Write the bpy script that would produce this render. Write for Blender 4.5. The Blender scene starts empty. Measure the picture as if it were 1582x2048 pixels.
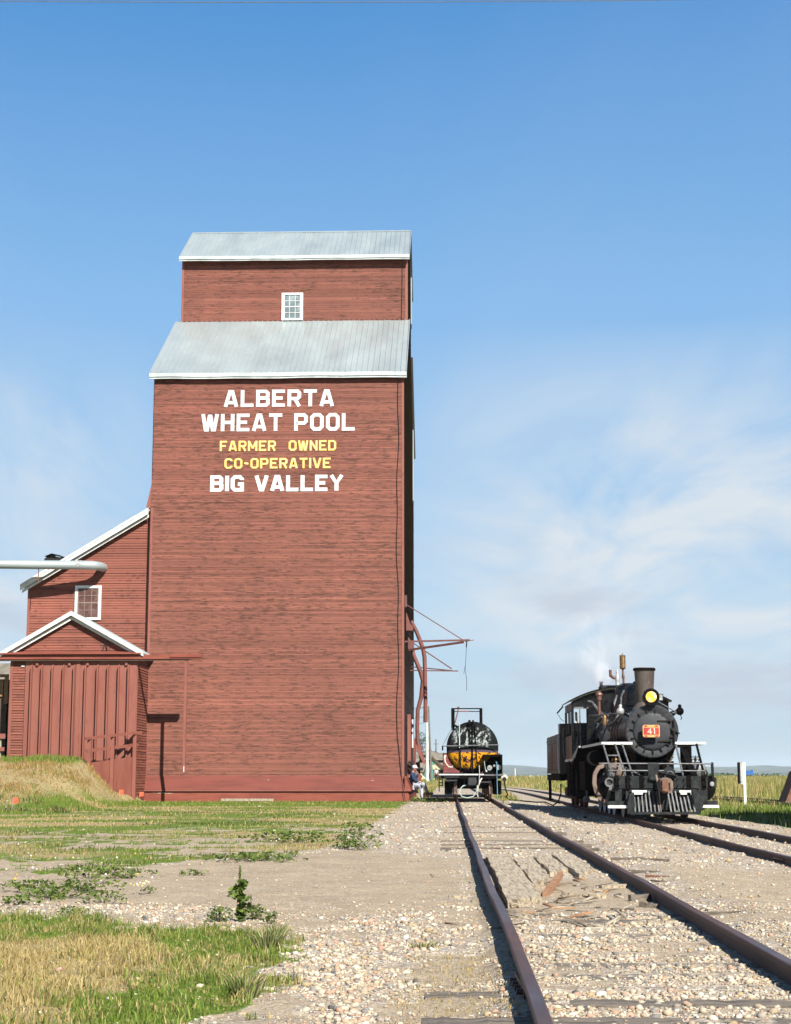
import bpy, math, random
import numpy as np
from mathutils import Vector, Matrix
random.seed(7)
R = math.radians
PI = math.pi
scene = bpy.context.scene
COL = scene.collection

# ------------------------------------------------------------------ camera
CAM_H = 1.1
PITCH = math.atan(524 / 3240)
cam_d = bpy.data.cameras.new('camera')
cam = bpy.data.objects.new('camera', cam_d)
COL.objects.link(cam)
cam.location = (0, 0, CAM_H)
cam.rotation_euler = (PI / 2 + PITCH, 0, 0)
cam_d.sensor_fit = 'VERTICAL'
cam_d.sensor_height = 36
cam_d.lens = 36 * 3240 / 2048
cam_d.clip_start = 0.1
cam_d.clip_end = 20000
scene.camera = cam

# ------------------------------------------------------------------ light
SUN_AZ, SUN_EL = 25.6, 38.5          # from straight behind towards the right; elevation
sd = Vector((math.sin(R(SUN_AZ)) * math.cos(R(SUN_EL)), -math.cos(R(SUN_AZ)) * math.cos(R(SUN_EL)), math.sin(R(SUN_EL))))
ld = bpy.data.lights.new('sun', 'SUN')
ld.energy = 5.0
ld.angle = R(0.53)
ld.color = (1.0, 0.955, 0.88)
lo = bpy.data.objects.new('sun', ld)
COL.objects.link(lo)
lo.rotation_euler = sd.to_track_quat('Z', 'Y').to_euler()
scene.view_settings.view_transform = 'Standard'
scene.view_settings.look = 'None'
scene.view_settings.gamma = 1
scene.view_settings.exposure = 1.06


class NT:
    """small node-tree writer"""
    def __init__(self, tree):
        self.t = tree
        tree.nodes.clear()

    def n(self, typ, **kw):
        nd = self.t.nodes.new(typ)
        for k, v in kw.items():
            if k.startswith('i_'):
                key = k[2:]
                key = int(key) if key.isdigit() else key.replace('_', ' ')
                s = nd.inputs[key]
                if hasattr(v, 'is_linked') or isinstance(v, bpy.types.NodeSocket):
                    self.t.links.new(v, s)
                else:
                    s.default_value = v
            else:
                setattr(nd, k, v)
        return nd

    def link(self, a, b):
        self.t.links.new(a, b)

    def math(self, op, a, b=0.0, c=0.0, clamp=False):
        nd = self.t.nodes.new('ShaderNodeMath')
        nd.operation = op
        nd.use_clamp = clamp
        for i, v in enumerate((a, b, c)):
            if isinstance(v, bpy.types.NodeSocket):
                self.t.links.new(v, nd.inputs[i])
            else:
                nd.inputs[i].default_value = v
        return nd.outputs[0]

    def mix(self, fac, a, b, blend='MIX'):
        nd = self.t.nodes.new('ShaderNodeMix')
        nd.data_type = 'RGBA'
        nd.blend_type = blend
        for s, v in ((nd.inputs[0], fac), (nd.inputs[6], a), (nd.inputs[7], b)):
            if isinstance(v, bpy.types.NodeSocket):
                self.t.links.new(v, s)
            else:
                s.default_value = v if not isinstance(v, tuple) or len(v) == 4 else (*v, 1)
        return nd.outputs[2]

    def ramp(self, fac, stops, interp='LINEAR'):
        nd = self.t.nodes.new('ShaderNodeValToRGB')
        cr = nd.color_ramp
        cr.interpolation = interp
        while len(cr.elements) < len(stops):
            cr.elements.new(0.5)
        for e, (p, c) in zip(cr.elements, stops):
            e.position = p
            e.color = (c, c, c, 1) if not isinstance(c, tuple) else (*c[:3], 1)
        self.t.links.new(fac, nd.inputs[0])
        return nd.outputs[0]

    def mapr(self, v, a, b, c=0.0, d=1.0):
        nd = self.t.nodes.new('ShaderNodeMapRange')
        nd.clamp = True
        self.t.links.new(v, nd.inputs[0])
        for i, x in enumerate((a, b, c, d)):
            nd.inputs[i + 1].default_value = x
        return nd.outputs[0]

    def noise(self, vec, scale, detail=3.0, rough=0.55, dist=0.0):
        nd = self.n('ShaderNodeTexNoise', i_Scale=scale, i_Detail=detail, i_Roughness=rough, i_Distortion=dist)
        if vec is not None:
            self.t.links.new(vec, nd.inputs['Vector'])
        return nd.outputs['Fac']

    def vmul(self, vec, v):
        nd = self.t.nodes.new('ShaderNodeVectorMath')
        nd.operation = 'MULTIPLY'
        self.t.links.new(vec, nd.inputs[0])
        nd.inputs[1].default_value = v
        return nd.outputs[0]


# ------------------------------------------------------------------ sky
w = bpy.data.worlds.new('World')
scene.world = w
w.use_nodes = True
T = NT(w.node_tree)
sky = T.n('ShaderNodeTexSky', sky_type='NISHITA')
sky.sun_disc = False
sky.sun_elevation = R(SUN_EL)
sky.sun_rotation = R(180 - SUN_AZ)
sky.altitude = 800
sky.air_density = 1.0
sky.dust_density = 0.6
sky.ozone_density = 2.0
tc = T.n('ShaderNodeTexCoord')
sep = T.n('ShaderNodeSeparateXYZ')
T.link(tc.outputs['Generated'], sep.inputs[0])
X_, Y_, Z_ = sep.outputs
# cloud sheet: direction projected on a level plane overhead
den = T.math('ADD', T.math('MAXIMUM', Z_, 0.0), 0.10)
cx_ = T.math('DIVIDE', X_, den)
cy_ = T.math('DIVIDE', Y_, den)
cv = T.n('ShaderNodeCombineXYZ', i_X=cx_, i_Y=cy_, i_Z=0.0)
n1 = T.n('ShaderNodeTexNoise', i_Scale=0.95, i_Detail=7.0, i_Roughness=0.56, i_Distortion=0.7)
mp = T.n('ShaderNodeMapping')
mp.inputs['Rotation'].default_value = (0, 0, R(28))
mp.inputs['Scale'].default_value = (2.2, 0.75, 1)
mp.inputs['Location'].default_value = (3.1, 1.7, 0.4)
T.link(cv.outputs[0], mp.inputs[0])
T.link(mp.outputs[0], n1.inputs['Vector'])
n2 = T.noise(cv.outputs[0], 0.42, 3.0)
band = T.math('MULTIPLY', T.mapr(Z_, 0.02, 0.09), T.mapr(Z_, 0.27, 0.17))
side = T.math('MAXIMUM', T.mapr(X_, -0.02, 0.10), T.mapr(X_, -0.14, -0.20, 0.0, 0.8))
c1_ = T.mapr(n1.outputs['Fac'], 0.36, 0.64)
c2_ = T.mapr(n2, 0.22, 0.52)
cl = T.math('MULTIPLY', T.math('MULTIPLY', c1_, c2_), T.math('MULTIPLY', band, side))
cl = T.math('MULTIPLY', cl, 1.5, clamp=True)
# small grey-bellied puffs low down
n4 = T.noise(T.vmul(T.n('ShaderNodeCombineXYZ', i_X=X_, i_Y=Z_, i_Z=Y_).outputs[0], (7.5, 26.0, 7.5)), 1.0, 4.0, 0.55)
pf_ = T.math('MULTIPLY', T.mapr(n4, 0.50, 0.66), T.math('MULTIPLY', T.mapr(Z_, 0.01, 0.04), T.mapr(Z_, 0.16, 0.10)))
# faint high veil
n3 = T.noise(mp.outputs[0], 0.5, 5.0, 0.5, 0.5)
veil = T.math('MULTIPLY', T.mapr(n3, 0.4, 0.75), T.math('MULTIPLY', T.mapr(Z_, 0.05, 0.2), 0.16))
# clear-sky colours by height above the horizon (units of the sky texture, / 8 inside the ramp)
rp = T.ramp(T.math('MAXIMUM', Z_, 0.0), [(0.0, (.43, .575, .71)), (0.09, (.48, .66, .83)), (0.18, (.36, .59, .86)), (0.286, (.25, .51, .86)), (0.445, (.085, .315, .71)), (0.6, (.05, .20, .50)), (1.0, (.03, .10, .30))])
clear = T.mix(1.0, rp, (8.0, 8.0, 8.0), 'MULTIPLY')
tint = T.mix(0.86, sky.outputs[0], clear)
s1 = T.mix(veil, tint, (5.0, 5.7, 6.7))
s2 = T.mix(cl, s1, (5.6, 6.15, 6.7))
s2 = T.mix(T.math('MULTIPLY', pf_, 0.75), s2, (4.3, 4.75, 5.6))
bg = T.n('ShaderNodeBackground', i_Strength=0.0605)
T.link(s2, bg.inputs[0])
wo = T.n('ShaderNodeOutputWorld')
T.link(bg.outputs[0], wo.inputs[0])


# ------------------------------------------------------------------ materials
def newmat(name):
    m = bpy.data.materials.new(name)
    m.use_nodes = True
    t = NT(m.node_tree)
    out = t.n('ShaderNodeOutputMaterial')
    p = t.n('ShaderNodeBsdfPrincipled')
    t.link(p.outputs[0], out.inputs[0])
    tc = t.n('ShaderNodeTexCoord')
    return m, t, p, tc.outputs['Object'], out


def mat(name, c, rough=0.6, metal=0.0, c2=None, scale=4.0, stretch=(1, 1, 1), lo=0.45, hi=0.62,
        bump=0.0, bscale=30.0, c3=None, s3=14.0, lo3=0.6, hi3=0.66, emit=0.0, spec=0.5):
    m, t, p, oc, out = newmat(name)
    v = t.vmul(oc, stretch)
    col = None
    if c2 is None:
        c2 = tuple(x * 0.72 for x in c)
    f = t.mapr(t.noise(v, scale, 5.0, 0.6), lo, hi)
    col = t.mix(f, c, c2)
    if c3 is not None:
        f3 = t.mapr(t.noise(v, s3, 4.0, 0.65), lo3, hi3)
        col = t.mix(f3, col, c3)
    t.link(col, p.inputs['Base Color'])
    r = t.mapr(t.noise(v, scale * 2.3, 3.0), 0.3, 0.7, max(0.05, rough - 0.12), min(1, rough + 0.12))
    t.link(r, p.inputs['Roughness'])
    p.inputs['Metallic'].default_value = metal
    p.inputs['Specular IOR Level'].default_value = spec
    if bump > 0:
        b = t.n('ShaderNodeBump', i_Strength=bump, i_Distance=0.02)
        t.link(t.noise(v, bscale, 4.0, 0.6), b.inputs['Height'])
        t.link(b.outputs[0], p.inputs['Normal'])
    if emit > 0:
        t.link(col, p.inputs['Emission Color'])
        p.inputs['Emission Strength'].default_value = emit
    return m


def siding_mat(name, base, dark, pitch, amount=0.5, light=None):
    """painted lapped boards: every board takes its own tone and its own worn streaks"""
    m, t, p, oc, out = newmat(name)
    sp = t.n('ShaderNodeSeparateXYZ')
    t.link(oc, sp.inputs[0])
    row = t.math('FLOOR', t.math('DIVIDE', sp.outputs[2], pitch))
    wn = t.n('ShaderNodeTexWhiteNoise', noise_dimensions='1D')
    t.link(row, wn.inputs['W'])
    xx = t.math('ADD', sp.outputs[0], sp.outputs[1])
    cvv = t.n('ShaderNodeCombineXYZ')
    t.link(t.math('MULTIPLY', xx, 2.1), cvv.inputs[0])
    t.link(t.math('MULTIPLY', row, 3.37), cvv.inputs[1])
    st = t.noise(cvv.outputs[0], 1.0, 6.0, 0.62)
    # broad patches where the paint has gone more
    big = t.noise(t.vmul(oc, (0.22, 0.22, 0.55)), 1.0, 4.0, 0.6)
    thr = t.math('ADD', t.math('MULTIPLY', big, 0.30), t.math('MULTIPLY', st, 1.0))
    f = t.mapr(thr, 0.70 - 0.07 * amount, 0.84 - 0.07 * amount)
    tone = t.mapr(wn.outputs['Value'], 0, 1, 0.74, 1.16)
    b1 = t.mix(1.0, (*base, 1), tone, 'MULTIPLY')
    fine = t.noise(t.vmul(oc, (3.0, 3.0, 45.0)), 1.0, 4.0, 0.7)
    b1 = t.mix(t.mapr(fine, 0.48, 0.72, 0.0, 0.45), b1, (*(tuple(x * 0.55 for x in base)), 1))
    if light:
        b1 = t.mix(t.mapr(t.noise(t.vmul(oc, (1.6, 1.6, 20.0)), 1.0, 5.0, 0.7), 0.62, 0.75, 0.0, 0.6), b1, (*light, 1))
    b2 = t.mix(t.math('MULTIPLY', f, 0.85), b1, (*dark, 1))
    fade = t.mapr(t.noise(t.vmul(oc, (0.35, 0.35, 0.16)), 1.0, 5.0, 0.65), 0.3, 0.7, 0.86, 1.14)
    b2 = t.mix(1.0, b2, fade, 'MULTIPLY')
    t.link(b2, p.inputs['Base Color'])
    p.inputs['Roughness'].default_value = 0.72
    p.inputs['Specular IOR Level'].default_value = 0.25
    return m


RED = (0.270, 0.088, 0.058)
M = {}
M['siding'] = siding_mat('red_siding', (0.272, 0.097, 0.065), (0.095, 0.038, 0.024), 0.0525, 0.75, (0.38, 0.16, 0.115))
M['siding_wide'] = siding_mat('red_wide_siding', RED, (0.11, 0.038, 0.026), 0.105, 0.35, (0.34, 0.13, 0.09))
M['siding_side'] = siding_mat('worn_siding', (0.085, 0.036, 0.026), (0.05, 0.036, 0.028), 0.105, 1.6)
M['red'] = mat('red_paint', RED, 0.65, c2=(0.24, 0.068, 0.045), scale=2.5, stretch=(1, 1, 0.3), c3=(0.17, 0.055, 0.04), s3=9, lo3=0.62, hi3=0.72)
M['red_light'] = mat('sunbleached_red', (0.29, 0.085, 0.058), 0.6, c2=(0.23, 0.065, 0.045), scale=2, stretch=(0.5, 1, 3), c3=(0.45, 0.36, 0.28), s3=1.1, lo3=0.67, hi3=0.70, spec=0.15)
M['skirt'] = mat('skirt_paint', (0.205, 0.056, 0.040), 0.6, c2=(0.155, 0.044, 0.032), scale=1.5, stretch=(0.4, 1, 4), c3=(0.55, 0.46, 0.36), s3=2.2, lo3=0.70, hi3=0.715, spec=0.15)
M['white'] = mat('white_paint', (0.80, 0.80, 0.77), 0.55, c2=(0.62, 0.62, 0.58), scale=5)
M['letter'] = mat('letter_white', (0.80, 0.80, 0.80), 0.6, c2=(0.66, 0.67, 0.67), scale=3, stretch=(.6, 1, 9), c3=(0.42, 0.24, 0.19), s3=2.2, lo3=0.64, hi3=0.70)
M['cream'] = mat('letter_cream', (0.86, 0.74, 0.30), 0.6, c2=(0.74, 0.58, 0.20), scale=3, stretch=(.6, 1, 9), c3=(0.42, 0.24, 0.12), s3=2.2, lo3=0.64, hi3=0.70)
M['ochre'] = mat('letter_edge', (0.80, 0.42, 0.03), 0.6)
M['galv'] = mat('galvanised_sheet', (0.46, 0.52, 0.515), 0.40, 0.35, c2=(0.40, 0.46, 0.46), scale=0.5, stretch=(1, 0.4, 0.4), c3=(0.48, 0.55, 0.54), s3=1.2, lo3=0.50, hi3=0.75)
M['eave'] = mat('eave_metal', (0.62, 0.67, 0.66), 0.5, c2=(0.45, 0.50, 0.49), scale=2)
M['glass'] = mat('window_glass', (0.16, 0.20, 0.20), 0.12, 0.0, c2=(0.34, 0.40, 0.40), scale=1.7, spec=0.8)
M['glass_dim'] = mat('dusty_glass', (0.10, 0.045, 0.035), 0.25, c2=(0.17, 0.10, 0.08), scale=2.5)
M['sash_tan'] = mat('dusty_sash', (0.30, 0.20, 0.17), 0.7)
M['dark'] = mat('dark_opening', (0.012, 0.010, 0.009), 0.9)
M['steel_blk'] = mat('black_enamel', (0.006, 0.0065, 0.0075), 0.30, c2=(0.012, 0.011, 0.010), scale=3, c3=(0.035, 0.026, 0.020), s3=6, lo3=0.60, hi3=0.76, spec=0.24)
M['soot'] = mat('sooty_iron', (0.004, 0.004, 0.004), 0.75, c2=(0.010, 0.008, 0.007), scale=4, c3=(0.035, 0.020, 0.014), s3=5, lo3=0.63, hi3=0.78, spec=0.04)
M['smoke_grey'] = mat('graphite_paint', (0.040, 0.042, 0.046), 0.55, c2=(0.028, 0.030, 0.034), scale=3, c3=(0.09, 0.09, 0.09), s3=10, lo3=0.6, hi3=0.8, spec=.3)
M['beam'] = mat('beam_iron', (0.016, 0.019, 0.020), 0.55, c2=(0.035, 0.038, 0.038), scale=7, c3=(0.10, 0.10, 0.095), s3=16, lo3=0.62, hi3=0.74, bump=0.4, bscale=25, spec=.15)
M['lightgrey'] = mat('grey_pipe_paint', (0.17, 0.175, 0.175), 0.5, c2=(0.07, 0.065, 0.065), scale=8)
M['silver'] = mat('silver_paint', (0.62, 0.62, 0.60), 0.35, 0.4, c2=(0.4, 0.4, 0.38), scale=9)
M['brass'] = mat('tarnished_brass', (0.30, 0.17, 0.06), 0.4, 0.6, c2=(0.18, 0.10, 0.04), scale=8)
M['stack'] = mat('stack_iron', (0.105, 0.080, 0.062), 0.6, c2=(0.060, 0.045, 0.036), scale=3, stretch=(1, 1, 0.4), c3=(0.15, 0.12, 0.10), s3=7)
M['rust'] = mat('rust', (0.20, 0.085, 0.045), 0.8, c2=(0.11, 0.05, 0.03), scale=6, c3=(0.30, 0.15, 0.08), s3=12)
M['rustpale'] = mat('pale_rust', (0.22, 0.155, 0.115), 0.7, c2=(0.12, 0.07, 0.05), scale=7)
M['rail'] = mat('rail_steel', (0.070, 0.036, 0.028), 0.55, 0.15, c2=(0.10, 0.055, 0.042), scale=5, stretch=(1, 0.2, 1), c3=(0.045, 0.026, 0.022), s3=12)
M['railtop'] = mat('rail_head', (0.115, 0.078, 0.080), 0.34, 0.45, c2=(0.16, 0.11, 0.10), scale=4, stretch=(1, 0.12, 1), c3=(0.10, 0.055, 0.04), s3=20, lo3=0.58, hi3=0.7)
M['tender'] = mat('tender_plate', (0.040, 0.038, 0.034), 0.4, c2=(0.075, 0.042, 0.030), scale=1.3, stretch=(1, 1.6, 0.12), lo=0.50, hi=0.66, c3=(0.16, 0.15, 0.11), s3=2.4, lo3=0.60, hi3=0.72)
M['wood'] = mat('weathered_wood', (0.56, 0.455, 0.315), 0.85, c2=(0.30, 0.235, 0.155), scale=5, stretch=(9, 0.5, 6), bump=0.8, bscale=12, c3=(0.10, 0.085, 0.07), s3=5, lo3=0.6, hi3=0.7)
M['wood_dark'] = mat('old_creosoted_wood', (0.22, 0.18, 0.135), 0.9, c2=(0.10, 0.08, 0.06), scale=4, stretch=(0.7, 6, 6), bump=0.6, bscale=20)
M['wood_tan'] = mat('bare_timber', (0.42, 0.36, 0.26), 0.8, c2=(0.28, 0.23, 0.16), scale=4, stretch=(5, 5, 0.6))
M['wood_orange'] = mat('split_orange_wood', (0.38, 0.21, 0.10), 0.8, c2=(0.30, 0.12, 0.05), scale=4, stretch=(5, 1, 5))
M['white_pole'] = mat('pale_pole', (0.74, 0.76, 0.74), 0.6)
M['grey_pole'] = mat('grey_pole', (0.16, 0.16, 0.14), 0.8)
M['brown'] = mat('brown_board', (0.10, 0.055, 0.035), 0.8)
M['orange'] = mat('flag_orange', (0.85, 0.12, 0.04), 0.5)
M['hose_pale'] = mat('pale_hose', (0.52, 0.62, 0.58), 0.5)
M['hose_blue'] = mat('blue_hose', (0.10, 0.26, 0.34), 0.5)
M['cream_hose'] = mat('cream_hose', (0.72, 0.66, 0.55), 0.6)
M['green_paint'] = mat('teal_paint', (0.10, 0.28, 0.22), 0.6)
M['shingle'] = mat('roof_shingle', (0.23, 0.20, 0.15), 0.85, c2=(0.15, 0.13, 0.10), scale=1.2)
M['cream_wall'] = mat('cream_wall', (0.66, 0.58, 0.34), 0.7)
M['brick'] = mat('chimney_brick', (0.42, 0.11, 0.06), 0.8)
M['bluepaint'] = mat('blue_paint', (0.03, 0.14, 0.42), 0.4)
M['redcar'] = mat('car_red', (0.26, 0.035, 0.035), 0.6, c2=(0.16, 0.03, 0.028), scale=2)
M['skin'] = mat('skin', (0.50, 0.26, 0.18), 0.5)
M['navy'] = mat('navy_cloth', (0.012, 0.040, 0.105), 0.85, c2=(0.006, 0.018, 0.05), scale=7)
M['jeans'] = mat('pale_denim', (0.50, 0.52, 0.60), 0.85, c2=(0.36, 0.38, 0.47), scale=8)
M['capw'] = mat('white_cap', (0.72, 0.76, 0.82), 0.8)
M['shoe'] = mat('brown_shoe', (0.22, 0.10, 0.05), 0.6)
M['shirt_white'] = mat('white_shirt', (0.74, 0.74, 0.74), 0.8)
M['darkcloth'] = mat('dark_cloth', (0.014, 0.014, 0.020), 0.85)
M['hair'] = mat('grey_hair', (0.10, 0.08, 0.07), 0.8)
M['bark'] = mat('bark', (0.09, 0.07, 0.05), 0.9)
M['copper'] = mat('copper_valve', (0.20, 0.10, 0.07), 0.5, 0.4)


def leafmat(name, c, c2, trans=0.25):
    m, t, p, oc, out = newmat(name)
    a = t.n('ShaderNodeAttribute', attribute_name='tone')
    col = t.mix(a.outputs['Fac'], c, c2)
    t.link(col, p.inputs['Base Color'])
    p.inputs['Roughness'].default_value = 0.55
    p.inputs['Specular IOR Level'].default_value = 0.3
    tr = t.n('ShaderNodeBsdfTranslucent')
    t.link(t.mix(1.0, col, (1.1, 1.2, 0.6), 'MULTIPLY'), tr.inputs[0])
    mx = t.n('ShaderNodeMixShader', i_0=trans)
    t.link(p.outputs[0], mx.inputs[1])
    t.link(tr.outputs[0], mx.inputs[2])
    t.link(mx.outputs[0], out.inputs[0])
    return m


def vcolmat(name, rough=0.7, trans=0.0, spec=0.3):
    """colour per face comes from the mesh (each stone or blade has its own colour)"""
    m, t, p, oc, out = newmat(name)
    a = t.n('ShaderNodeAttribute', attribute_name='col')
    t.link(a.outputs['Color'], p.inputs['Base Color'])
    p.inputs['Roughness'].default_value = rough
    p.inputs['Specular IOR Level'].default_value = spec
    if trans:
        tr = t.n('ShaderNodeBsdfTranslucent')
        t.link(a.outputs['Color'], tr.inputs[0])
        mx = t.n('ShaderNodeMixShader', i_0=trans)
        t.link(p.outputs[0], mx.inputs[1])
        t.link(tr.outputs[0], mx.inputs[2])
        t.link(mx.outputs[0], out.inputs[0])
    return m


M['stones'] = vcolmat('gravel_stones', 0.75)
M['chips'] = vcolmat('wood_chips', 0.85)
M['blades'] = vcolmat('grass_blades', 0.6, 0.3)
M['jib'] = mat('dull_red_iron', (0.15, 0.050, 0.038), 0.7)
M['spout'] = mat('spout_paint', (0.20, 0.062, 0.046), 0.65, c2=(0.14, 0.046, 0.036), scale=3)
M['leaf'] = leafmat('weed_leaf', (0.050, 0.100, 0.016), (0.21, 0.27, 0.05))
M['leaf_tree'] = leafmat('tree_leaf', (0.030, 0.075, 0.018), (0.085, 0.14, 0.035))


# ------------------------------------------------------------------ mesh building
def tag(o, label=None, cat=None, group=None, kind=None):
    if label: o['label'] = label
    if cat: o['category'] = cat
    if group: o['group'] = group
    if kind: o['kind'] = kind
    return o


def thing(name, label, cat, loc=(0, 0, 0), rz=0.0, group=None, rot=None):
    o = bpy.data.objects.new(name, None)
    o.empty_display_size = 0.2
    COL.objects.link(o)
    o.location = loc
    o.rotation_euler = rot if rot else (0, 0, rz)
    return tag(o, label, cat, group)


class MB:
    def __init__(s):
        s.v = []
        s.f = []

    def add(s, vs, fs):
        b = len(s.v)
        s.v.extend(tuple(p) for p in vs)
        s.f.extend(tuple(i + b for i in f) for f in fs)
        return s

    def box(s, x0, x1, y0, y1, z0, z1):
        vs = [(x, y, z) for z in (z0, z1) for x, y in ((x0, y0), (x1, y0), (x1, y1), (x0, y1))]
        return s.add(vs, [(3, 2, 1, 0), (4, 5, 6, 7), (0, 1, 5, 4), (1, 2, 6, 5), (2, 3, 7, 6), (3, 0, 4, 7)])

    def bar(s, a, b, wd, ht, up=(0, 0, 1)):
        """box running from a to b"""
        a, b = Vector(a), Vector(b)
        d = (b - a).normalized()
        u = Vector(up)
        if abs(d.dot(u)) > 0.98:
            u = Vector((0, 1, 0))
        sx = d.cross(u).normalized() * wd / 2
        sz = sx.cross(d).normalized() * ht / 2
        vs = [p + q for p in (a, b) for q in (-sx - sz, sx - sz, sx + sz, -sx + sz)]
        return s.add(vs, [(0, 1, 2, 3), (7, 6, 5, 4), (0, 4, 5, 1), (1, 5, 6, 2), (2, 6, 7, 3), (3, 7, 4, 0)])

    def tube(s, pts, r, n=8, cap=True):
        pts = [Vector(p) for p in pts]
        rs = r if isinstance(r, (list, tuple)) else [r] * len(pts)
        rings = []
        prev = None
        for i, p in enumerate(pts):
            if i == 0: d = pts[1] - p
            elif i == len(pts) - 1: d = p - pts[i - 1]
            else: d = (pts[i + 1] - p).normalized() + (p - pts[i - 1]).normalized()
            d.normalize()
            if prev is None:
                u = Vector((0, 0, 1)) if abs(d.z) < 0.9 else Vector((1, 0, 0))
                u = (u - d * u.dot(d)).normalized()
            else:
                u = (prev - d * prev.dot(d)).normalized()
            prev = u
            w_ = d.cross(u)
            rings.append([p + (u * math.cos(2 * PI * k / n) + w_ * math.sin(2 * PI * k / n)) * rs[i] for k in range(n)])
        vs = [q for rg in rings for q in rg]
        fs = []
        for i in range(len(pts) - 1):
            for k in range(n):
                a, b = i * n + k, i * n + (k + 1) % n
                fs.append((a, b, b + n, a + n))
        if cap:
            fs.append(tuple(range(n - 1, -1, -1)))
            fs.append(tuple((len(pts) - 1) * n + k for k in range(n)))
        return s.add(vs, fs)

    def lathe(s, prof, c=(0, 0, 0), axis='Z', n=24):
        """prof: (radius, height) pairs along the axis"""
        vs, fs = [], []
        for r, h in prof:
            for k in range(n):
                a = 2 * PI * k / n
                u, v = r * math.cos(a), r * math.sin(a)
                if axis == 'Z': q = (c[0] + u, c[1] + v, c[2] + h)
                elif axis == 'Y': q = (c[0] + u, c[1] + h, c[2] + v)
                else: q = (c[0] + h, c[1] + u, c[2] + v)
                vs.append(q)
        for i in range(len(prof) - 1):
            for k in range(n):
                a, b = i * n + k, i * n + (k + 1) % n
                fs.append((a, b, b + n, a + n))
        if prof[0][0] > 1e-5: fs.append(tuple(range(n - 1, -1, -1)))
        if prof[-1][0] > 1e-5: fs.append(tuple((len(prof) - 1) * n + k for k in range(n)))
        return s.add(vs, fs)

    def ball(s, c, r, n=12, m=8, sc=(1, 1, 1)):
        prof = [(max(1e-4, r * math.sin(PI * i / m)), -r * math.cos(PI * i / m)) for i in range(m + 1)]
        b = len(s.v)
        s.lathe(prof, (0, 0, 0), 'Z', n)
        for i in range(b, len(s.v)):
            p = s.v[i]
            s.v[i] = (c[0] + p[0] * sc[0], c[1] + p[1] * sc[1], c[2] + p[2] * sc[2])
        return s

    def prism(s, poly, a, b, plane='XZ'):
        """poly (u,v) in a plane, pushed out from a to b along the third axis"""
        n = len(poly)
        def P(u, v, h):
            return (u, h, v) if plane == 'XZ' else ((h, u, v) if plane == 'YZ' else (u, v, h))
        vs = [P(u, v, a) for u, v in poly] + [P(u, v, b) for u, v in poly]
        fs = [tuple(range(n)), tuple(range(2 * n - 1, n - 1, -1))]
        fs += [(i + n, (i + 1) % n + n, (i + 1) % n, i) for i in range(n)]
        return s.add(vs, fs)

    def quad(s, a, b, c, d):
        return s.add([a, b, c, d], [(0, 1, 2, 3)])

    def build(s, name, m, parent=None, smooth=0, fixn=True):
        me = bpy.data.meshes.new(name)
        me.from_pydata([tuple(p) for p in s.v], [], s.f)
        me.validate()
        if fixn:
            import bmesh
            bm = bmesh.new()
            bm.from_mesh(me)
            bmesh.ops.recalc_face_normals(bm, faces=bm.faces)
            bm.to_mesh(me)
            bm.free()
        if smooth:
            me.polygons.foreach_set('use_smooth', [True] * len(me.polygons))
            me.set_sharp_from_angle(angle=R(smooth))
        me.materials.append(m)
        o = bpy.data.objects.new(name, me)
        COL.objects.link(o)
        if parent is not None: o.parent = parent
        return o


def copy_tree(o, parent=None):
    c = o.copy()
    COL.objects.link(c)
    if parent is not None: c.parent = parent
    for ch in list(o.children):
        copy_tree(ch, c)
    return c


def rawmesh(name, V, F, m, parent=None, cols=None, tone=None, smooth=False, nper=3):
    """big numpy meshes: V (n,3), F (m,nper)"""
    me = bpy.data.meshes.new(name)
    nv, nf = len(V), len(F)
    me.vertices.add(nv)
    me.vertices.foreach_set('co', np.asarray(V, dtype=np.float32).ravel())
    me.loops.add(nf * nper)
    me.loops.foreach_set('vertex_index', np.asarray(F, dtype=np.int32).ravel())
    me.polygons.add(nf)
    me.polygons.foreach_set('loop_start', np.arange(0, nf * nper, nper, dtype=np.int32))
    if smooth:
        me.polygons.foreach_set('use_smooth', np.ones(nf, dtype=bool))
    me.update(calc_edges=True)
    if cols is not None:
        a = me.attributes.new('col', 'FLOAT_COLOR', 'POINT')
        c = np.ones((nv, 4), dtype=np.float32)
        c[:, :3] = cols
        a.data.foreach_set('color', c.ravel())
    if tone is not None:
        a = me.attributes.new('tone', 'FLOAT', 'POINT')
        a.data.foreach_set('value', np.asarray(tone, dtype=np.float32))
    me.materials.append(m)
    o = bpy.data.objects.new(name, me)
    COL.objects.link(o)
    if parent is not None: o.parent = parent
    return o


rng = np.random.default_rng(11)
_perm = np.random.default_rng(5).random((256, 256))


def vnoise(x, y, seed=0):
    x = np.asarray(x, dtype=float) + seed * 17.3
    y = np.asarray(y, dtype=float) + seed * 9.1
    xi, yi = np.floor(x).astype(int), np.floor(y).astype(int)
    fx, fy = x - xi, y - yi
    fx = fx * fx * (3 - 2 * fx); fy = fy * fy * (3 - 2 * fy)
    g = lambda a, b: _perm[a % 256, b % 256]
    return (g(xi, yi) * (1 - fx) + g(xi + 1, yi) * fx) * (1 - fy) + (g(xi, yi + 1) * (1 - fx) + g(xi + 1, yi + 1) * fx) * fy


def fbm(x, y, seed=0, o=4):
    s, a, t = 0, 1.0, 0
    for i in range(o):
        s = s + a * vnoise(x * 2 ** i, y * 2 ** i, seed + i)
        t += a
        a *= 0.55
    return s / t


def sstep(v, a, b):
    t = np.clip((v - a) / (b - a), 0, 1)
    return t * t * (3 - 2 * t)

# ------------------------------------------------------------------ the lie of the land
F_ = 3240.0
CP, SP = math.cos(PITCH), math.sin(PITCH)


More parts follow.
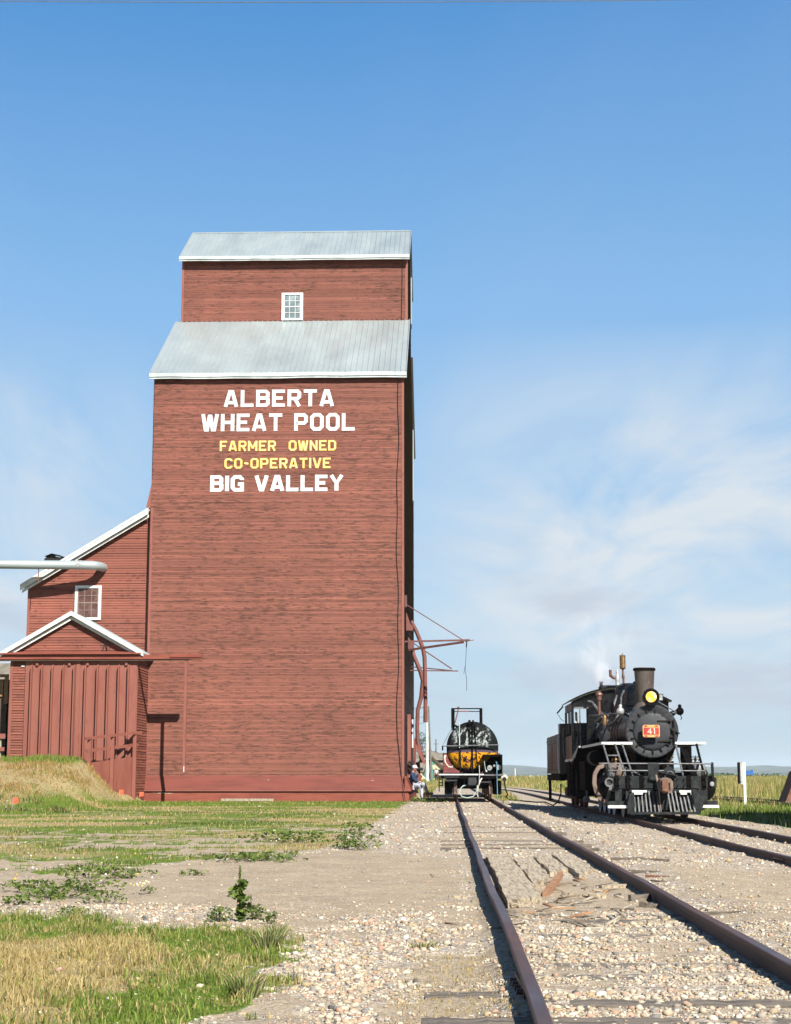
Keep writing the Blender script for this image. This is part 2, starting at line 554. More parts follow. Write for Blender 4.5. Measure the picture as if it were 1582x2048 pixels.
def spot(px, py, z=0.0):
    """where the ray through a point of the survey photograph meets level z"""
    v = (1024 - py) / F_
    r = ((px - 791) / F_, CP - SP * v, SP + CP * v)
    t = (z - CAM_H) / r[2]
    return (r[0] * t, r[1] * t)


def tA(x, y): return x - (1.10 + 0.0314 * y)          # distance right of the near track's centre line
def bx(y): return 5.21 + 0.034 * y - 0.0006 * np.maximum(np.asarray(y, dtype=float) - 85, 0) ** 2 * (np.asarray(y) < 400)
def tB(x, y): return x - bx(y)


def gz(x, y):
    x = np.asarray(x, dtype=float); y = np.asarray(y, dtype=float)
    t = tA(x, y)
    z = -0.10 * sstep(t, 1.3, 2.8) * (1 - sstep(y, 90, 140))
    z = z - 0.030 * sstep(t, -0.80, -0.86) * sstep(t, -2.2, -1.1) * (1 - sstep(y, 12, 20))
    z = z - 0.045 * sstep(np.abs(t), 0.74, 0.80) * sstep(t, 1.5, 0.9) * (t > 0)
    near = 1 - sstep(y, 30, 90)
    onA = (np.abs(t) < 0.9) & (y < 130)
    amp = np.where(onA, 0.45, 1.0)
    z = z + (fbm(x * 1.3, y * 1.3, 3) - 0.5) * 0.055 * amp * near
    z = z + (fbm(x * 6, y * 6, 8, 3) - 0.5) * 0.022 * amp * (1 - sstep(y, 16, 40))
    z = z - 0.035 * (np.abs(tB(x, y)) < 0.85) * 0
    # mound carrying the ramp to the drive shed
    m = sstep(y, 45.5, 60.5) * (1 - sstep(y, 90, 110)) * sstep(-x + 0.9 * (fbm(x * .6, y * .6, 31) - .5) + np.clip(y - 60, -14, 4) * -0.05, 9.75, 12.1)
    z = z + 1.62 * m + 0.22 * (fbm(x * 0.9, y * 0.5, 33) - 0.5) * m * (y < 62)
    # the plain sinks slowly far away
    z = z - 1.5 * sstep(y, 300, 1200)
    return z


def gz1(x, y): return float(gz(np.array([x]), np.array([y]))[0])


def psd(poly, x, y):
    """signed distance to a polygon, positive inside"""
    x = np.asarray(x, dtype=float); y = np.asarray(y, dtype=float)
    d = np.full(x.shape, 1e9)
    ins = np.zeros(x.shape, dtype=bool)
    n = len(poly)
    for i in range(n):
        ax, ay = poly[i]; bx_, by_ = poly[(i + 1) % n]
        ex, ey = bx_ - ax, by_ - ay
        wx, wy = x - ax, y - ay
        t = np.clip((wx * ex + wy * ey) / (ex * ex + ey * ey + 1e-12), 0, 1)
        d = np.minimum(d, (wx - ex * t) ** 2 + (wy - ey * t) ** 2)
        c = ((ay > y) != (by_ > y))
        with np.errstate(divide='ignore', invalid='ignore'):
            xi = (bx_ - ax) * (y - ay) / (by_ - ay if by_ != ay else 1e-9) + ax
        ins ^= c & (x < xi)
    d = np.sqrt(d)
    return np.where(ins, d, -d)


P_GREEN = [(-9, 13.3), (-3.04, 12.85), (-2.22, 12.7), (-1.6, 11.83), (-1.3, 12.3), (-.87, 11.54), (-.66, 10.57), (-.64, 9.05), (-.71, 8.45), (-.92, 7.49), (-1.3, 5), (-9, 5)]
P_DRY = [(-9, 11.4), (-2.65, 11.25), (-2.27, 11.45), (-1.55, 11.0), (-1.32, 9.9), (-1.50, 8.4), (-1.66, 7.49), (-2.0, 5), (-9, 5)]
P_LAWN = [(-60, 17.2), (-4.36, 17.9), (-3.34, 18.7), (-2.53, 21.2), (-1.54, 22.08), (-.95, 24.6), (-.68, 26.5), (-.51, 32.8), (-.05, 47.67), (.55, 64), (.85, 66.67), (1.6, 95), (-60, 95)]
P_ROAD = [(-60, 12.9), (-3, 12.8), (-1.6, 12), (-.8, 11.4), (-.35, 12.3), (.35, 13.8), (.75, 17.5), (.55, 22), (-.5, 25.5), (-1.6, 22), (-2.6, 21.3), (-3.5, 18.7), (-60, 18.0)]
P_MULCH = [(.18, 10.6), (.56, 10.6), (.52, 7.9), (.48, 5.2), (-.1, 5.2), (-.02, 8.5)]
P_CROSS = [(2.4, 13.0), (3.3, 12.2), (5.2, 16.0), (5.2, 21.0), (3.0, 20.5)]


def zones(x, y):
    """cover of the ground: (green grass, dry grass, bare earth), the rest is gravel"""
    x = np.asarray(x, dtype=float); y = np.asarray(y, dtype=float)
    nz = fbm(x * 1.1, y * 0.9, 40) - 0.5
    nf = fbm(x * 5, y * 4, 44, 3) - 0.5
    nb = fbm(x * 0.28, y * 0.42, 47) - 0.5
    nl = fbm(x * 0.55, y * 0.95, 52) - 0.5
    g = np.zeros(x.shape); d = np.zeros(x.shape); e = np.zeros(x.shape)
    # near verge
    a = sstep(psd(P_GREEN, x, y) + nz * .45 + nf * .55, -0.14, 0.16)
    b = sstep(psd(P_DRY, x, y) + nz * .35 + nf * .3, -0.12, 0.22)
    mixn = sstep(nl + nf * 1.1, -0.20, 0.25)
    g = np.maximum(g, a * (1 - b * 0.85) * (1 - 0.55 * mixn))
    d = np.maximum(d, a * np.maximum(b, 0.50 * mixn))
    # lawn in front of the elevator
    L = sstep(psd(P_LAWN, x, y) + nz * 0.9 + nf * .3, -0.1, 0.35)
    far_green = sstep(y + nb * 8, 55, 62)
    patchy = 1 - sstep(y + nb * 8, 31, 38)
    bare = sstep(nl + nf * .7 + nz * .4 + 0.10 * patchy - 0.3 * sstep(y, 34, 40), 0.10, 0.22) * patchy
    bare2 = sstep(nb + nf * .3 + nz * .3, 0.13, 0.26) * (1 - far_green)
    gl = np.clip(0.50 + 2.6 * nb + 2.2 * nl + 0.7 * far_green + 0.30 * patchy, 0.04, 1)
    cov = L * (1 - bare) * (1 - 0.6 * bare2)
    g = np.maximum(g, cov * gl)
    d = np.maximum(d, cov * (1 - gl))
    e = np.maximum(e, L * np.maximum(bare, 0.6 * bare2))
    # mound: dry, green at its foot and at the top
    h = sstep(y, 46, 60.5) * sstep(-x, 9.6, 12.1) * (y < 95)
    dm = sstep(h, 0.06, 0.2)
    g = g * (1 - dm) + dm * np.clip(0.05 + 0.8 * nb + 1.0 * sstep(h + nz * .2, 0.88, 0.97) + 0.5 * (1 - sstep(h, 0.15, 0.4)), 0.03, 1)
    d = d * (1 - dm) + dm * np.clip(0.9 - 0.9 * sstep(h + nz * .2, 0.88, 0.97), 0.1, 1)
    e = e * (1 - dm)
    # right hand field and everything far
    t, tb = tA(x, y), tB(x, y)
    fr = sstep(x - np.maximum(8.8, bx(y) + 2.05) + nz * .5, -0.1, 0.3) * (y > 24)
    fl = sstep(y + nb * 6, 70, 80) * sstep(np.abs(tb), 1.7, 2.3) * (1 - sstep(-t, -1.7, -1.2) * sstep(-t, 2.2, 1.7))
    fm = sstep(y + nz * 5, 67, 72) * sstep(t, 0.95, 1.3) * sstep(-tb, 1.9, 2.4)
    ff = sstep(y, 118, 150)
    F = np.maximum(np.maximum(fr, fl * 0.9), np.maximum(fm * 0.75, ff))
    gf = np.clip(0.45 + 1.2 * nb + 0.9 * fr * (y < 62), 0.1, 1)
    g = np.maximum(g * (1 - F), F * gf)
    d = np.maximum(d * (1 - F), F * (1 - gf))
    e = e * (1 - F)
    # bare earth of the road, mulch by the rail, worn crossing
    r = sstep(psd(P_ROAD, x, y) + nz * .8 + nf * .3, -0.3, 0.4) * (1.0 - 0.65 * sstep(psd([(-60, 14.9), (-2.4, 14.6), (-.6, 13.4), (.4, 13.6), (.4, 11), (-60, 11)], x, y) + nz * .8, -0.1, 0.5))
    e = np.maximum(e, r * (1 - np.clip(g + d, 0, 1)))
    mu = sstep(psd(P_MULCH, x, y) + nz * .7 + nf * .6, -0.12, 0.20)
    e = np.maximum(e, mu * 0.95)
    d = np.maximum(d, mu * 0.25)
    e = np.maximum(e, 0.65 * sstep(psd(P_CROSS, x, y) + nz * .7, -0.3, 0.5))
    shoulder = np.exp(-((np.abs(t) - 0.80) / 0.10) ** 2) * (y < 60)
    e = np.maximum(e, 0.8 * shoulder * sstep(nz + nf, -0.25, 0.1))
    e = np.maximum(e, 0.7 * (np.abs(t) < 0.7) * sstep(y, 12.8, 14) * (1 - sstep(y, 17, 18.5)))
    e = np.maximum(e, 0.62 * sstep(fbm(x * 1.4, y * .8, 57) + nf * .2, .50, .64) * (1 - np.clip(g + d, 0, 1)))
    s = np.maximum(g + d + e, 1)
    return g / s, d / s, e / s


def axis(lo, hi, fine_lo, fine_hi, step, grow):
    a = list(np.arange(fine_lo, fine_hi, step))
    s, v = step, fine_hi
    while v < hi:
        a.append(v); s *= grow; v += s
    a.append(hi)
    s, v, b = step, fine_lo, []
    while v > lo:
        s *= grow; v -= s; b.append(max(v, lo))
    return np.array(b[::-1] + a)


gx = axis(-3000, 3000, -5.0, 6.5, 0.045, 1.028)
gy = axis(-300, 2600, 5.5, 17, 0.05, 1.020)
XX, YY = np.meshgrid(gx, gy)
x1, y1 = XX.ravel(), YY.ravel()
zz = gz(x1, y1)
V = np.stack([x1, y1, zz], 1)
nx, ny = len(gx), len(gy)
ii = (np.arange(ny - 1)[:, None] * nx + np.arange(nx - 1)[None, :]).ravel()
Fq = np.stack([ii, ii + 1, ii + nx + 1, ii + nx], 1)
g_, d_, e_ = zones(x1, y1)

m, t, p, oc, out = newmat('ground_cover')
za = t.n('ShaderNodeAttribute', attribute_name='col')
zs = t.n('ShaderNodeSeparateColor')
t.link(za.outputs['Color'], zs.inputs[0])
zg, zd, ze = zs.outputs
hn = t.noise(t.vmul(oc, (1, 0.7, 1)), 9.0, 5.0, 0.65)
hm = t.math('MULTIPLY', t.math('SUBTRACT', hn, 0.5), 0.9)
grassy = t.math('ADD', zg, zd)
mg = t.mapr(t.math('ADD', grassy, hm), 0.35, 0.60)
me_ = t.mapr(t.math('ADD', ze, hm), 0.32, 0.62)
# gravel
vo = t.n('ShaderNodeTexVoronoi', i_Scale=34.0, i_Randomness=1.0)
t.link(oc, vo.inputs['Vector'])
sc_ = t.n('ShaderNodeSeparateColor')
t.link(vo.outputs['Color'], sc_.inputs[0])
stone = t.ramp(sc_.outputs[0], [(0.0, (.15, .13, .115)), (0.12, (.30, .27, .24)), (0.26, (.44, .37, .28)), (0.44, (.54, .45, .33)), (0.62, (.48, .33, .235)), (0.76, (.60, .52, .40)), (0.92, (.76, .70, .59))], 'CONSTANT')
edge = t.mapr(vo.outputs['Distance'], 0.0, 0.022)
vo2 = t.n('ShaderNodeTexVoronoi', i_Scale=90.0)
t.link(oc, vo2.inputs['Vector'])
sc2 = t.n('ShaderNodeSeparateColor')
t.link(vo2.outputs['Color'], sc2.inputs[0])
stone2 = t.ramp(sc2.outputs[0], [(0.0, (.26, .22, .18)), (0.3, (.46, .39, .30)), (0.65, (.58, .49, .38)), (0.9, (.70, .64, .54))], 'CONSTANT')
sel = t.mapr(t.noise(oc, 5.0, 3.0), 0.40, 0.52)
gravel = t.mix(sel, stone2, stone)
big = t.noise(oc, 0.55, 4.0)
gravel = t.mix(t.mapr(vo.outputs['Distance'], 0.018, 0.0, 0.0, 0.75), gravel, (.20, .155, .105, 1))
gravel = t.mix(t.mapr(big, 0.42, 0.68, 0.0, 0.45), gravel, (.42, .325, .22, 1))
# earth
sp1 = t.noise(oc, 7.0, 4.0, 0.75)
sp2 = t.noise(oc, 2.6, 6.0, 0.8)
gravel = t.mix(t.mapr(sp1, 0.54, 0.66, 0.0, 0.5), gravel, (.25, .205, .15, 1))
gravel = t.mix(t.mapr(sp2, 0.56, 0.68, 0.0, 0.45), gravel, (.70, .63, .50, 1))
earth = t.mix(t.mapr(t.noise(oc, 1.6, 6.0, 0.65), 0.32, 0.68), (.52, .40, .25, 1), (.37, .27, .16, 1))
ruts = t.noise(t.vmul(oc, (0.55, 1.1, 1)), 1.3, 6.0, 0.7)
earth = t.mix(t.mapr(ruts, 0.50, 0.66, 0.0, 0.6), earth, (.25, .175, .105, 1))
earth = t.mix(t.mapr(t.noise(t.vmul(oc, (0.6, 1.3, 1)), 3.4, 6.0, 0.75), 0.54, 0.68, 0.0, 0.6), earth, (.62, .50, .33, 1))
earth = t.mix(t.mapr(t.noise(t.vmul(oc, (0.9, 1.2, 1)), 5.0, 6.0, 0.8), 0.56, 0.66, 0.0, 0.55), earth, (.22, .16, .10, 1))
earth = t.mix(t.mapr(t.noise(oc, 22.0, 6.0, 0.8), 0.42, 0.58, 0.0, 0.8), earth, stone2)
earth = t.mix(t.mapr(t.noise(oc, 14.0, 6.0, 0.85), 0.55, 0.63, 0.0, 0.65), earth, (.17, .12, .075, 1))
earth = t.mix(t.mapr(t.noise(oc, 48.0, 5.0, 0.8), 0.54, 0.64, 0.0, 0.8), earth, (.19, .14, .09, 1))
earth = t.mix(t.mapr(t.noise(oc, 11.0, 6.0, 0.8), 0.56, 0.66, 0.0, 0.5), earth, (.62, .54, .41, 1))
# turf
tb_ = t.noise(oc, 14.0, 5.0, 0.7)
green = t.mix(t.mapr(tb_, 0.35, 0.65), (.070, .130, .012, 1), (.19, .25, .030, 1))
dryc = t.mix(t.mapr(tb_, 0.35, 0.65), (.30, .225, .095, 1), (.47, .37, .19, 1))
gfrac = t.math('DIVIDE', zg, t.math('MAXIMUM', grassy, 0.001))
gfr = t.mapr(t.math('ADD', gfrac, t.math('MULTIPLY', hm, 0.9)), 0.25, 0.75)
turf = t.mix(gfr, dryc, green)
turf = t.mix(t.mapr(t.noise(t.vmul(oc, (.8, 1.1, 1)), 2.2, 6.0, 0.75), 0.53, 0.66, 0.0, 0.65), turf, (.17, .13, .065, 1))
turf = t.mix(t.mapr(t.noise(t.vmul(oc, (.7, 1.2, 1)), 5.5, 6.0, 0.8), 0.54, 0.64, 0.0, 0.6), turf, (.045, .075, .014, 1))
c_ = t.mix(me_, gravel, earth)
c_ = t.mix(mg, c_, turf)
t.link(c_, p.inputs['Base Color'])
p.inputs['Roughness'].default_value = 0.9
p.inputs['Specular IOR Level'].default_value = 0.15
hgt = t.math('MULTIPLY', edge, t.math('SUBTRACT', 1.0, t.math('MULTIPLY', me_, 0.85)))
hgt = t.math('ADD', hgt, t.math('MULTIPLY', t.noise(oc, 60.0, 4.0, 0.7), 0.8))
b_ = t.n('ShaderNodeBump', i_Strength=0.8, i_Distance=0.014)
t.link(hgt, b_.inputs['Height'])
t.link(b_.outputs[0], p.inputs['Normal'])
M['ground'] = m
ground = rawmesh('ground', V, Fq, M['ground'], cols=np.stack([g_, d_, e_], 1), nper=4, smooth=True)
tag(ground, kind='structure')

# hills across the valley
hxs = np.linspace(-3500, 4200, 260)
hys = np.linspace(2500, 7500, 90)
HX, HY = np.meshgrid(hxs, hys)
hx, hy = HX.ravel(), HY.ravel()
rise = sstep(hy, 2900, 5200)
hz_ = -6 + rise * (24 + 26 * (fbm(hx / 900, hy / 1300, 60) - 0.5) + 20 * (fbm(hx / 260, hy / 600, 63) - 0.5) - 8 * sstep(hx, 200, 900) * sstep(1900, hx, 900)) - 40 * sstep(hy, 6300, 7500)
hz_ = hz_ + 6 * np.exp(-((hx / hy - 0.075) / 0.02) ** 2) * rise + 7 * np.exp(-((hx / hy - 0.235) / 0.03) ** 2) * rise
hi_ = (np.arange(89)[:, None] * 260 + np.arange(259)[None, :]).ravel()
m, t, p, oc, out = newmat('hill_cover')
hf = t.noise(t.vmul(oc, (1, 1, 3)), 0.006, 5.0, 0.6)
hcol = t.ramp(hf, [(0.30, (.020, .035, .040)), (0.45, (.040, .065, .060)), (0.57, (.13, .15, .10)), (0.70, (.05, .08, .06))])
t.link(hcol, p.inputs['Base Color'])
p.inputs['Roughness'].default_value = 1.0
hills = rawmesh('hills', np.stack([hx, hy, hz_], 1), np.stack([hi_, hi_ + 1, hi_ + 261, hi_ + 260], 1), m, nper=4, smooth=True)
tag(hills, kind='structure')

# ------------------------------------------------------------------ gravel stones
PHI = (1 + 5 ** .5) / 2
ICO = np.array([(-1, PHI, 0), (1, PHI, 0), (-1, -PHI, 0), (1, -PHI, 0), (0, -1, PHI), (0, 1, PHI), (0, -1, -PHI), (0, 1, -PHI), (PHI, 0, -1), (PHI, 0, 1), (-PHI, 0, -1), (-PHI, 0, 1)]) / 1.902
ICF = np.array([(0, 11, 5), (0, 5, 1), (0, 1, 7), (0, 7, 10), (0, 10, 11), (1, 5, 9), (5, 11, 4), (11, 10, 2), (10, 7, 6), (7, 1, 8), (3, 9, 4), (3, 4, 2), (3, 2, 6), (3, 6, 8), (3, 8, 9), (4, 9, 5), (2, 4, 11), (6, 2, 10), (8, 6, 7), (9, 8, 1)])
PAL = np.array([(.56, .47, .33), (.46, .36, .24), (.35, .30, .24), (.66, .58, .45), (.50, .31, .21), (.25, .23, .20), (.43, .32, .18), (.60, .51, .38), (.11, .10, .09), (.78, .73, .64)])
PW = np.array([.22, .18, .12, .11, .10, .07, .08, .08, .02, .02]); PW = PW / PW.sum()


def stones(n, x, y, r, name, label):
    g, d, e = zones(x, y)
    keep = rng.random(len(x)) < np.clip(1 - 1.4 * (g + d) - 0.84 * e - 0.5 * sstep(fbm(x * 1.7, y * 1.7, 90), .50, .66), 0.012, 1)
    ta = tA(x, y)
    keep &= ~((np.abs(np.abs(ta) - 0.7175) < 0.06) & (y < 110))
    keep &= ~((np.abs(np.abs(tB(x, y)) - 0.7175) < 0.06))
    ontie = (np.abs(ta) < 1.15) & (y < 14) & (np.abs(((y - 7.0) / 0.56) % 1 - 0.5) > 0.32)
    keep &= ~(ontie & (rng.random(len(x)) < 0.85))
    keep &= ~((ta > -.62) & (ta < .55) & (y > 13.4) & (y < 21.9) & (rng.random(len(x)) < 0.75))
    x, y, r, e = x[keep], y[keep], r[keep], e[keep]
    r = r * (1 - 0.45 * np.clip(e, 0, 1))
    n = len(x)
    sc = r[:, None] * np.stack([rng.uniform(.8, 1.35, n), rng.uniform(.7, 1.1, n), rng.uniform(.40, .8, n)], 1)
    jit = 1 + rng.uniform(-.16, .16, (n, 12, 1))
    P = ICO[None] * jit * sc[:, None, :]
    a = rng.uniform(0, 2 * PI, n); ca, sa = np.cos(a)[:, None], np.sin(a)[:, None]
    px, py = P[..., 0] * ca - P[..., 1] * sa, P[..., 0] * sa + P[..., 1] * ca
    tl = rng.uniform(-.5, .5, n)[:, None]
    pz = P[..., 2] + px * tl * 0.5
    zc = gz(x, y) + sc[:, 2] * rng.uniform(0.0, 0.6, n)
    V = np.stack([px + x[:, None], py + y[:, None], pz + zc[:, None]], 2).reshape(-1, 3)
    F = (ICF[None] + (np.arange(n) * 12)[:, None, None]).reshape(-1, 3)
    c = PAL[rng.choice(len(PAL), n, p=PW)] * rng.uniform(.8, 1.12, (n, 1))
    C = np.repeat(c, 12, axis=0)
    o = rawmesh(name, V, F, M['stones'], cols=C)
    return tag(o, label, 'gravel', kind='stuff')


def scatter(n, y0, y1, half=0.27, mar=0.6, pw=1.0):
    """points over the ground, thinning out with distance"""
    u = rng.random(n)
    y = (y0 ** (1 - pw) + u * (y1 ** (1 - pw) - y0 ** (1 - pw))) ** (1 / (1 - pw)) if pw != 1 else y0 * (y1 / y0) ** u
    x = rng.uniform(-1, 1, n) * (half * y + mar)
    return x, y


xs, ys = scatter(84000, 6.0, 66, 0.26, 0.4, 0.95)
xa, ya = scatter(70000, 6.0, 14.5, 0.26, 0.4, 0.3)
xs, ys = np.concatenate([xs, xa]), np.concatenate([ys, ya])
big_ = rng.random(len(xs)) < 0.10
rr = np.where(big_, rng.uniform(.014, .027, len(xs)), rng.uniform(.004, .0120, len(xs))) * (1 + 0.5 * sstep(ys, 9, 22) + 0.9 * sstep(ys, 20, 60))
stones(0, xs, ys, rr, 'gravel', 'loose rounded pebbles of cream grey and pink ballast between the rails')


# ------------------------------------------------------------------ grass blades
def blades(name, x, y, h, wd, kind, label, lean=0.45, zoff=0.0):
    g, d, e = zones(x, y)
    if kind == 'mix':
        keep = rng.random(len(x)) < np.clip((g + d) * 1.25 - 0.12, 0, 1) * (1 - .8 * sstep(fbm(x * 1.6, y * 1.4, 61, 5), .50, .60) * (y > 14) * (y < 46))
    else:
        keep = np.ones(len(x), dtype=bool)
    x, y, h, wd, g, d = x[keep], y[keep], h[keep], wd[keep], g[keep], d[keep]
    n = len(x)
    z = gz(x, y) + zoff
    a = rng.uniform(0, 2 * PI, n)
    ln = rng.uniform(.1, 1, n) * lean
    b = rng.uniform(0, 2 * PI, n)
    ox, oy = np.cos(b) * ln * h, np.sin(b) * ln * h
    wx, wy = np.cos(a) * wd / 2, np.sin(a) * wd / 2
    P = np.zeros((n, 5, 3))
    P[:, 0] = np.stack([x - wx, y - wy, z - .01], 1)
    P[:, 1] = np.stack([x + wx, y + wy, z - .01], 1)
    P[:, 2] = np.stack([x - wx * .8 + ox * .35, y - wy * .8 + oy * .35, z + h * .55], 1)
    P[:, 3] = np.stack([x + wx * .8 + ox * .35, y + wy * .8 + oy * .35, z + h * .55], 1)
    P[:, 4] = np.stack([x + ox, y + oy, z + h * np.sqrt(np.clip(1 - (ln * .6) ** 2, .3, 1))], 1)
    F = np.array([(0, 1, 3), (0, 3, 2), (2, 3, 4)])[None] + (np.arange(n) * 5)[:, None, None]
    fg = g / np.maximum(g + d, 1e-3)
    isg = (rng.random(n) < np.clip(fg * 1.1 - .04, 0.02, .90))
    ga = np.array([.090, .150, .016]); gb = np.array([.28, .35, .052])
    da = np.array([.36, .26, .085]); db = np.array([.64, .50, .22])
    k = rng.random((n, 1))
    c = np.where(isg[:, None], ga + (gb - ga) * k, da + (db - da) * k)
    dk = sstep(fbm(x * .8, y * .7, 99, 4), .50, .62) * (y > 14) * (y < 50) * isg
    c = c * (1 - .65 * dk[:, None])
    bank = (sstep(y, 47, 52) * sstep(-x, 9.8, 11) * (y < 75) * (~isg))[:, None]
    c = c * (1 - bank * np.array([.20, .32, .45]) * (0.4 + rng.random((n, 1))))
    o = rawmesh(name, P.reshape(-1, 3), F.reshape(-1, 3), M['blades'], cols=np.repeat(c, 5, axis=0))
    return tag(o, label, 'grass', kind='stuff')


n = 70000
y = rng.uniform(6.0, 13.6, n); x = rng.uniform(-1, 0, n) * 4.2 - 0.3
ks = x > -(0.27 * y + 0.7)
x, y = x[ks], y[ks]
cl_ = fbm(x * 5, y * 5, 70, 3)
blades('verge_grass', x, y, rng.uniform(.014, .050, len(x)) * (.45 + 1.5 * sstep(cl_, .38, .72)), rng.uniform(.004, .009, len(x)), 'mix', 'tufts of green and straw coloured grass in the near left corner', .95)
n = 2600
y = rng.uniform(6, 10.8, n); x = rng.uniform(-.15, .62, n)
ks = psd(P_MULCH, x, y) + (fbm(x * 3, y * 3, 95) - .5) * .4 > -.02
x, y = x[ks], y[ks]
blades('straw_litter', x, y, rng.uniform(.012, .035, len(x)), rng.uniform(.003, .006, len(x)), 'all', 'dead straw lying on the earth beside the near rail', 1.6)
n = 90000
x, y = scatter(n, 14, 66.5, 0.27, 0.6, 1.3)
ks = (x < 1.0)
x, y = x[ks], y[ks]
blades('lawn_grass', x, y, rng.uniform(.02, .055, len(x)) * (1 + .8 * sstep(y, 57, 62)) * (1 + 1.5 * sstep(-x, 9.9, 11) * sstep(y, 47, 52)), rng.uniform(.008, .016, len(x)) * (1 + sstep(y, 20, 50)), 'mix', 'patchy mown lawn turning yellow in front of the elevator')
n = 30000
y = rng.uniform(45, 63.6, n); x = rng.uniform(-19, -9.4, n)
cl_ = fbm(x * 1.6, y * 1.1, 72, 3)
ks = rng.random(n) < .15 + sstep(cl_, .35, .6)
x, y, cl_ = x[ks], y[ks], cl_[ks]
blades('bank_grass', x, y, rng.uniform(.05, .13, len(x)) * (.5 + 1.3 * sstep(cl_, .4, .75)), rng.uniform(.012, .026, len(x)), 'mix', 'dry tussocky grass on the bank below the drive shed doors', .8)
# tall ripe grass of the right hand field
n = 90000
y = 80 * (300 / 80) ** rng.random(n)
x = rng.uniform(8, 90, n)
ks = (x > bx(y) + 5.6) & (np.abs(x - 15.4) > 1.7) & ((x > 17.3) | (y > 82)) & (x < 0.30 * y)
x, y = x[ks], y[ks]
blades('tall_grass', x, y, rng.uniform(.45, 1.0, len(x)) * (0.75 + .5 * fbm(x * .2, y * .2, 71)), rng.uniform(.015, .035, len(x)) * (1 + sstep(y, 100, 250) * 2), 'all', 'tall ripe yellow grass filling the field beyond the locomotive', 0.3)
n = 42000
y = 36 * (115 / 36) ** rng.random(n)
x = rng.uniform(-1, 22, n)
ks = (x < .30 * y) & (np.abs(tB(x, y)) > 1.8) & ((y > 66) | (x > 8)) & ((np.abs(tA(x, y)) > 1.25))
x, y = x[ks], y[ks]
blades('field_grass', x, y, rng.uniform(.06, .22, len(x)), rng.uniform(.012, .03, len(x)), 'mix', 'short yellow green grass growing between and beyond the tracks')
n = 26000
y = 78 * (300 / 78) ** rng.random(n)
x = rng.uniform(-2, 24, n)
ks = (x < .2 * y) & (np.abs(tB(x, y)) > 2.2) & (np.abs(tA(x, y)) > 1.9)
x, y = x[ks], y[ks]
blades('meadow_grass', x, y, rng.uniform(.12, .38, len(x)), rng.uniform(.03, .07, len(x)), 'mix', 'yellowing meadow grass behind the tank car')


# ------------------------------------------------------------------ tracks
def rail_material():
    m, t, p, oc, out = newmat('rail_iron')
    sp = t.n('ShaderNodeSeparateXYZ')
    t.link(oc, sp.inputs[0])
    top = t.mapr(sp.outputs[2], 0.143, 0.148)
    v = t.vmul(oc, (1, .15, 1))
    sidec = t.mix(t.mapr(t.noise(v, 6.0, 5.0), .4, .65), (.060, .030, .024, 1), (.115, .058, .045, 1))
    topc = t.mix(t.mapr(t.noise(v, 9.0, 5.0), .4, .65), (.085, .050, .046, 1), (.14, .085, .072, 1))
    t.link(t.mix(top, sidec, topc), p.inputs['Base Color'])
    t.link(t.mapr(top, 0, 1, .75, .42), p.inputs['Roughness'])
    t.link(t.mapr(top, 0, 1, 0.0, .35), p.inputs['Metallic'])
    b = t.n('ShaderNodeBump', i_Strength=.4, i_Distance=.006)
    t.link(t.noise(oc, 40.0, 3.0), b.inputs['Height'])
    t.link(b.outputs[0], p.inputs['Normal'])
    return m


M['railm'] = rail_material()
RP = [(-.066, 0), (.066, 0), (.066, .012), (.011, .028), (.011, .105), (.035, .116), (.035, .143), (.028, .15), (-.028, .15), (-.035, .143), (-.035, .116), (-.011, .105), (-.011, .028), (-.066, .012)]


def make_rail(fx, y0, y1, seed, parent, ztop, step=0.5):
    ysr = [y0]
    while ysr[-1] < y1:
        ysr.append(ysr[-1] + (step if ysr[-1] < 40 else 2.5))
    ya = np.array(ysr)
    near = 1 - sstep(ya, 30, 60)
    wob = (fbm(ya * .16, ya * 0 + seed, seed) - .5) * .075 * near
    zw = (fbm(ya * .22, ya * 0 + seed, seed + 5) - .5) * .030 * near
    vs, fs = [], []
    k = len(RP)
    for i, yy in enumerate(ya):
        for u, v in RP:
            vs.append((float(fx(yy)) + float(wob[i]) + u, float(yy), v + float(zw[i])))
    for i in range(len(ya) - 1):
        for j in range(k):
            a, b = i * k + j, i * k + (j + 1) % k
            fs.append((a, b, b + k, a + k))
    fs.append(tuple(range(k)))
    fs.append(tuple((len(ya) - 1) * k + j for j in range(k)))
    o = MB().add(vs, fs).build('rail', M['railm'], parent, smooth=30)
    return o, (lambda yq: (float(fx(yq)) + float(np.interp(yq, ya, wob)), float(np.interp(yq, ya, zw))))


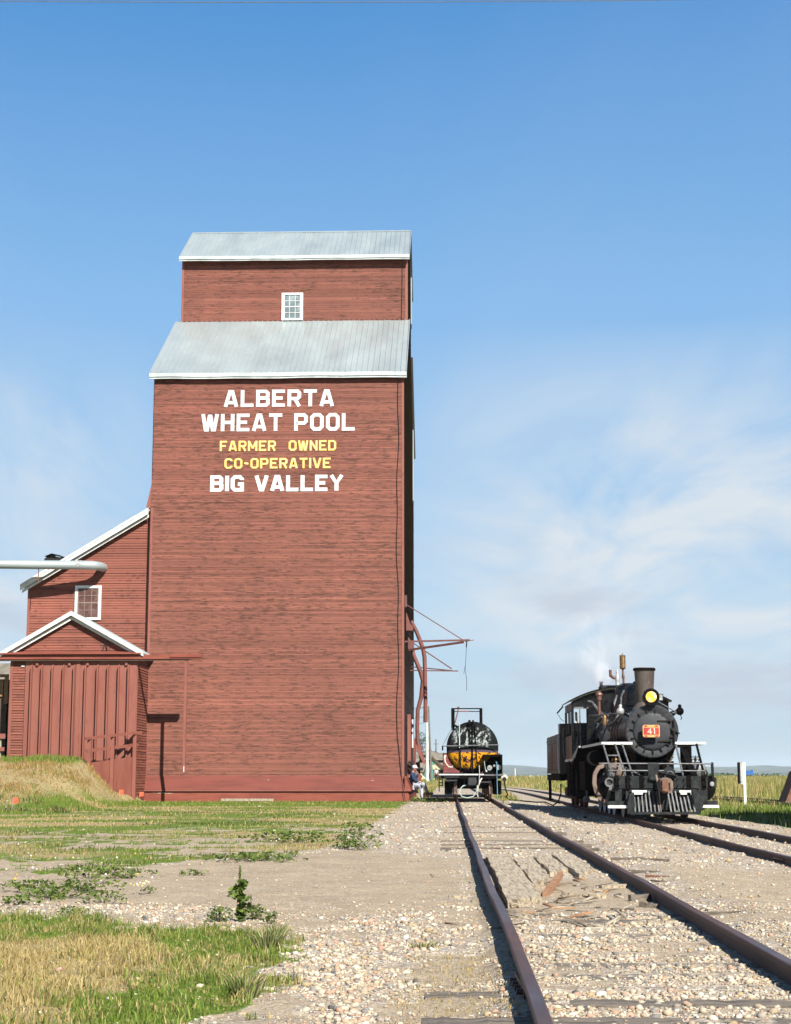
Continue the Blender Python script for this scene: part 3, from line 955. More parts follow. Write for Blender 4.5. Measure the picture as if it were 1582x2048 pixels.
trA = thing('railway_track', 'rusty track nearest the camera that runs under the tank car', 'railway track', (0, 0, -.03))
trB = thing('railway_track', 'middle track with the steam locomotive standing on it', 'railway track', (0, 0, -.13))
trC = thing('railway_track', 'overgrown dark track in the grass behind the white post', 'railway track', (0, 0, -.13))
rA1, pA1 = make_rail(lambda y: 0.385 + .0316 * y, 3.5, 240, 1, trA, .12)
rA2, pA2 = make_rail(lambda y: 1.825 + .0312 * y, 3.5, 240, 2, trA, .12)
rB1, pB1 = make_rail(lambda y: float(bx(y)) - .7175, 6, 210, 3, trB, .02)
rB2, pB2 = make_rail(lambda y: float(bx(y)) + .7175, 6, 210, 4, trB, .02)
make_rail(lambda y: 14.75, 20, 170, 5, trC, .02)
make_rail(lambda y: 16.19, 20, 170, 6, trC, .02)
for (pf, ro, yq, s) in ((pA1, rA1, 8.55, -1), (pA2, rA2, 11.6, 1), (pB1, rB1, 22.6, -1), (pB2, rB2, 31.0, 1)):
    x0, z0 = pf(yq)
    jb = MB().box(x0 + s * .012, x0 + s * .034, yq - .30, yq + .30, .034 + z0, .100 + z0)
    for k in range(4):
        jb.lathe([(.016, 0), (.016, s * .030), (.001, s * .034)], (x0 + s * .034, yq - .22 + .147 * k, .067 + z0), 'X', 6)
    jb.build('joint_bar', M['rail'], ro)

# sleepers: silvery tops that break through the ballast
k = 0
yq = 5.32
while yq < 13.6:
    L0, L1 = (-1.22 if k in (4, 6) else -.72), (1.20 if k in (3, 5) else .78)
    c = 1.10 + .0314 * yq
    ht = gz1(c, yq) + random.choice((-.016, -.008, -.002, .005, .012))
    mb = MB()
    N = 60
    vs, fs = [], []
    for j in range(N + 1):
        xa = c + L0 + (L1 - L0) * j / N
        zt = ht + .012 * (vnoise(j * .35, yq * 7, 3) - .5) + .006 * (random.random() - .5)
        w0, w1 = .10 + random.uniform(-.008, .008), .10 + random.uniform(-.008, .008)
        vs += [(xa, yq - w0, -.14), (xa, yq - w0, float(zt) - .004), (xa, yq - .02, float(zt)), (xa, yq + .01, float(zt) - .005), (xa, yq + w1, float(zt) - .002), (xa, yq + w1, -.14)]
    for j in range(N):
        for q in range(5):
            a0 = j * 6 + q
            fs.append((a0, a0 + 1, a0 + 7, a0 + 6))
    fs += [tuple(range(6)), tuple(N * 6 + q for q in range(6))]
    mb.add(vs, fs)
    o = mb.build('sleeper', M['wood_dark'], trA)
    o.location.z = .03
    yq += .56 + random.uniform(-.04, .04)
    k += 1
for yq in (24.6, 25.9, 27.4, 31.2, 34.5):
    c = 1.10 + .0314 * yq
    o = MB().box(c - 1.2, c + 1.15, yq - .11, yq + .11, -.14, gz1(c, yq) + .012).build('sleeper', M['wood_dark'], trA)
    o.location.z = .03


# crossing planks between the rails of the near track
def ragged_plank(name, x0, x1, y0, y1, zt, th, mt, parent=None, cut0=0.0, cut1=0.0, n=14, slope=.0314):
    """board along the track with splintered ends"""
    mb = MB()
    cols_ = 7
    ends0 = [random.uniform(-.1, .1) + cut0 * (i / (cols_ - 1)) for i in range(cols_ + 1)]
    ends1 = [random.uniform(-.12, .12) + cut1 * (i / (cols_ - 1)) for i in range(cols_ + 1)]
    vs, fs = [], []
    for i in range(cols_ + 1):
        u = x0 + (x1 - x0) * i / cols_
        for j in range(n + 1):
            v = (y0 + ends0[i]) + (y1 + ends1[i] - y0 - ends0[i]) * j / n
            jit = random.uniform(-.006, .004)
            uu = u + (random.uniform(-.012, .012) if i in (0, cols_) else 0)
            for zq in (zt + jit, zt - th):
                vs.append((uu + slope * v, v, zq))
    st = (n + 1) * 2
    for i in range(cols_):
        for j in range(n):
            a = i * st + j * 2
            fs.append((a, a + st, a + st + 2, a + 2))
            fs.append((a + 1, a + 3, a + st + 3, a + st + 1))
    for j in range(n):
        a = j * 2
        fs.append((a, a + 2, a + 3, a + 1))
        a = cols_ * st + j * 2
        fs.append((a, a + 1, a + 3, a + 2))
    for i in range(cols_):
        a = i * st
        fs.append((a, a + 1, a + st + 1, a + st))
        a = i * st + n * 2
        fs.append((a, a + st, a + st + 1, a + 1))
    mb.add(vs, fs)
    return mb.build(name, mt, parent)


CR = 'grey crossing planks laid between the rails'
for (a, b, y0, y1, zt, c0, c1, lab) in (
        (-.60, -.30, 13.7, 21.8, .068, .5, 0, 'widest and longest weathered crossing plank, beside the left rail'),
        (-.270, -.03, 15.9, 20.8, .058, 1.2, -.2, 'second crossing plank from the left rail, its near end broken off'),
        (.02, .25, 18.0, 21.6, .052, .5, .3, 'third crossing plank from the left rail, half buried in gravel'),
        (.29, .55, 17.6, 21.9, .056, .9, .2, 'crossing plank nearest the right rail, covered in grit')):
    o = ragged_plank('crossing_plank', 1.10 + a, 1.10 + b, y0, y1, zt, .13, M['wood'], None, c0, c1)
    tag(o, lab, 'plank', CR)


def chunk(name, px, py, L, wdt, ht, ang, mt, lab, cat='wood scrap', zl=0.0, grp=None, taper=.35):
    x, y = spot(px, py, zl)
    L, wdt, ht = L * .55, wdt * .6, ht * .6
    mb = MB()
    n = 7
    vs = []
    for i in range(n + 1):
        f = i / n
        hw = wdt / 2 * (1 - (1 - taper) * max(0, (f - .5) / .5)) * (1 - .55 * max(0, (.25 - f) / .25)) * random.uniform(.75, 1.12)
        v0 = -L / 2 + L * f
        zt = ht * random.uniform(.75, 1.05)
        off = random.uniform(-.05, .05) * wdt
        vs += [(v0, off - hw, -.03), (v0, off + hw, -.03), (v0, off + hw, zt), (v0, off - hw, zt)]
    fs = [(3, 2, 1, 0), (n * 4, n * 4 + 1, n * 4 + 2, n * 4 + 3)]
    for i in range(n):
        for a, b in ((0, 1), (1, 2), (2, 3), (3, 0)):
            fs.append((i * 4 + a, i * 4 + b, i * 4 + 4 + b, i * 4 + 4 + a))
    o = mb.add(vs, fs).build(name, mt)
    o.location = (x, y, gz1(x, y) + zl * .5)
    o.rotation_euler = (random.uniform(-.08, .08), random.uniform(-.06, .06), R(ang))
    return tag(o, lab, cat, grp)


SC = 'splintered scraps of old crossing timber'
chunk('timber_chunk', 1195, 1795, .32, .26, .075, 60, M['wood'], 'squared grey timber stub between the rails, its sawn end facing the camera', grp=SC)
chunk('timber_chunk', 1228, 1776, .55, .24, .06, 25, M['wood'], 'grey timber stub just behind the squared one, close to the middle of the track', grp=SC)
chunk('timber_chunk', 1020, 1833, .16, .13, .09, 80, M['wood_dark'], 'small dark wooden block tight against the left rail', grp=SC)
chunk('timber_chunk', 1280, 1802, .42, .2, .10, 30, M['wood_dark'], 'dark rotten lump of timber near the right rail', grp=SC)
chunk('timber_chunk', 1298, 1815, .30, .15, .07, -20, M['wood_dark'], 'smaller rotten lump in front of the dark rotten one near the right rail', grp=SC)
chunk('splinter', 1310, 1846, .62, .17, .035, -6, M['wood'], 'long pointed grey board lying flat nearest the right rail', grp=SC)
chunk('splinter', 1222, 1840, .46, .10, .03, 3, M['wood'], 'narrow grey splinter in the middle of the track left of the pointed board', grp=SC)
chunk('splinter', 1115, 1846, .30, .07, .025, 5, M['wood'], 'short thin grey splinter lying nearest the left rail', grp=SC)
o = chunk('splinter', 1107, 1770, 3.1, .13, .035, 79, M['wood_orange'], 'bright orange freshly split piece of wood on the crossing planks', zl=.05, grp=SC)
o.location.z = .066
chunk('splinter', 1057, 1827, .22, .05, .02, 20, M['wood_orange'], 'tiny orange sliver beside the small dark block', grp=SC)
chunk('splinter', 1152, 1792, .5, .14, .05, -25, M['wood'], 'pale split board end beside the orange piece of wood', grp=SC)
chunk('splinter', 1170, 1808, .3, .06, .03, 35, M['wood_dark'], 'dark thin stick under the squared timber stub', grp=SC)
chunk('splinter', 1245, 1822, .35, .12, .04, -12, M['wood_dark'], 'dark slab lying among pebbles between the squared stub and the right rail', grp=SC)
chunk('splinter', 1300, 1721, .9, .10, .05, -12, M['wood_dark'], 'dark stick just outside the right rail, farthest of that row', grp=SC)
chunk('splinter', 1255, 1717, .8, .12, .06, -20, M['wood_dark'], 'dark stick touching the outside of the right rail behind the crossing', grp=SC)
chunk('splinter', 1295, 1741, .7, .09, .04, -20, M['wood_dark'], 'brown stick outside the right rail between two others', grp=SC)
chunk('splinter', 1318, 1750, .55, .06, .03, -10, M['rust'], 'thin reddish stick outside the right rail, nearest the camera', grp=SC)
chunk('splinter', 1455, 1820, .9, .07, .03, -8, M['wood_dark'], 'long dark twig on the gravel outside the right rail', grp=SC)
chunk('splinter', 915, 1790, .30, .15, .03, 8, M['wood'], 'small flat board on the bare ground left of the near track', grp=SC)
chunk('splinter', 922, 2026, .40, .12, .035, 2, M['wood'], 'broken grey sleeper end poking out left of the near rail at the bottom edge', grp=SC)
chunk('splinter', 908, 1971, .26, .08, .02, 0, M['wood'], 'narrow grey sleeper end behind the one at the bottom edge', grp=SC)

# small chips of rotten wood trodden into the crossing
n = 150
cxp = rng.normal(0, .55, n); cyp = rng.uniform(11.6, 18.0, n)
ok = (np.abs(cxp + .05) < .66) | (rng.random(n) < .25)
cxp, cyp = cxp[ok], cyp[ok]; n = len(cxp)
V, F, C = [], [], []
for i in range(n):
    x_, y_ = 1.10 + .0314 * cyp[i] + cxp[i] + (.25 if cxp[i] > .5 else 0), cyp[i]
    l_, w_, h_ = rng.uniform(.03, .13), rng.uniform(.006, .022), rng.uniform(.004, .016)
    a_ = rng.normal(.2, .9); ca, sa = math.cos(a_), math.sin(a_)
    zt = gz1(x_, y_)
    tl = rng.uniform(-.25, .25)
    b0 = len(V)
    for (u, v, q) in ((-l_, -w_, 0), (l_, -w_ * .4, 0), (l_, w_ * .4, 0), (-l_, w_, 0), (-l_ * .9, -w_ * .8, 1), (l_ * .8, -w_ * .3, 1), (l_ * .8, w_ * .3, 1), (-l_ * .9, w_ * .8, 1)):
        V.append((x_ + u * ca - v * sa, y_ + u * sa + v * ca, zt - .004 + q * h_ + u * tl + abs(l_ * tl)))
    F += [tuple(b0 + k for k in f) for f in ((3, 2, 1, 0), (4, 5, 6, 7), (0, 1, 5, 4), (1, 2, 6, 5), (2, 3, 7, 6), (3, 0, 4, 7))]
    c0 = random.choice(((.42, .36, .27), (.30, .25, .18), (.12, .09, .065), (.20, .14, .09), (.40, .20, .09)))
    C += [c0] * 8
tag(rawmesh('wood_chips', np.array(V), np.array(F), M['chips'], cols=np.array(C), nper=4), 'small chips of rotten wood trodden into the near crossing', 'debris', kind='stuff')

# ------------------------------------------------------------------ grain elevator
EL = (0.36, 66.67)
ES = 0.033
ERZ = -math.atan(ES)
PITCHB = 0.0525


def el_world(lx, ly, z=0):
    c, s = math.cos(ERZ), math.sin(ERZ)
    return (EL[0] + lx * c - ly * s, EL[1] + lx * s + ly * c, z)


def siding(mb, left, right, z0, z1, P, lip=0.015, seed=0, PITCHB=PITCHB):
    """lapped boards between z0 and z1; left(z), right(z) give the ends; P(u, out, z) -> point"""
    r = random.Random(seed)
    z = z0
    while z < z1 - 1e-4:
        zt = min(z + PITCHB, z1)
        q = lip * r.uniform(.75, 1.35)
        la, lb, ra, rb = left(z), left(zt), right(z), right(zt)
        if min(ra - la, rb - lb) < -1e-6:
            break
        nseg = max(1, int((ra - la) / 2.7))
        cuts = sorted(r.uniform(0.05, .95) for _ in range(nseg - 1)) if nseg > 1 else []
        us = [0] + cuts + [1]
        for i in range(len(us) - 1):
            qq = q * r.uniform(.85, 1.15)
            sag = r.uniform(-.003, .003)
            a0, a1 = la + (ra - la) * us[i], la + (ra - la) * us[i + 1]
            b0, b1 = lb + (rb - lb) * us[i], lb + (rb - lb) * us[i + 1]
            p = [P(a0, qq, z + sag), P(a1, qq, z + sag), P(b1, 0.001, zt), P(b0, 0.001, zt)]
            mb.add(p + [P(a0, -.004, z + sag), P(a1, -.004, z + sag)], [(0, 1, 2, 3), (4, 5, 1, 0)])
        z = zt
    return mb


def front(y): return lambda u, o, z: (u, y - o, z)
def rightside(x): return lambda u, o, z: (x + o, u, z)
def leftside(x): return lambda u, o, z: (x - o, u, z)


el = thing('grain_elevator', 'tall red wooden grain elevator with white and yellow lettering', 'grain elevator', (EL[0], EL[1], 0), ERZ)
WX = -10.62
ZE, ZB, ZC, ZR = 17.80, 21.70, 24.87, 27.14      # eave, foot of cupola, cupola eave, ridge
YC0, YR, YC1, YB = 6.05, 9.35, 12.65, 18.4
flare = lambda z: WX + .03 - 0.14 * max(0, min(1, (13.4 - z) / 1.25)) * (1 if z > 12.12 else 0) - .02 * (z < 12.12)
mb = MB()
siding(mb, flare, lambda z: -.09, 1.0, ZE - .02, front(0), seed=1)
siding(mb, lambda z: WX + .08, lambda z: -.10, ZB, ZC, front(YC0), seed=2)
mb.build('wall', M['siding'], el, fixn=False)
# side walls (lower storeys follow the roof slopes up to the cupola)
mb = MB()
mb2 = MB()
yl = lambda z: 0.02 if z < ZE else (z - ZE) / (ZB - ZE) * YC0
yh = lambda z: YB if z < ZE else YB - (z - ZE) / (ZB - ZE) * (YB - YC1)
for m_, P_, P2_ in ((mb, rightside(-.012), rightside(-.012)), (mb2, leftside(WX + .012), leftside(WX + .092))):
    siding(m_, yl, yh, 0.9, ZB, P_, seed=3)
    P_ = P2_
    siding(m_, lambda z: YC0, lambda z: YC1, ZB, ZC, P_, seed=4)
    siding(m_, lambda z: YC0 + (z - ZC) / (ZR - ZC) * (YR - YC0), lambda z: YC1 - (z - ZC) / (ZR - ZC) * (YC1 - YR), ZC, ZR, P_, seed=5)
mb.build('side_wall', M['siding_side'], el, fixn=False)
mb2.build('side_wall', M['siding'], el, fixn=False)
# rear and inner core so nothing is hollow
core = MB().prism([(WX + .06, .06), (-.06, .06), (-.06, YB - .06), (WX + .06, YB - .06)], 0.0, ZE - .1, 'XY')
core.prism([(WX + .2, YC0 + .1), (-.14, YC0 + .1), (-.14, YC1 - .1), (WX + .2, YC1 - .1)], ZE - .1, ZC - .05, 'XY')
core.build('rear_wall', M['red'], el)
# corner boards
cb = MB()
cb.box(-.105, -.002, -.030, .02, 1.0, ZE - .1)
cb.box(WX - .005, WX + .095, -.028, .03, 1.0, 12.1)
cb.box(-.11, .012, YC0 - .028, YC0 + .05, ZB, ZC)
cb.box(WX + .065, WX + .17, YC0 - .028, YC0 + .05, ZB, ZC)
cb.build('corner_board', M['red'], el)


def ribbed_roof(x0, x1, ya, za, yb, zb, th=.05, rib=.235, over=None):
    """sheet roof from eave (ya, za) to ridge (yb, zb) with raised ribs and slightly wavy sheets"""
    mb = MB()
    n = int(round((x1 - x0) / rib))
    prof = []
    for i in range(n):
        a = x0 + (x1 - x0) * i / n
        wd = (x1 - x0) / n
        hj = random.uniform(-.004, .004)
        prof += [(a, .040), (a + .022, .040), (a + .034, hj), (a + wd * .5, .003 + hj), (a + wd - .012, hj)]
    prof.append((x1, .040))
    dy, dz = yb - ya, zb - za
    L = math.hypot(dy, dz)
    ny_, nz_ = -dz / L, abs(dy) / L
    if dy < 0: ny_ = dz / L
    K = 6
    vs = []
    for j in range(K + 1):
        f = j / K
        for (u, h) in prof:
            hh = h + .006 * math.sin(u * 1.7 + j * 1.3) * (0 < j < K)
            vs.append((u, ya + dy * f + ny_ * hh * (1), za + dz * f + nz_ * hh))
    m_ = len(prof)
    fs = [(j * m_ + i, j * m_ + i + 1, (j + 1) * m_ + i + 1, (j + 1) * m_ + i) for j in range(K) for i in range(m_ - 1)]
    mb.add(vs, fs)
    # underside
    mb.add([(x0, ya, za - th), (x1, ya, za - th), (x1, yb, zb - th), (x0, yb, zb - th)], [(0, 1, 2, 3)])
    mb.add([(x0, ya, za - th), (x0, yb, zb - th), (x0, yb, zb + .01), (x0, ya, za + .01)], [(0, 1, 2, 3)])
    mb.add([(x1, ya, za - th), (x1, yb, zb - th), (x1, yb, zb + .01), (x1, ya, za + .01)], [(3, 2, 1, 0)])
    return mb


OV = .14
sl = (ZB - ZE) / YC0
r_ = ribbed_roof(WX - OV, OV - .04, -.22, ZE + .03, YC0 + .02, ZE + .03 + sl * (YC0 + .24), .06)
r_.build('roof', M['galv'], el, fixn=False)
ribbed_roof(WX - OV, OV - .04, YB + .22, ZE + .03, YC1 - .02, ZB + .12, .06).build('roof', M['galv'], el, fixn=False)
sl2 = (ZR - ZC) / (YR - YC0)
ribbed_roof(WX + .0, OV - .06, YC0 - .36, ZC + .02, YR, ZR + .18, .06).build('cupola_roof', M['galv'], el, fixn=False)
ribbed_roof(WX + .0, OV - .06, YC1 + .36, ZC + .02, YR, ZR + .18, .06).build('cupola_roof', M['galv'], el, fixn=False)
rc = MB()
rc.prism([(YR - .12, ZR + .12), (YR, ZR + .22), (YR + .12, ZR + .12), (YR, ZR + .17)], WX - .01, OV - .05, 'YZ')
rc.build('ridge_cap', M['galv'], el)
# white eave gutters and fascias, slightly sagging like the real ones
def fascia(x0, x1, y, z0, z1, th, sag):
    mb = MB()
    N = 12
    vs = []
    for i in range(N + 1):
        x = x0 + (x1 - x0) * i / N
        s = sag * math.sin(i * 1.9) + sag * .7 * math.sin(i * .8 + 1)
        vs += [(x, y, z0 + s), (x, y + th, z0 + s), (x, y + th, z1 + s * .3), (x, y, z1 + s * .3)]
    fs = [(3, 2, 1, 0), tuple(N * 4 + k for k in range(4))]
    for i in range(N):
        for a, b in ((0, 1), (1, 2), (2, 3), (3, 0)):
            fs.append((i * 4 + a, i * 4 + b, i * 4 + 4 + b, i * 4 + 4 + a))
    return mb.add(vs, fs)


fm = fascia(WX - .16, .12, -.27, ZE - .12, ZE + .045, .05, .012)
fm.add(*(lambda q: (q.v, q.f))(fascia(WX - .16, .12, -.235, ZE - .20, ZE - .125, .04, .010)))
fm.build('fascia', M['eave'], el)
fm = fascia(WX - .02, .10, YC0 - .42, ZC - .10, ZC + .045, .05, .010)
fm.add(*(lambda q: (q.v, q.f))(fascia(WX - .02, .10, YC0 - .38, ZC - .17, ZC - .105, .04, .008)))
fm.build('fascia', M['eave'], el)
# side rake boards
rk = MB()
for x in (.10, WX - .155):
    rk.bar((x, -.22, ZE + .0), (x, YC0, ZE + sl * (YC0 + .22)), .03, .16)
    x = x if x > 0 else WX - .015
    rk.bar((x, YC0 - .36, ZC - .02), (x, YR, ZR + .12), .03, .14)
    rk.bar((x, YC1 + .36, ZC - .02), (x, YR + .01, ZR + .12), .03, .14)
rk.build('rake_board', M['galv'], el)
# soffit strip
MB().box(WX, 0, -.20, -.02, ZE - .115, ZE - .06).build('soffit', M['red'], el)
MB().box(WX + .12, -.1, YC0 - .34, YC0 - .02, ZC - .09, ZC - .04).build('soffit', M['red'], el)

# bulging flashing low on the left edge
MB().prism([(WX - .02, 12.98), (WX - .19, 12.18), (WX - .17, 12.08), (WX - .02, 12.10)], -.03, 3.0).build('flashing', M['red'], el)

# flared skirt, shadow gap and plinth
sk = MB()
sk.prism([(0.0, 1.02), (-.05, 1.02), (-.30, .46), (-.30, .42), (0, .42)], WX - .02, .015, 'YZ')
sk.build('skirt', M['skirt'], el)
sk = MB()
sk.prism([(0.02, 1.02), (.06, 1.02), (.29, .46), (.29, .42), (0.02, .42)], -.30, YB, 'XZ')
sk.build('skirt', M['red_light'], el)
pl = MB()
pl.box(WX - .06, .16, -.24, -.02, -.05, .37)
pl.box(.0, .20, -.20, YB, -.05, .372)
pl.box(WX - .03, .10, -.14, 0, .37, .43)
pl.build('plinth', M['red_light'], el)
sill = MB()
sill.box(WX - .05, .26, -.315, -.305, .41, .455)
sill.build('skirt_edge', M['red'], el)


def sash_window(parent, x0, x1, z0, z1, y, glassmat, muntin, dy=.06, cols=3, rows=4, sashmat=None):
    t_ = .10 * (x1 - x0)
    fr = MB()
    fr.box(x0, x0 + t_, y - dy, y, z0, z1)
    fr.box(x1 - t_, x1, y - dy, y, z0, z1)
    fr.box(x0 + t_, x1 - t_, y - dy, y, z1 - t_, z1)
    fr.box(x0 + t_, x1 - t_, y - dy - .02, y, z0, z0 + t_ * .9)
    win = fr.build('window', M['white'], parent)
    pn = MB().box(x0 + t_, x1 - t_, y - .022, y - .012, z0 + t_, z1 - t_)
    pn.build('pane', glassmat, win)
    s = MB()
    xa, xb, za, zb = x0 + t_, x1 - t_, z0 + t_ * .9, z1 - t_
    zm = (za + zb) / 2
    sw = .045
    for (a, b) in ((za, zm), (zm, zb)):
        s.box(xa + .002, xa + sw, y - .045, y - .024, a, b)
        s.box(xb - sw, xb - .002, y - .045, y - .024, a, b)
        for j in range(1, rows // 2):
            zz_ = a + (b - a) * j / (rows // 2)
            s.box(xa + sw, xb - sw, y - .040, y - .025, zz_ - .011, zz_ + .011)
    s.box(xa + sw, xb - sw, y - .047, y - .024, zm - .025, zm + .025)
    for j in range(1, cols):
        xx = xa + (xb - xa) * j / cols
        s.box(xx - .011, xx + .011, y - .043, y - .0245, za, zb)
    s.build('sash', sashmat or M['white'], win)
    return win


sash_window(el, -5.86, -4.86, 21.90, 23.22, YC0 - .012, M['glass'], M['white'])

# lettering -----------------------------------------------------------
GL = {  # strokes on a 5 x 7 field; closed loops end where they start
    'A': (5.4, [[(.6, 0), (2.25, 6.38), (3.15, 6.38), (4.8, 0)], [(1.4, 1.75), (4.0, 1.75)]]),
    'L': (4.8, [[(.6, 7), (.6, .6), (4.8, .6)]]),
    'B': (5, [[(.6, .6), (3.7, .6), (4.4, 1.3), (4.4, 3.0), (3.9, 3.6), (4.3, 4.2), (4.3, 5.7), (3.6, 6.4), (.6, 6.4), (.6, .6)], [(.6, 3.6), (3.8, 3.6)]]),
    'E': (4.8, [[(4.8, .6), (.6, .6), (.6, 6.4), (4.8, 6.4)], [(.6, 3.55), (3.9, 3.55)]]),
    'R': (5, [[(.6, 0), (.6, 6.4), (3.7, 6.4), (4.4, 5.7), (4.4, 4.0), (3.7, 3.3), (.6, 3.3)], [(2.7, 3.2), (4.4, 0)]]),
    'T': (5, [[(0, 6.4), (5, 6.4)], [(2.5, 6.4), (2.5, 0)]]),
    'W': (6.4, [[(.5, 7), (1.55, .62), (2.15, .62), (3.0, 6.1), (3.4, 6.1), (4.25, .62), (4.85, .62), (5.9, 7)]]),
    'H': (5, [[(.6, 0), (.6, 7)], [(4.4, 0), (4.4, 7)], [(.6, 3.55), (4.4, 3.55)]]),
    'P': (5, [[(.6, 0), (.6, 6.4), (3.7, 6.4), (4.4, 5.7), (4.4, 3.8), (3.7, 3.1), (.6, 3.1)]]),
    'O': (5, [[(1.5, .6), (3.5, .6), (4.4, 1.6), (4.4, 5.4), (3.5, 6.4), (1.5, 6.4), (.6, 5.4), (.6, 1.6), (1.5, .6)]]),
    'F': (4.6, [[(.6, 0), (.6, 6.4), (4.6, 6.4)], [(.6, 3.5), (3.8, 3.5)]]),
    'M': (6, [[(.6, 0), (.6, 7)], [(5.4, 0), (5.4, 7)], [(.75, 6.3), (2.8, 2.3), (3.2, 2.3), (5.25, 6.3)]]),
    'N': (5, [[(.6, 0), (.6, 7)], [(4.4, 0), (4.4, 7)], [(.75, 6.3), (4.25, .7)]]),
    'D': (5, [[(.6, .6), (3.5, .6), (4.4, 1.6), (4.4, 5.4), (3.5, 6.4), (.6, 6.4), (.6, .6)]]),
    'C': (5, [[(4.4, 1.9), (4.4, 1.6), (3.5, .6), (1.5, .6), (.6, 1.6), (.6, 5.4), (1.5, 6.4), (3.5, 6.4), (4.4, 5.4), (4.4, 5.0)]]),
    '-': (3, [[(.3, 3.3), (1.0, 3.75), (1.9, 3.3), (2.7, 3.7)]]),
    'I': (1.2, [[(.6, 0), (.6, 7)]]),
    'V': (5.2, [[(.5, 7), (2.25, .62), (2.95, .62), (4.7, 7)]]),
    'G': (5, [[(4.4, 5.0), (4.4, 5.4), (3.5, 6.4), (1.5, 6.4), (.6, 5.4), (.6, 1.6), (1.5, .6), (4.4, .6), (4.4, 3.2), (2.7, 3.2)]]),
    'Y': (5.2, [[(.45, 7), (2.6, 3.4), (4.75, 7)], [(2.6, 3.4), (2.6, 0)]]),
    ' ': (2.6, []),
    '4': (5, [[(3.6, 0), (3.6, 6.4), (.6, 2.2), (5, 2.2)]]),
    '1': (2.4, [[(.2, 5.6), (1.4, 6.4), (1.4, 0)]]),
}


def stroke(mb, pts, t, P, z0, th):
    closed = pts[0] == pts[-1]
    if closed: pts = pts[:-1]
    n = len(pts)
    L_, R_ = [], []
    for i in range(n):
        p = Vector(pts[i])
        pr = Vector(pts[(i - 1) % n]) if (closed or i > 0) else None
        nx_ = Vector(pts[(i + 1) % n]) if (closed or i < n - 1) else None
        d1 = (p - pr).normalized() if pr is not None else (nx_ - p).normalized()
        d2 = (nx_ - p).normalized() if nx_ is not None else d1
        n1_, n2_ = Vector((-d1.y, d1.x)), Vector((-d2.y, d2.x))
        mtr = n1_ + n2_
        mtr.normalize()
        k = min(1.0 / max(.25, mtr.dot(n1_)), 1.45)
        L_.append(p + mtr * t / 2 * k)
        R_.append(p - mtr * t / 2 * k)
    rng_ = range(n if closed else n - 1)
    for i in rng_:
        j = (i + 1) % n
        q = [L_[i], R_[i], R_[j], L_[j]]
        vs = [P(a.x, a.y, z0 + th) for a in q] + [P(a.x, a.y, z0) for a in q]
        mb.add(vs, [(0, 1, 2, 3), (0, 4, 5, 1), (2, 6, 7, 3), (1, 5, 6, 2), (3, 7, 4, 0)])


def lettering(text, x0, x1, zb, h, y, mt, parent, t=1.25, name='lettering', grow=0.0, depth=.005, zoff=0.0, gap=1.05, tilt=0.0):
    tot = sum(GL[c][0] for c in text) + gap * (len(text) - 1)
    sx = (x1 - x0) / tot
    sz = h / 7
    mb = MB()
    cur = 0
    k = 0
    for c in text:
        wd, sts = GL[c]
        for s in sts:
            def P(u, v, o, cur=cur):
                X = x0 + (cur + u) * sx
                return (X, y - o, zb + v * sz + tilt * (X - x0))
            stroke(mb, s, t + grow, P, zoff, depth + .0007 * (k % 3))
            k += 1
        cur += wd + gap
    return mb.build(name, mt, parent)


YL = -.026
lettering('ALBERTA', -7.62, -2.96, 16.42, .72, YL, M['letter'], el, 1.38)
lettering('WHEAT POOL', -8.55, -2.08, 15.37, .74, YL, M['letter'], el, 1.38)
for tx, a, b, zb, h in (('FARMER  OWNED', -7.76, -2.86, 14.51, .44), ('CO-OPERATIVE', -7.55, -3.08, 13.76, .44)):
    lo_ = lettering(tx, a, b, zb, h, YL, M['ochre'], el, 1.1, grow=.45)
    lettering(tx, a, b, zb, h, YL - .008, M['cream'], lo_, .92, name='lettering_face')
lettering('BIG VALLEY', -8.12, -2.56, 12.80, .66, YL, M['letter'], el, 1.6)

# cables down the right corner
cb = MB()
zz_ = 17.6
pts = []
while zz_ > .05:
    yy_ = -.045 if zz_ > 1.0 else (-.045 - (1.0 - zz_) * .48 if zz_ > .46 else -.33)
    bend = .25 * max(0, .35 - zz_ / 3) * 0 + (-.035 * math.sin(zz_ * .7) - .025 * math.sin(zz_ * 2.0))
    pts.append((-.27 + bend + .35 * max(0, (2.6 - zz_)) * .35, yy_, zz_))
    zz_ -= .35
cb.tube(pts, .014, 5)
cb.build('cable', M['dark'], el)
cb = MB().tube([(-.27 - .03 * math.sin(z * .7), YC0 - .05, z) for z in np.arange(ZB + .1, ZC, .4)], .012, 5)
cb.build('cable', M['dark'], el)

# things on the track side
sb = MB()
sb.box(.03, .07, 15.0, 16.0, 14.9, 18.6)
sb.build('side_board', M['galv'], el)
sb = MB().box(.03, .07, 11.4, 12.3, 23.2, 25.6)
sb.build('side_board', M['galv'], el)

jb = MB()
# near loading jib
jb.bar((.02, .55, 8.10), (2.45, .75, 6.58), .036, .036)
jb.box(-.02, .10, .42, .68, 7.95, 8.45)
jb.build('jib_brace', M['jib'], el)
b2 = MB()
b2.bar((.0, .5, 6.52), (2.70, .78, 6.60), .09, .07)
b2.bar((.12, 2.2, 6.30), (2.45, .95, 6.53), .07, .09)
b2.bar((2.5, .76, 6.54), (2.86, .8, 6.60), .05, .03)
b2.build('jib', M['jib'], el)
b3 = MB()
b3.tube([(2.58, .78, 6.56), (2.56, .78, 6.3)], .025, 6)
b3.tube([(2.56, .78, 6.3), (2.54, .78, 5.9), (2.50, .78, 5.35), (2.56, .78, 5.0), (2.56, .78, 4.5)], .010, 5)
b3.tube([(2.52, .78, 5.6), (2.44, .78, 5.2)], .008, 5)
b3.build('pull_rope', M['dark'], el)
b4 = MB()
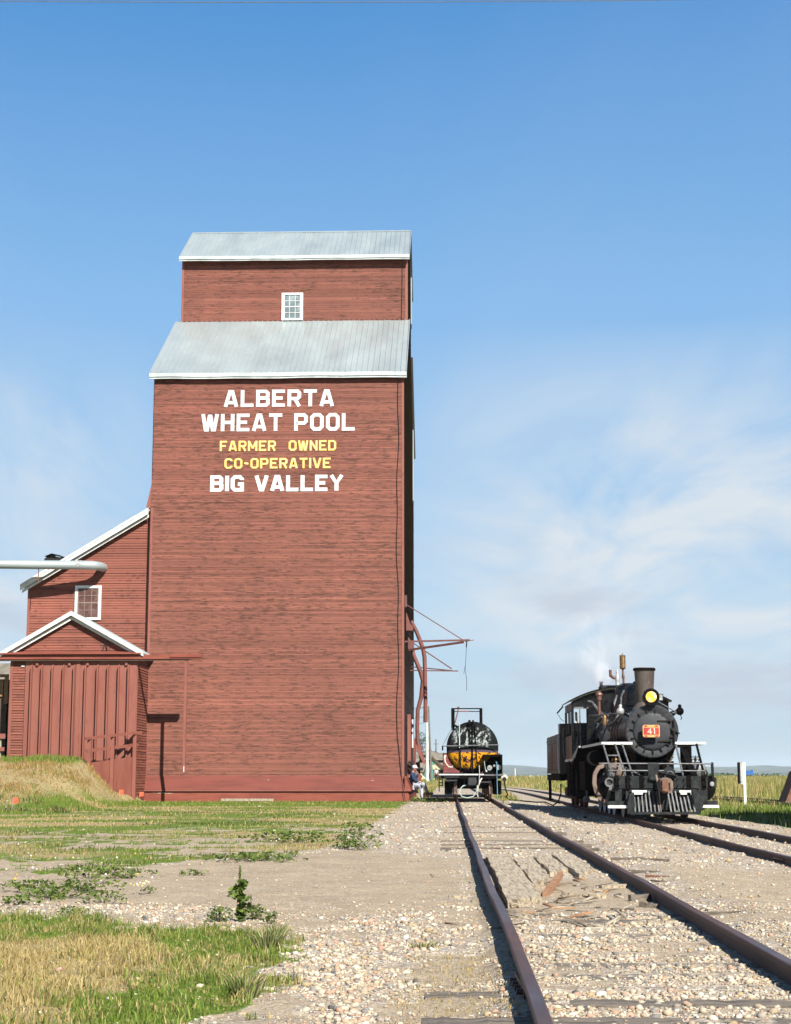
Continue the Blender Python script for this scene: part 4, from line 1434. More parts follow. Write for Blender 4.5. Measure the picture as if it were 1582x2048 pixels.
b4.bar((.05, 8.0, 7.15), (1.96, 8.2, 5.88), .05, .05)
b4.bar((.05, 8.0, 5.80), (2.25, 8.2, 5.78), .06, .05)
b4.bar((.05, 9.2, 6.05), (2.0, 8.3, 5.80), .05, .05)
b4.build('jib', M['jib'], el)
# loading spouts
sp_ = MB()
sp_.tube([(.22, 3.2, 7.62), (.45, 3.2, 7.15), (.72, 3.25, 6.45), (.78, 3.3, 6.1), (.80, 3.3, 5.5), (.82, 3.3, 4.2), (.82, 3.3, 3.28)], [.075, .088, .09, .092, .085, .085, .10], 10)
sp_.build('loading_spout', M['spout'], el, smooth=40)
sp_ = MB()
sp_.tube([(.16, 6.4, 6.9), (.24, 6.4, 6.4), (.55, 6.4, 5.65), (.66, 6.45, 5.25), (.58, 6.5, 4.5), (.42, 6.5, 3.9), (.40, 6.5, 3.1), (.42, 6.5, 2.5), (.62, 6.5, 1.7)], [.08, .09, .10, .10, .095, .09, .09, .10, .11], 10)
sp_.build('loading_spout', M['spout'], el, smooth=40)
hp = MB()
hp.prism([(.0, 8.0), (.18, 7.5), (.30, 7.35), (.30, 7.2), (.0, 7.2)], 3.0, 3.5)
hp.prism([(.0, 7.2), (.22, 6.9), (.26, 6.6), (.0, 6.6)], 6.2, 6.7)
hp.build('spout_hood', M['spout'], el)
lg = MB()
lg.box(.06, .20, 2.6, 2.8, .9, 3.6)
lg.box(.26, .36, 5.0, 5.2, .4, 2.6)
lg.bar((.30, 6.2, 2.4), (.75, 6.2, 1.55), .16, .12)
lg.bar((.42, 6.6, 1.62), (.50, 6.7, .5), .18, .1)
lg.build('spout_frame', M['red'], el)
bk = MB()
bk.bar((.05, 3.0, 3.05), (.26, 3.0, 2.8), .1, .1)
bk.bar((.05, 2.9, 3.4), (.30, 2.9, 3.1), .1, .1)
bk.bar((.10, 2.4, 1.60), (.34, 2.4, 1.45), .10, .14)
bk.bar((.12, 2.5, 1.42), (.24, 2.5, 1.22), .09, .12)
bk.bar((.52, 6.5, 1.74), (.72, 6.5, 1.64), .12, .10)
bk.bar((.46, 5.8, 1.36), (.66, 5.8, 1.28), .10, .12)
bk.build('spout_clamp', M['dark'], el)
MB().box(.24, .30, 3.0, 3.1, 2.2, 3.4).build('gauge_board', M['white'], el)

# leaning plank and board on the grass by the wall
px_, py_, _ = el_world(.33, .6)
o = MB().bar((-.16, 0, .98), (.33, -.25, -.02), .16, .06).build('leaning_plank', M['wood_tan'])
o.location = (px_ + .02, py_ + .4, 0)
tag(o, 'bare tan plank leaning against the corner of the elevator in front of the seated man', 'plank')
x_, y_, _ = el_world(-6.3, -.62)
o = MB().box(-1.05, 1.05, -.12, .12, .02, .12).build('timber_board', M['wood_tan'])
o.location = (x_, y_, 0)
o.rotation_euler = (0, 0, ERZ)
tag(o, 'grey board lying on the grass along the foot of the elevator wall', 'board')

# ------------------------------------------------------------------ drive shed
ds = thing('drive_shed', 'red drive shed with gabled sliding doors joined to the elevator', 'shed', (EL[0], EL[1], 0), ERZ)
RS = (11.93 - 8.93) / 5.05
rz_ = lambda x: 8.93 + (x + 15.80) * RS
mb = MB()
siding(mb, lambda z: -15.74 if z < 8.85 else -15.74 + (z - 8.85) / RS, lambda z: WX - .005, 1.0, 11.85, front(.32), lip=.022, seed=8, PITCHB=.105)
mb.build('wall', M['siding_wide'], ds, fixn=False)
mb = MB()
siding(mb, lambda z: .32, lambda z: 15, 1.0, 8.85, leftside(-15.74), seed=9)
mb.build('wall', M['siding'], ds, fixn=False)
MB().prism([(-15.70, 0), (WX, 0), (WX, 11.75), (-15.70, 8.8)], .38, 15).build('core', M['red'], ds)
rf = MB()
rf.prism([(-15.98, rz_(-15.98) - .02), (WX - .04, rz_(WX) - .02), (WX - .04, rz_(WX) + .06), (-15.98, rz_(-15.98) + .06)], -.02, 15.2)
rf.build('roof', M['galv'], ds)
ra = MB()
ra.prism([(-16.0, rz_(-16.0) - .16), (WX - .09, rz_(WX) - .16), (WX - .09, rz_(WX) + .0), (-16.0, rz_(-16.0) + .0)], -.10, -.05)
ra.prism([(-15.95, rz_(-15.95) - .28), (WX - .09, rz_(WX) - .28), (WX - .09, rz_(WX) - .16), (-15.95, rz_(-15.95) - .16)], .05, .10)
ra.prism([(-16.0, rz_(-16.0) + .0), (WX - .09, rz_(WX) + .0), (WX - .09, rz_(WX) + .09), (-16.0, rz_(-16.0) + .09)], -.13, -.04)
ra.build('rake_board', M['white'], ds)
hb = MB()
hb.prism([(-12.10, rz_(-12.10) + .06), (-11.36, rz_(-11.36) + .06), (-11.36, rz_(-11.36) + .34), (-12.10, rz_(-12.10) + .34)], .5, 1.6)
hb.build('roof_hatch', M['galv'], ds)
vc = MB()
vc.lathe([(.14, 0), (.14, .55)], (-14.55, 1.2, rz_(-14.6)), 'Z', 10)
vc.add([(x, y, z) for (x, z) in ((-15.25, 10.20), (-14.95, 10.32), (-14.6, 10.24), (-14.3, 10.12), (-14.0, 10.10)) for y in (.8, 1.6)], [(0, 1, 3, 2), (2, 3, 5, 4), (4, 5, 7, 6), (6, 7, 9, 8)])
vc.add([(x, y, z - .09) for (x, z) in ((-15.25, 10.20), (-14.95, 10.32), (-14.6, 10.24), (-14.3, 10.12), (-14.0, 10.10)) for y in (.8, 1.6)], [(0, 2, 3, 1), (2, 4, 5, 3), (4, 6, 7, 5), (6, 8, 9, 7)])
vc.box(-15.25, -14.0, .81, .83, 10.02, 10.12)
vc.build('vent_cap', M['dark'], ds)
cb = MB()
cb.box(WX - .10, WX - .008, .245, .33, 1.0, 11.6)
cb.box(-15.77, -15.66, .29, .36, 1.0, 8.7)
cb.build('corner_board', M['red'], ds)
sash_window(ds, -13.77, -12.66, 7.44, 8.88, .30, M['glass_dim'], M['white'], sashmat=M['sash_tan'])

# the gabled porch in front
PY = -2.4
XL, XR, XP = -15.63, -10.57, -13.20
mb = MB()
siding(mb, lambda z: XL + .10, lambda z: -15.03, 1.6, 5.55, front(PY), lip=.034, seed=10, PITCHB=.105)
gl = lambda z: -15.75 + (z - 5.86) / (7.36 - 5.86) * (XP + 15.75)
gr = lambda z: -10.62 - (z - 5.86) / (7.36 - 5.86) * (-10.62 - XP)
siding(mb, gl, gr, 5.86, 7.30, front(PY), lip=.026, seed=11, PITCHB=.105)
mb.build('gable_wall', M['siding_wide'], ds, fixn=False)
mb = MB()
siding(mb, lambda z: PY, lambda z: .30, 0.0, 5.75, rightside(XR), lip=.026, seed=12, PITCHB=.105)
mb.build('porch_wall', M['siding_wide'], ds, fixn=False)
mb = MB()
siding(mb, lambda z: PY, lambda z: .30, 0.0, 5.75, leftside(XL), lip=.026, seed=13, PITCHB=.105)
mb.build('porch_wall', M['siding_wide'], ds, fixn=False)
MB().prism([(XL + .03, 0), (XR - .03, 0), (XR - .03, 5.6), (XP, 7.2), (XL + .03, 5.6)], PY + .03, .3).build('core', M['red'], ds)
cb = MB()
cb.box(XL - .02, XL + .10, PY - .035, PY + .03, 1.5, 5.5)
cb.box(XR - .02, XR + .035, PY - .03, PY + .10, 0, 5.55)
cb.build('corner_board', M['red'], ds)
pr = MB()
S1 = (7.42 - 5.80) / (XP + 15.92)
S2 = (7.42 - 5.80) / (-10.32 - XP)
pr.prism([(-15.95, 5.78), (XP, 7.42), (XP, 7.50), (-15.98, 5.86)], PY - .30, .3)
pr.build('porch_roof', M['galv'], ds)
ribs = MB()
n_ = 11
vs = []
for j in range(n_ + 1):
    yy_ = PY - .30 + (2.70) * j / n_
    ribs.prism([(XP, 7.505), (-10.30, 5.865), (-10.30, 5.84), (XP, 7.49)], yy_, yy_ + .02)
ribs.prism([(XP + .001, 7.42), (-10.30, 5.78), (-10.30, 5.845), (XP + .001, 7.495)], PY - .295, .3)
ribs.build('porch_roof', M['galv'], ds)
rb = MB()
for (xa, za, off) in ((-16.0, 5.76, 0), (-10.27, 5.76, 0)):
    rb.prism([(xa, za - .06), (XP, 7.40 - .06), (XP, 7.40 + .12), (xa, za + .12)], PY - .36, PY - .305)
    s = 1 if xa < XP else -1
    rb.prism([(xa + s * .35, za + .0), (XP, 7.40 - .22), (XP, 7.40 - .065), (xa + s * .05, za - .03)], PY - .20, PY - .14)
rb.build('rake_board', M['white'], ds)
lb = MB()
lb.prism([(PY - .02, 5.93), (PY - .42, 5.84), (PY - .42, 5.79), (PY - .02, 5.80)], -15.98, -10.36, 'YZ')
lb.build('ledge', M['red_light'], ds)
bm_ = MB()
bm_.box(-16.6, -7.93, PY - .30, PY - .10, 5.60, 5.775)
bm_.box(-9.2, -7.95, PY - .34, PY - .305, 5.66, 5.79)
bm_.build('door_track', M['red_light'], ds)
MB().box(-16.6, -8.45, PY - .26, PY - .14, 5.535, 5.597).build('under_beam_strip', M['brown'], ds)  # thin dark strip along the underside of the beam
ps = MB()
ps.box(-8.63, -8.53, PY - .24, PY - .14, 1.28, 5.60)
ps.build('guide_post', M['red'], ds)
MB().box(-8.59, -8.565, PY - .245, PY - .20, 1.17, 1.40).build('post_tip', M['white'], ds)
# doors with battens
bx3 = [180, 247, 315, 385, 455]
def cx3(v): return -15.02 + (v - 145) / (862 - 145) * (15.02 - 10.57)
for (a, b, bs, hs) in ((145, 484, (180, 247, 315, 385, 455), (222, 430)), (488, 862, (528, 605, 672, 742, 805), (547, 797))):
    xa, xb = cx3(a), cx3(b)
    dr = MB().box(xa, xb, PY - .075, PY - .03, 1.62, 5.58).build('sliding_door', M['red'], ds)
    bt = MB()
    for v in bs:
        xx = cx3(v) + .03
        bt.box(xx, xx + .05, PY - .25, PY - .0755, 1.66, 5.28)
        bt.prism([(PY - .0756, 5.281), (PY - .25, 5.281), (PY - .0756, 5.42)], xx, xx + .05, 'YZ')
    bt.build('batten', M['red'], dr)
    hg = MB()
    for v in hs:
        xx = cx3(v)
        hg.box(xx - .05, xx + .05, PY - .16, PY - .076, 5.36, 5.62)
    hg.build('hanger', M['red'], dr)
cs = MB().box(cx3(474), cx3(500), PY - .12, PY - .03, 1.62, 5.60)
cs.build('door_stile', M['red'], ds)
# birds-nest of wires on the gable
wr = MB()
wr.tube([(-11.95, PY - .08, 5.98), (-11.86, PY - .10, 6.22)], .02, 5)
wr.tube([(-11.78, PY - .08, 5.95), (-11.80, PY - .12, 6.30), (-11.70, PY - .1, 6.42)], .018, 5)
wr.build('cable_stub', M['dark'], ds)
MB().box(-15.20, -15.07, PY - .06, PY - .027, 5.32, 5.38).build('label_plate', M['white'], ds)

# grain pipe coming in from the left
gp = thing('grain_pipe', 'long galvanised pipe entering the shed wall from the left', 'pipe', (EL[0], EL[1], 0), ERZ)
mb = MB()
mb.tube([(-30.0, -5.2, 9.10), (-24.0, -3.0, 9.36), (-18.0, -1.45, 9.60), (-15.0, -.85, 9.62), (-13.3, -.62, 9.63), (-12.9, -.52, 9.63), (-12.68, -.30, 9.63), (-12.62, .1, 9.63), (-12.62, .33, 9.63)], .185, 18, cap=False)
mb.build('pipe', M['galv'], gp, smooth=50)
mb = MB()
for (x, y, z) in ((-13.45, -.642, 9.63), (-18, -1.45, 9.6)):
    mb.lathe([(.188, -.11), (.196, -.11), (.196, .11), (.188, .11)], (x, y, z), 'X', 18)
mb.build('pipe_band', M['silver'], gp, smooth=40)
mb = MB().tube([(-15.05, -.86, 9.45), (-15.05, -.86, 8.9)], .02, 6)
mb.build('pipe_strap', M['rust'], gp)

# retaining wall and rail of the ramp
rw = thing('ramp_wall', 'red plank retaining wall with handrail beside the ramp', 'retaining wall', (EL[0], EL[1], 0), ERZ)
A_, B_ = Vector((-10.52, PY - .06)), Vector((-12.25, PY - 3.5))
d_w = (B_ - A_)
def RW(f, off=0.0):
    nrm = Vector((d_w.y, -d_w.x)).normalized()
    p_ = A_ + d_w * f + nrm * off
    return (p_.x, p_.y)
def wallpiece(f0, f1, za0, za1, zb0, zb1, o0, o1):
    mb = MB()
    q = []
    for (f, zt, zb) in ((f0, za0, zb0), (f1, za1, zb1)):
        for o in (o0, o1):
            x, y = RW(f, o)
            q += [(x, y, zb), (x, y, zt)]
    mb.add(q, [(0, 1, 5, 4), (2, 6, 7, 3), (0, 2, 3, 1), (4, 5, 7, 6), (1, 3, 7, 5), (0, 4, 6, 2)])
    return mb
nrm = Vector((d_w.y, -d_w.x)).normalized()
out_s = 1 if nrm.x > 0 else -1
wallpiece(0, 1, 1.78, 1.42, -.2, -.2, 0, -.08 * out_s).build('retaining_board', M['red'], rw)
for f, zt, zb in ((.04, 2.74, -.1), (.40, 2.62, .0), (.76, 2.50, .3)):
    x, y = RW(f, .06 * out_s)
    MB().box(x - .07, x + .07, y - .07, y + .07, zb, zt - .04).build('post', M['red'], rw)
wallpiece(-.04, .84, 2.78, 2.47, 2.68, 2.37, -.03, .16 * out_s).build('handrail', M['red'], rw)
wallpiece(-.02, .80, 2.30, 2.02, 2.18, 1.90, .0, .05 * out_s).build('mid_rail', M['red'], rw)
x, y = RW(0, .03 * out_s)

# low end of a handrail and the dark lean-to at the left edge of the frame
x, y = spot(3, 1520, 1.62)
def leftpt(px, Yw): return (px - 791) / F_ * (Yw * CP + .5 * SP)
lr = thing('ramp_railing', 'red wooden railing end at the left edge before the shed', 'railing', (leftpt(9, 60), 60, 0))
MB().box(-2.4, 0, -.05, .03, 2.38, 2.56).build('top_rail', M['red'], lr)
MB().box(-2.4, -.02, -.05, .03, 1.93, 2.07).build('lower_rail', M['red'], lr)
MB().box(-.32, -.16, .032, .14, 1.4, 2.5).build('post', M['wood_tan'], lr)
MB().box(-1.9, -1.75, .032, .14, 1.4, 2.5).build('post', M['wood_tan'], lr)
wg = thing('timber_wagon', 'dark wooden wagon body with orange posts at the left edge', 'wagon', (leftpt(11, 66), 66, 0))
MB().box(-4.5, -.06, .05, 3.2, 1.75, 4.9).build('body', M['brown'], wg)
pp = MB()
pp.box(-.16, .0, -.04, .05, 3.9, 5.05)
pp.box(-4.6, .0, -.05, .06, 4.98, 5.10)
pp.build('frame', M['wood_orange'], wg)
MB().box(-.75, -.2, -.035, .049, 4.2, 4.85).build('panel', M['wood_orange'], wg)
for xx in (-3.6, -.9):
    MB().lathe([(.42, -.06), (.42, .06)], (xx, .3, 2.05), 'Y', 16).build('wheel', M['soot'], wg)
bh = thing('storage_building', 'low building with grey brown roof beyond the left shed corner', 'building', (leftpt(-40, 95), 95, 0))
MB().box(-6, 4.2, 0, 6, 0, 5.2).build('wall', M['brown'], bh)
MB().prism([(-.4, 4.9), (3, 7.7), (6.4, 4.9)], -6.3, 4.6, 'YZ').build('roof', M['shingle'], bh)
MB().box(-1, 0, -.05, 0, 1.2, 2.2).build('window', M['dark'], bh)

for (px, py, z, lb_) in ((24, 1616, .3, 'small orange marker flag low on the dry bank at far left'),
                       (238, 1594, .35, 'small orange marker flag at the right foot of the dry bank'),
                       (279, 1583, .4, 'small orange marker flag beside the elevator corner')):
    x, y = spot(px, py + 8, .05)
    y2 = min(y, 63.4)
    for _ in range(60):                       # walk along the sight line till it meets the slope
        yy = 44 + _ * .32
        v = (1024 - (py + 6)) / F_
        rr_ = ((px - 791) / F_, CP - SP * v, SP + CP * v)
        tt = yy / rr_[1]
        xx, zz_ = rr_[0] * tt, CAM_H + rr_[2] * tt
        if zz_ <= gz1(xx, yy) + .05: break
    f = thing('marker_flag', lb_, 'flag', (xx, yy, gz1(xx, yy)), 0, 'orange marker flags by the ramp')
    MB().tube([(0, 0, -.02), (.01, 0, .42)], .006, 5).build('stake', M['silver'], f)
    MB().add([(.01, 0, .24), (.16, .03, .26), (.15, .02, .42), (.01, 0, .42), (.01, .006, .24), (.16, .036, .26), (.15, .026, .42), (.01, .006, .42)], [(0, 1, 2, 3), (7, 6, 5, 4)]).build('pennant', M['orange'], f)

# ------------------------------------------------------------------ steam locomotive
def ring(mb, c, r0, r1, y0, y1, n=40):
    """flat ring facing -y"""
    mb.lathe([(r0, y0), (r1, y0), (r1, y1), (r0, y1), (r0, y0)], c, 'Y', n)
    return mb


LS = 0.032
M['pilot'] = mat('pilot_paint', (0.13, 0.135, 0.14), 0.5, c2=(0.04, 0.04, 0.04), scale=6)
LY0 = 39.9
lo_m = thing('steam_locomotive', 'black steam locomotive with amber headlight and red number plate', 'locomotive', (5.23 + LS * LY0, LY0, .02), -math.atan(LS))
BL, SO = M['steel_blk'], M['soot']
CZ = 2.16


def wheel(parent, x, y, r, side, spokes=12, rimmat=None, wd=.12):
    """wheel in the y-z plane standing on z = 0"""
    mb = MB()
    mb.lathe([(r * .86, -wd / 2), (r * .97, -wd / 2), (r * .97, wd / 2), (r * .86, wd / 2), (r * .86, -wd / 2)], (x, y, r), 'X', 28)
    mb.lathe([(r * .22, -wd * .6), (r * .22, wd * .6)], (x, y, r), 'X', 14)
    for k in range(spokes):
        a = 2 * PI * k / spokes + .2
        mb.bar((x, y + math.cos(a) * r * .18, r + math.sin(a) * r * .18), (x, y + math.cos(a) * r * .88, r + math.sin(a) * r * .88), .05, .06, (1, 0, 0))
    wmesh = mb.build('wheel', SO, parent, smooth=40)
    ty = MB().lathe([(r * .972, -wd * .55), (r * 1.0, -wd * .55), (r * 1.0, wd * .45), (r * 1.045, wd * .46), (r * 1.045, wd * .62), (r * .972, wd * .62), (r * .972, -wd * .55)] if side < 0 else
                    [(r * .972, wd * .55), (r * 1.0, wd * .55), (r * 1.0, -wd * .45), (r * 1.045, -wd * .46), (r * 1.045, -wd * .62), (r * .972, -wd * .62), (r * .972, wd * .55)], (x, y, r), 'X', 32)
    ty.build('tyre', M['rail'], wmesh, smooth=40)
    if rimmat:
        xs_ = x + side * wd * .56
        MB().lathe([(r * .90, 0), (r * .995, 0), (r * .995, side * .006), (r * .90, side * .006), (r * .90, 0)], (xs_, y, r), 'X', 32).build('painted_rim', rimmat, wmesh)
    return wmesh


# frames and underside
fr = MB()
fr.box(-.52, -.44, .3, 12.2, .55, 1.12)
fr.box(.44, .52, .3, 12.2, .55, 1.12)
fr.box(-.44, .44, .5, 12.2, .78, 1.05)
fr.box(-1.0, 1.0, 8.9, 12.2, .55, 1.5)
fr.box(-.6, .6, 5.2, 9, 1.0, 1.6)
fr.box(-1.35, -1.0, 9.4, 10.2, .35, 1.2)
fr.box(-1.42, -.95, 11.0, 12.3, .45, 1.5)
fr.box(.95, 1.42, 11.0, 12.3, .45, 1.5)
fr.build('frame', SO, lo_m)
# front beam with straps and bolts
bm_ = MB()
bm_.box(-1.22, -.26, 0, .2, .74, 1.03)
bm_.box(.26, 1.05, 0, .2, .74, 1.03)
bm_.box(-.26, .26, .06, .24, .70, 1.02)
bm_.box(-1.36, -1.22, .08, .3, .80, .98)
bm_.box(1.05, 1.30, .1, .5, .76, 1.0)
bm_.build('front_beam', M['beam'], lo_m)
st = MB()
for x in (-1.13, -.86, -.52, .62, .98, 1.16):
    st.box(x - .05, x + .05, -.03 if x < 1.1 else .07, .0 if x < 1.1 else .1, .72, 1.05)
for x in (-1.15, -1.08, -.88, -.80, -.46, .34, .50, .64, .96, 1.0):
    for z in (.80, .96):
        st.lathe([(.018, 0), (.018, -.03), (.002, -.036)], (x, -.03, z), 'Y', 8)
st.build('beam_strap', M['soot'], lo_m)
rg = MB()
rg.lathe([(.075, 0), (.115, 0), (.115, -.05), (.075, -.05), (.075, 0)], (-1.30, .06, .88), 'Y', 20)
rg.build('lifting_ring', M['lightgrey'], lo_m, smooth=40)
ml = MB()
ml.lathe([(.045, 0), (.06, -.04), (.05, -.07), (.002, -.075)], (1.18, .09, .84), 'Y', 14)
ml.build('marker_lens', M['silver'], lo_m, smooth=50)
# pilot with slanting bars
pi_ = MB()
N = 16
for i in range(N):
    x = -.74 + 1.40 * i / (N - 1)
    if -.18 < x < .02: continue
    pi_.bar((x * .97, .02, .66), (x * 1.02 + .03, -.28, .17), .034, .05)
pi_.build('pilot_bar', M['pilot'], lo_m)
pf = MB()
pf.bar((-.86, -.29, .15), (.80, -.29, .15), .09, .06)
pf.bar((-.84, .05, .68), (-.22, .05, .68), .08, .07)
pf.bar((.14, .05, .68), (.80, .05, .68), .08, .07)
pf.prism([(-.84, .62), (-.74, .64), (-.72, .18), (-.90, .12), (-.90, .4)], -.24, -.14)
pf.prism([(.78, .70), (.68, .66), (.70, .18), (.84, .12), (.92, .35)], -.24, -.14)
pf.box(-.78, .74, .05, .12, .22, .62)
pf.build('pilot_frame', M['beam'], lo_m)
ah = MB()
ah.tube([(-.18, -.04, 1.05), (-.16, -.12, .92), (-.13, -.16, .72), (-.12, -.16, .5), (-.10, -.20, .18)], [.03, .035, .03, .018, .018], 8)
ah.build('air_hose', M['rustpale'], lo_m, smooth=50)
# coupler
cp = MB()
cp.prism([(-.13, .96), (-.02, 1.0), (.10, .98), (.17, .90), (.17, .72), (.10, .63), (-.04, .62), (-.13, .70)], -.50, -.12)
cp.box(-.08, .12, -.12, .3, .72, .92)
cp.build('coupler', M['rustpale'], lo_m)
kn = MB()
kn.prism([(-.10, .94), (.04, .96), (.06, .66), (-.10, .68)], -.57, -.505)
kn.build('coupler_knuckle', M['rust'], lo_m)
MB().prism([(.065, .88), (.10, .88), (.10, .70), (.065, .70)], -.52, -.501).build('coupler_pocket', M['dark'], lo_m)
# drawhead block and bracket above the coupler
db = MB()
db.box(-.36, -.10, .0, .22, 1.03, 1.34)
db.prism([(.02, 1.0), (.26, 1.0), (.30, 1.16), (.16, 1.28), (.04, 1.20)], .0, .2)
db.bar((-.10, -.05, 1.14), (.34, -.05, 1.04), .03, .04)
db.bar((-.34, -.03, 1.0), (-.10, -.03, .96), .12, .10)
db.build('draw_bracket', M['beam'], lo_m)
tb_m = MB()
tb_m.tube([(.04, .0, 1.02), (.10, -.03, 1.12), (.18, -.06, 1.15), (.26, -.02, 1.08)], .018, 6)
tb_m.tube([(-.9, .2, 1.24), (-.55, .1, 1.06)], .02, 6)
tb_m.build('uncoupling_lever', M['lightgrey'], lo_m)
# handrails across the front
hr = MB()
hr.tube([(-1.55, .04, 1.335), (1.22, .04, 1.325)], .017, 8)
hr.tube([(-1.33, .02, 1.165), (1.02, .02, 1.155)], .015, 8)
hr.build('front_handrail', M['lightgrey'], lo_m)
hp_ = MB()
hp_.tube([(1.20, .05, 1.36), (1.21, .05, 1.0), (1.23, .12, .80)], .035, 8)
hp_.tube([(-1.34, .04, 1.33), (-1.34, .04, 1.0)], .02, 8)
hp_.tube([(1.02, .05, 1.16), (1.07, .05, 1.15), (1.08, .05, 1.0)], .015, 6)
hp_.box(.93, .99, .02, .08, 1.0, 1.16)
hp_.build('handrail_post', M['beam'], lo_m)
# footboards and little steps
for (x0, x1, zt, zh) in ((-1.36, -.86, .33, .42), (.82, 1.30, .34, .42)):
    fb = MB().box(x0, x1, -.16, .10, zt - .065, zt).build('footboard', M['white'], lo_m)
    xm = (x0 + x1) / 2
    h = MB()
    h.box(x0 + (.0 if x0 < 0 else .0), x1 - .0, .0, .10, zt + .001, zt + .10)
    h.box(xm - .09 + (.03 if x0 < 0 else -.12), xm + .07 + (.03 if x0 < 0 else -.12), .02, .09, zt + .10, .74)
    h.box(x1 - .05 if x0 < 0 else x0, x1 + .02 if x0 < 0 else x0 + .06, .03, .09, zt + .10, .74)
    h.build('footboard_hanger', M['beam'], fb)
MB().prism([(.84, .74), (1.06, .74), (1.06, .30), (.88, .18), (.80, .34)], .0, .08).build('side_plate', M['beam'], lo_m)
for (x0, x1, z) in ((-.78, -.42, .69), (.36, .64, .69)):
    s = MB()
    s.box(x0, x1, -.16, .0, z - .05, z)
    s.box(x0 + .03, x1 - .1, -.155, .0, z - .10, z - .052)
    s.build('step', M['white'], lo_m)
# cylinders and valve chests
for s in (-1, 1):
    c = MB()
    c.lathe([(.001, -.09), (.10, -.09), (.13, -.03), (.31, 0), (.345, .03), (.345, 1.05), (.31, 1.08), (.001, 1.08)], (s * 1.10, 1.1, .74), 'Y', 28)
    c.build('cylinder', SO, lo_m, smooth=40)
    v = MB()
    v.lathe([(.215, 0), (.215, 1.2)], (s * 1.0, 1.0, 1.16), 'Y', 24)
    v.box(s * 1.0 - .22, s * 1.0 + .22, 1.05, 2.15, .8, 1.2)
    vo_ = v.build('valve_chest', SO, lo_m, smooth=40)
    MB().lathe([(.001, -.05), (.10, -.05), (.13, -.03), (.205, 0), (.205, .02)], (s * 1.0, .98, 1.16), 'Y', 24).build('valve_cover', M['rustpale'] if s < 0 else M['lightgrey'], vo_, smooth=50)
    k = MB()
    k.lathe([(.03, 0), (.03, .06), (.055, .06), (.04, .10), (.012, .11), (.012, .17)], (s * 1.0, 1.4, 1.37), 'Z', 10)
    k.tube([(s * 1.0 - .09, 1.4, 1.40), (s * 1.0 - .07, 1.4, 1.46)], .012, 5)
    k.tube([(s * 1.0 + .09, 1.4, 1.40), (s * 1.0 + .07, 1.4, 1.46)], .012, 5)
    k.build('relief_valve', M['brass'], vo_)
# curved jacket edge in front of the left cylinder
cj = MB()
pts = [(-1.06, .98, 1.27), (-1.30, .95, 1.30), (-1.48, .93, 1.24), (-1.57, .92, 1.08), (-1.59, .92, .86), (-1.55, .93, .66), (-1.44, .94, .48), (-1.30, .95, .36)]
for i in range(len(pts) - 1):
    cj.bar(pts[i], tuple(p + (q - p) * 1.06 for p, q in zip(pts[i], pts[i + 1])), .10, .035, (0, 1, 0))
cj.build('cylinder_jacket', M['rustpale'], lo_m)
pb = MB()
pb.bar((-1.20, .6, .80), (-1.34, .6, .38), .03, .07)
pb.bar((-1.30, .55, 1.28), (-1.24, .5, 1.02), .06, .05)
pb.bar((-1.10, .7, 1.22), (-1.14, .7, 1.02), .05, .05)
pb.build('cylinder_stay', M['lightgrey'], lo_m)
# smokebox, front ring and door
sbx = MB()
sbx.lathe([(.60, 2.0), (.665, 2.02), (.665, 4.0), (.60, 4.0)], (0, 0, CZ), 'Y', 56)
sbx.build('smokebox', BL, lo_m, smooth=35)
sf = MB()
sf.lathe([(.44, 1.985), (.52, 1.955), (.655, 1.955), (.68, 1.975), (.68, 2.06), (.664, 2.07), (.44, 2.07), (.44, 1.985)], (0, 0, CZ), 'Y', 64)
ro = sf.build('smokebox_ring', M['smoke_grey'], lo_m, smooth=35)
rv = MB()
for k in range(28):
    a = 2 * PI * k / 28
    rv.ball((math.cos(a) * .625, 1.952, CZ + math.sin(a) * .625), .013, 6, 4)
rv.build('rivet_ring', M['dark'], ro)
dr = MB()
dr.lathe([(.001, 1.885), (.15, 1.888), (.30, 1.90), (.42, 1.92), (.475, 1.935), (.49, 1.96), (.49, 2.05)], (0, 0, CZ), 'Y', 56)
door = dr.build('smokebox_door', M['smoke_grey'], lo_m, smooth=50)
dg = MB()
for k in range(15):
    a = 2 * PI * (k + .3) / 15
    c_, s_ = math.cos(a), math.sin(a)
    dg.bar((c_ * .47, 1.915, CZ + s_ * .47), (c_ * .54, 1.93, CZ + s_ * .54), .03, .03, (0, 1, 0))
    dg.ball((c_ * .55, 1.935, CZ + s_ * .55), .026, 8, 5)
dg.build('door_clamp', M['dark'], door)
hg = MB()
for z in (CZ + .26, CZ - .25):
    hg.bar((.14, 1.885, z), (.50, 1.90, z + .005), .02, .035, (0, 0, 1))
    hg.ball((.46, 1.90, z), .045, 8, 6)
hg.tube([(.56, 1.90, CZ + .30), (.56, 1.90, CZ - .30)], .022, 8)
hg.ball((.53, 1.89, CZ + .02), .05, 8, 6)
hg.bar((.50, 1.90, CZ + .06), (.70, 1.92, CZ - .06), .03, .03)
hg.build('door_hinge', M['dark'], door)
ln = MB().lathe([(.035, 0), (.035, -.20), (.001, -.21)], (-.03, 1.86, CZ + .44), 'Y', 10)
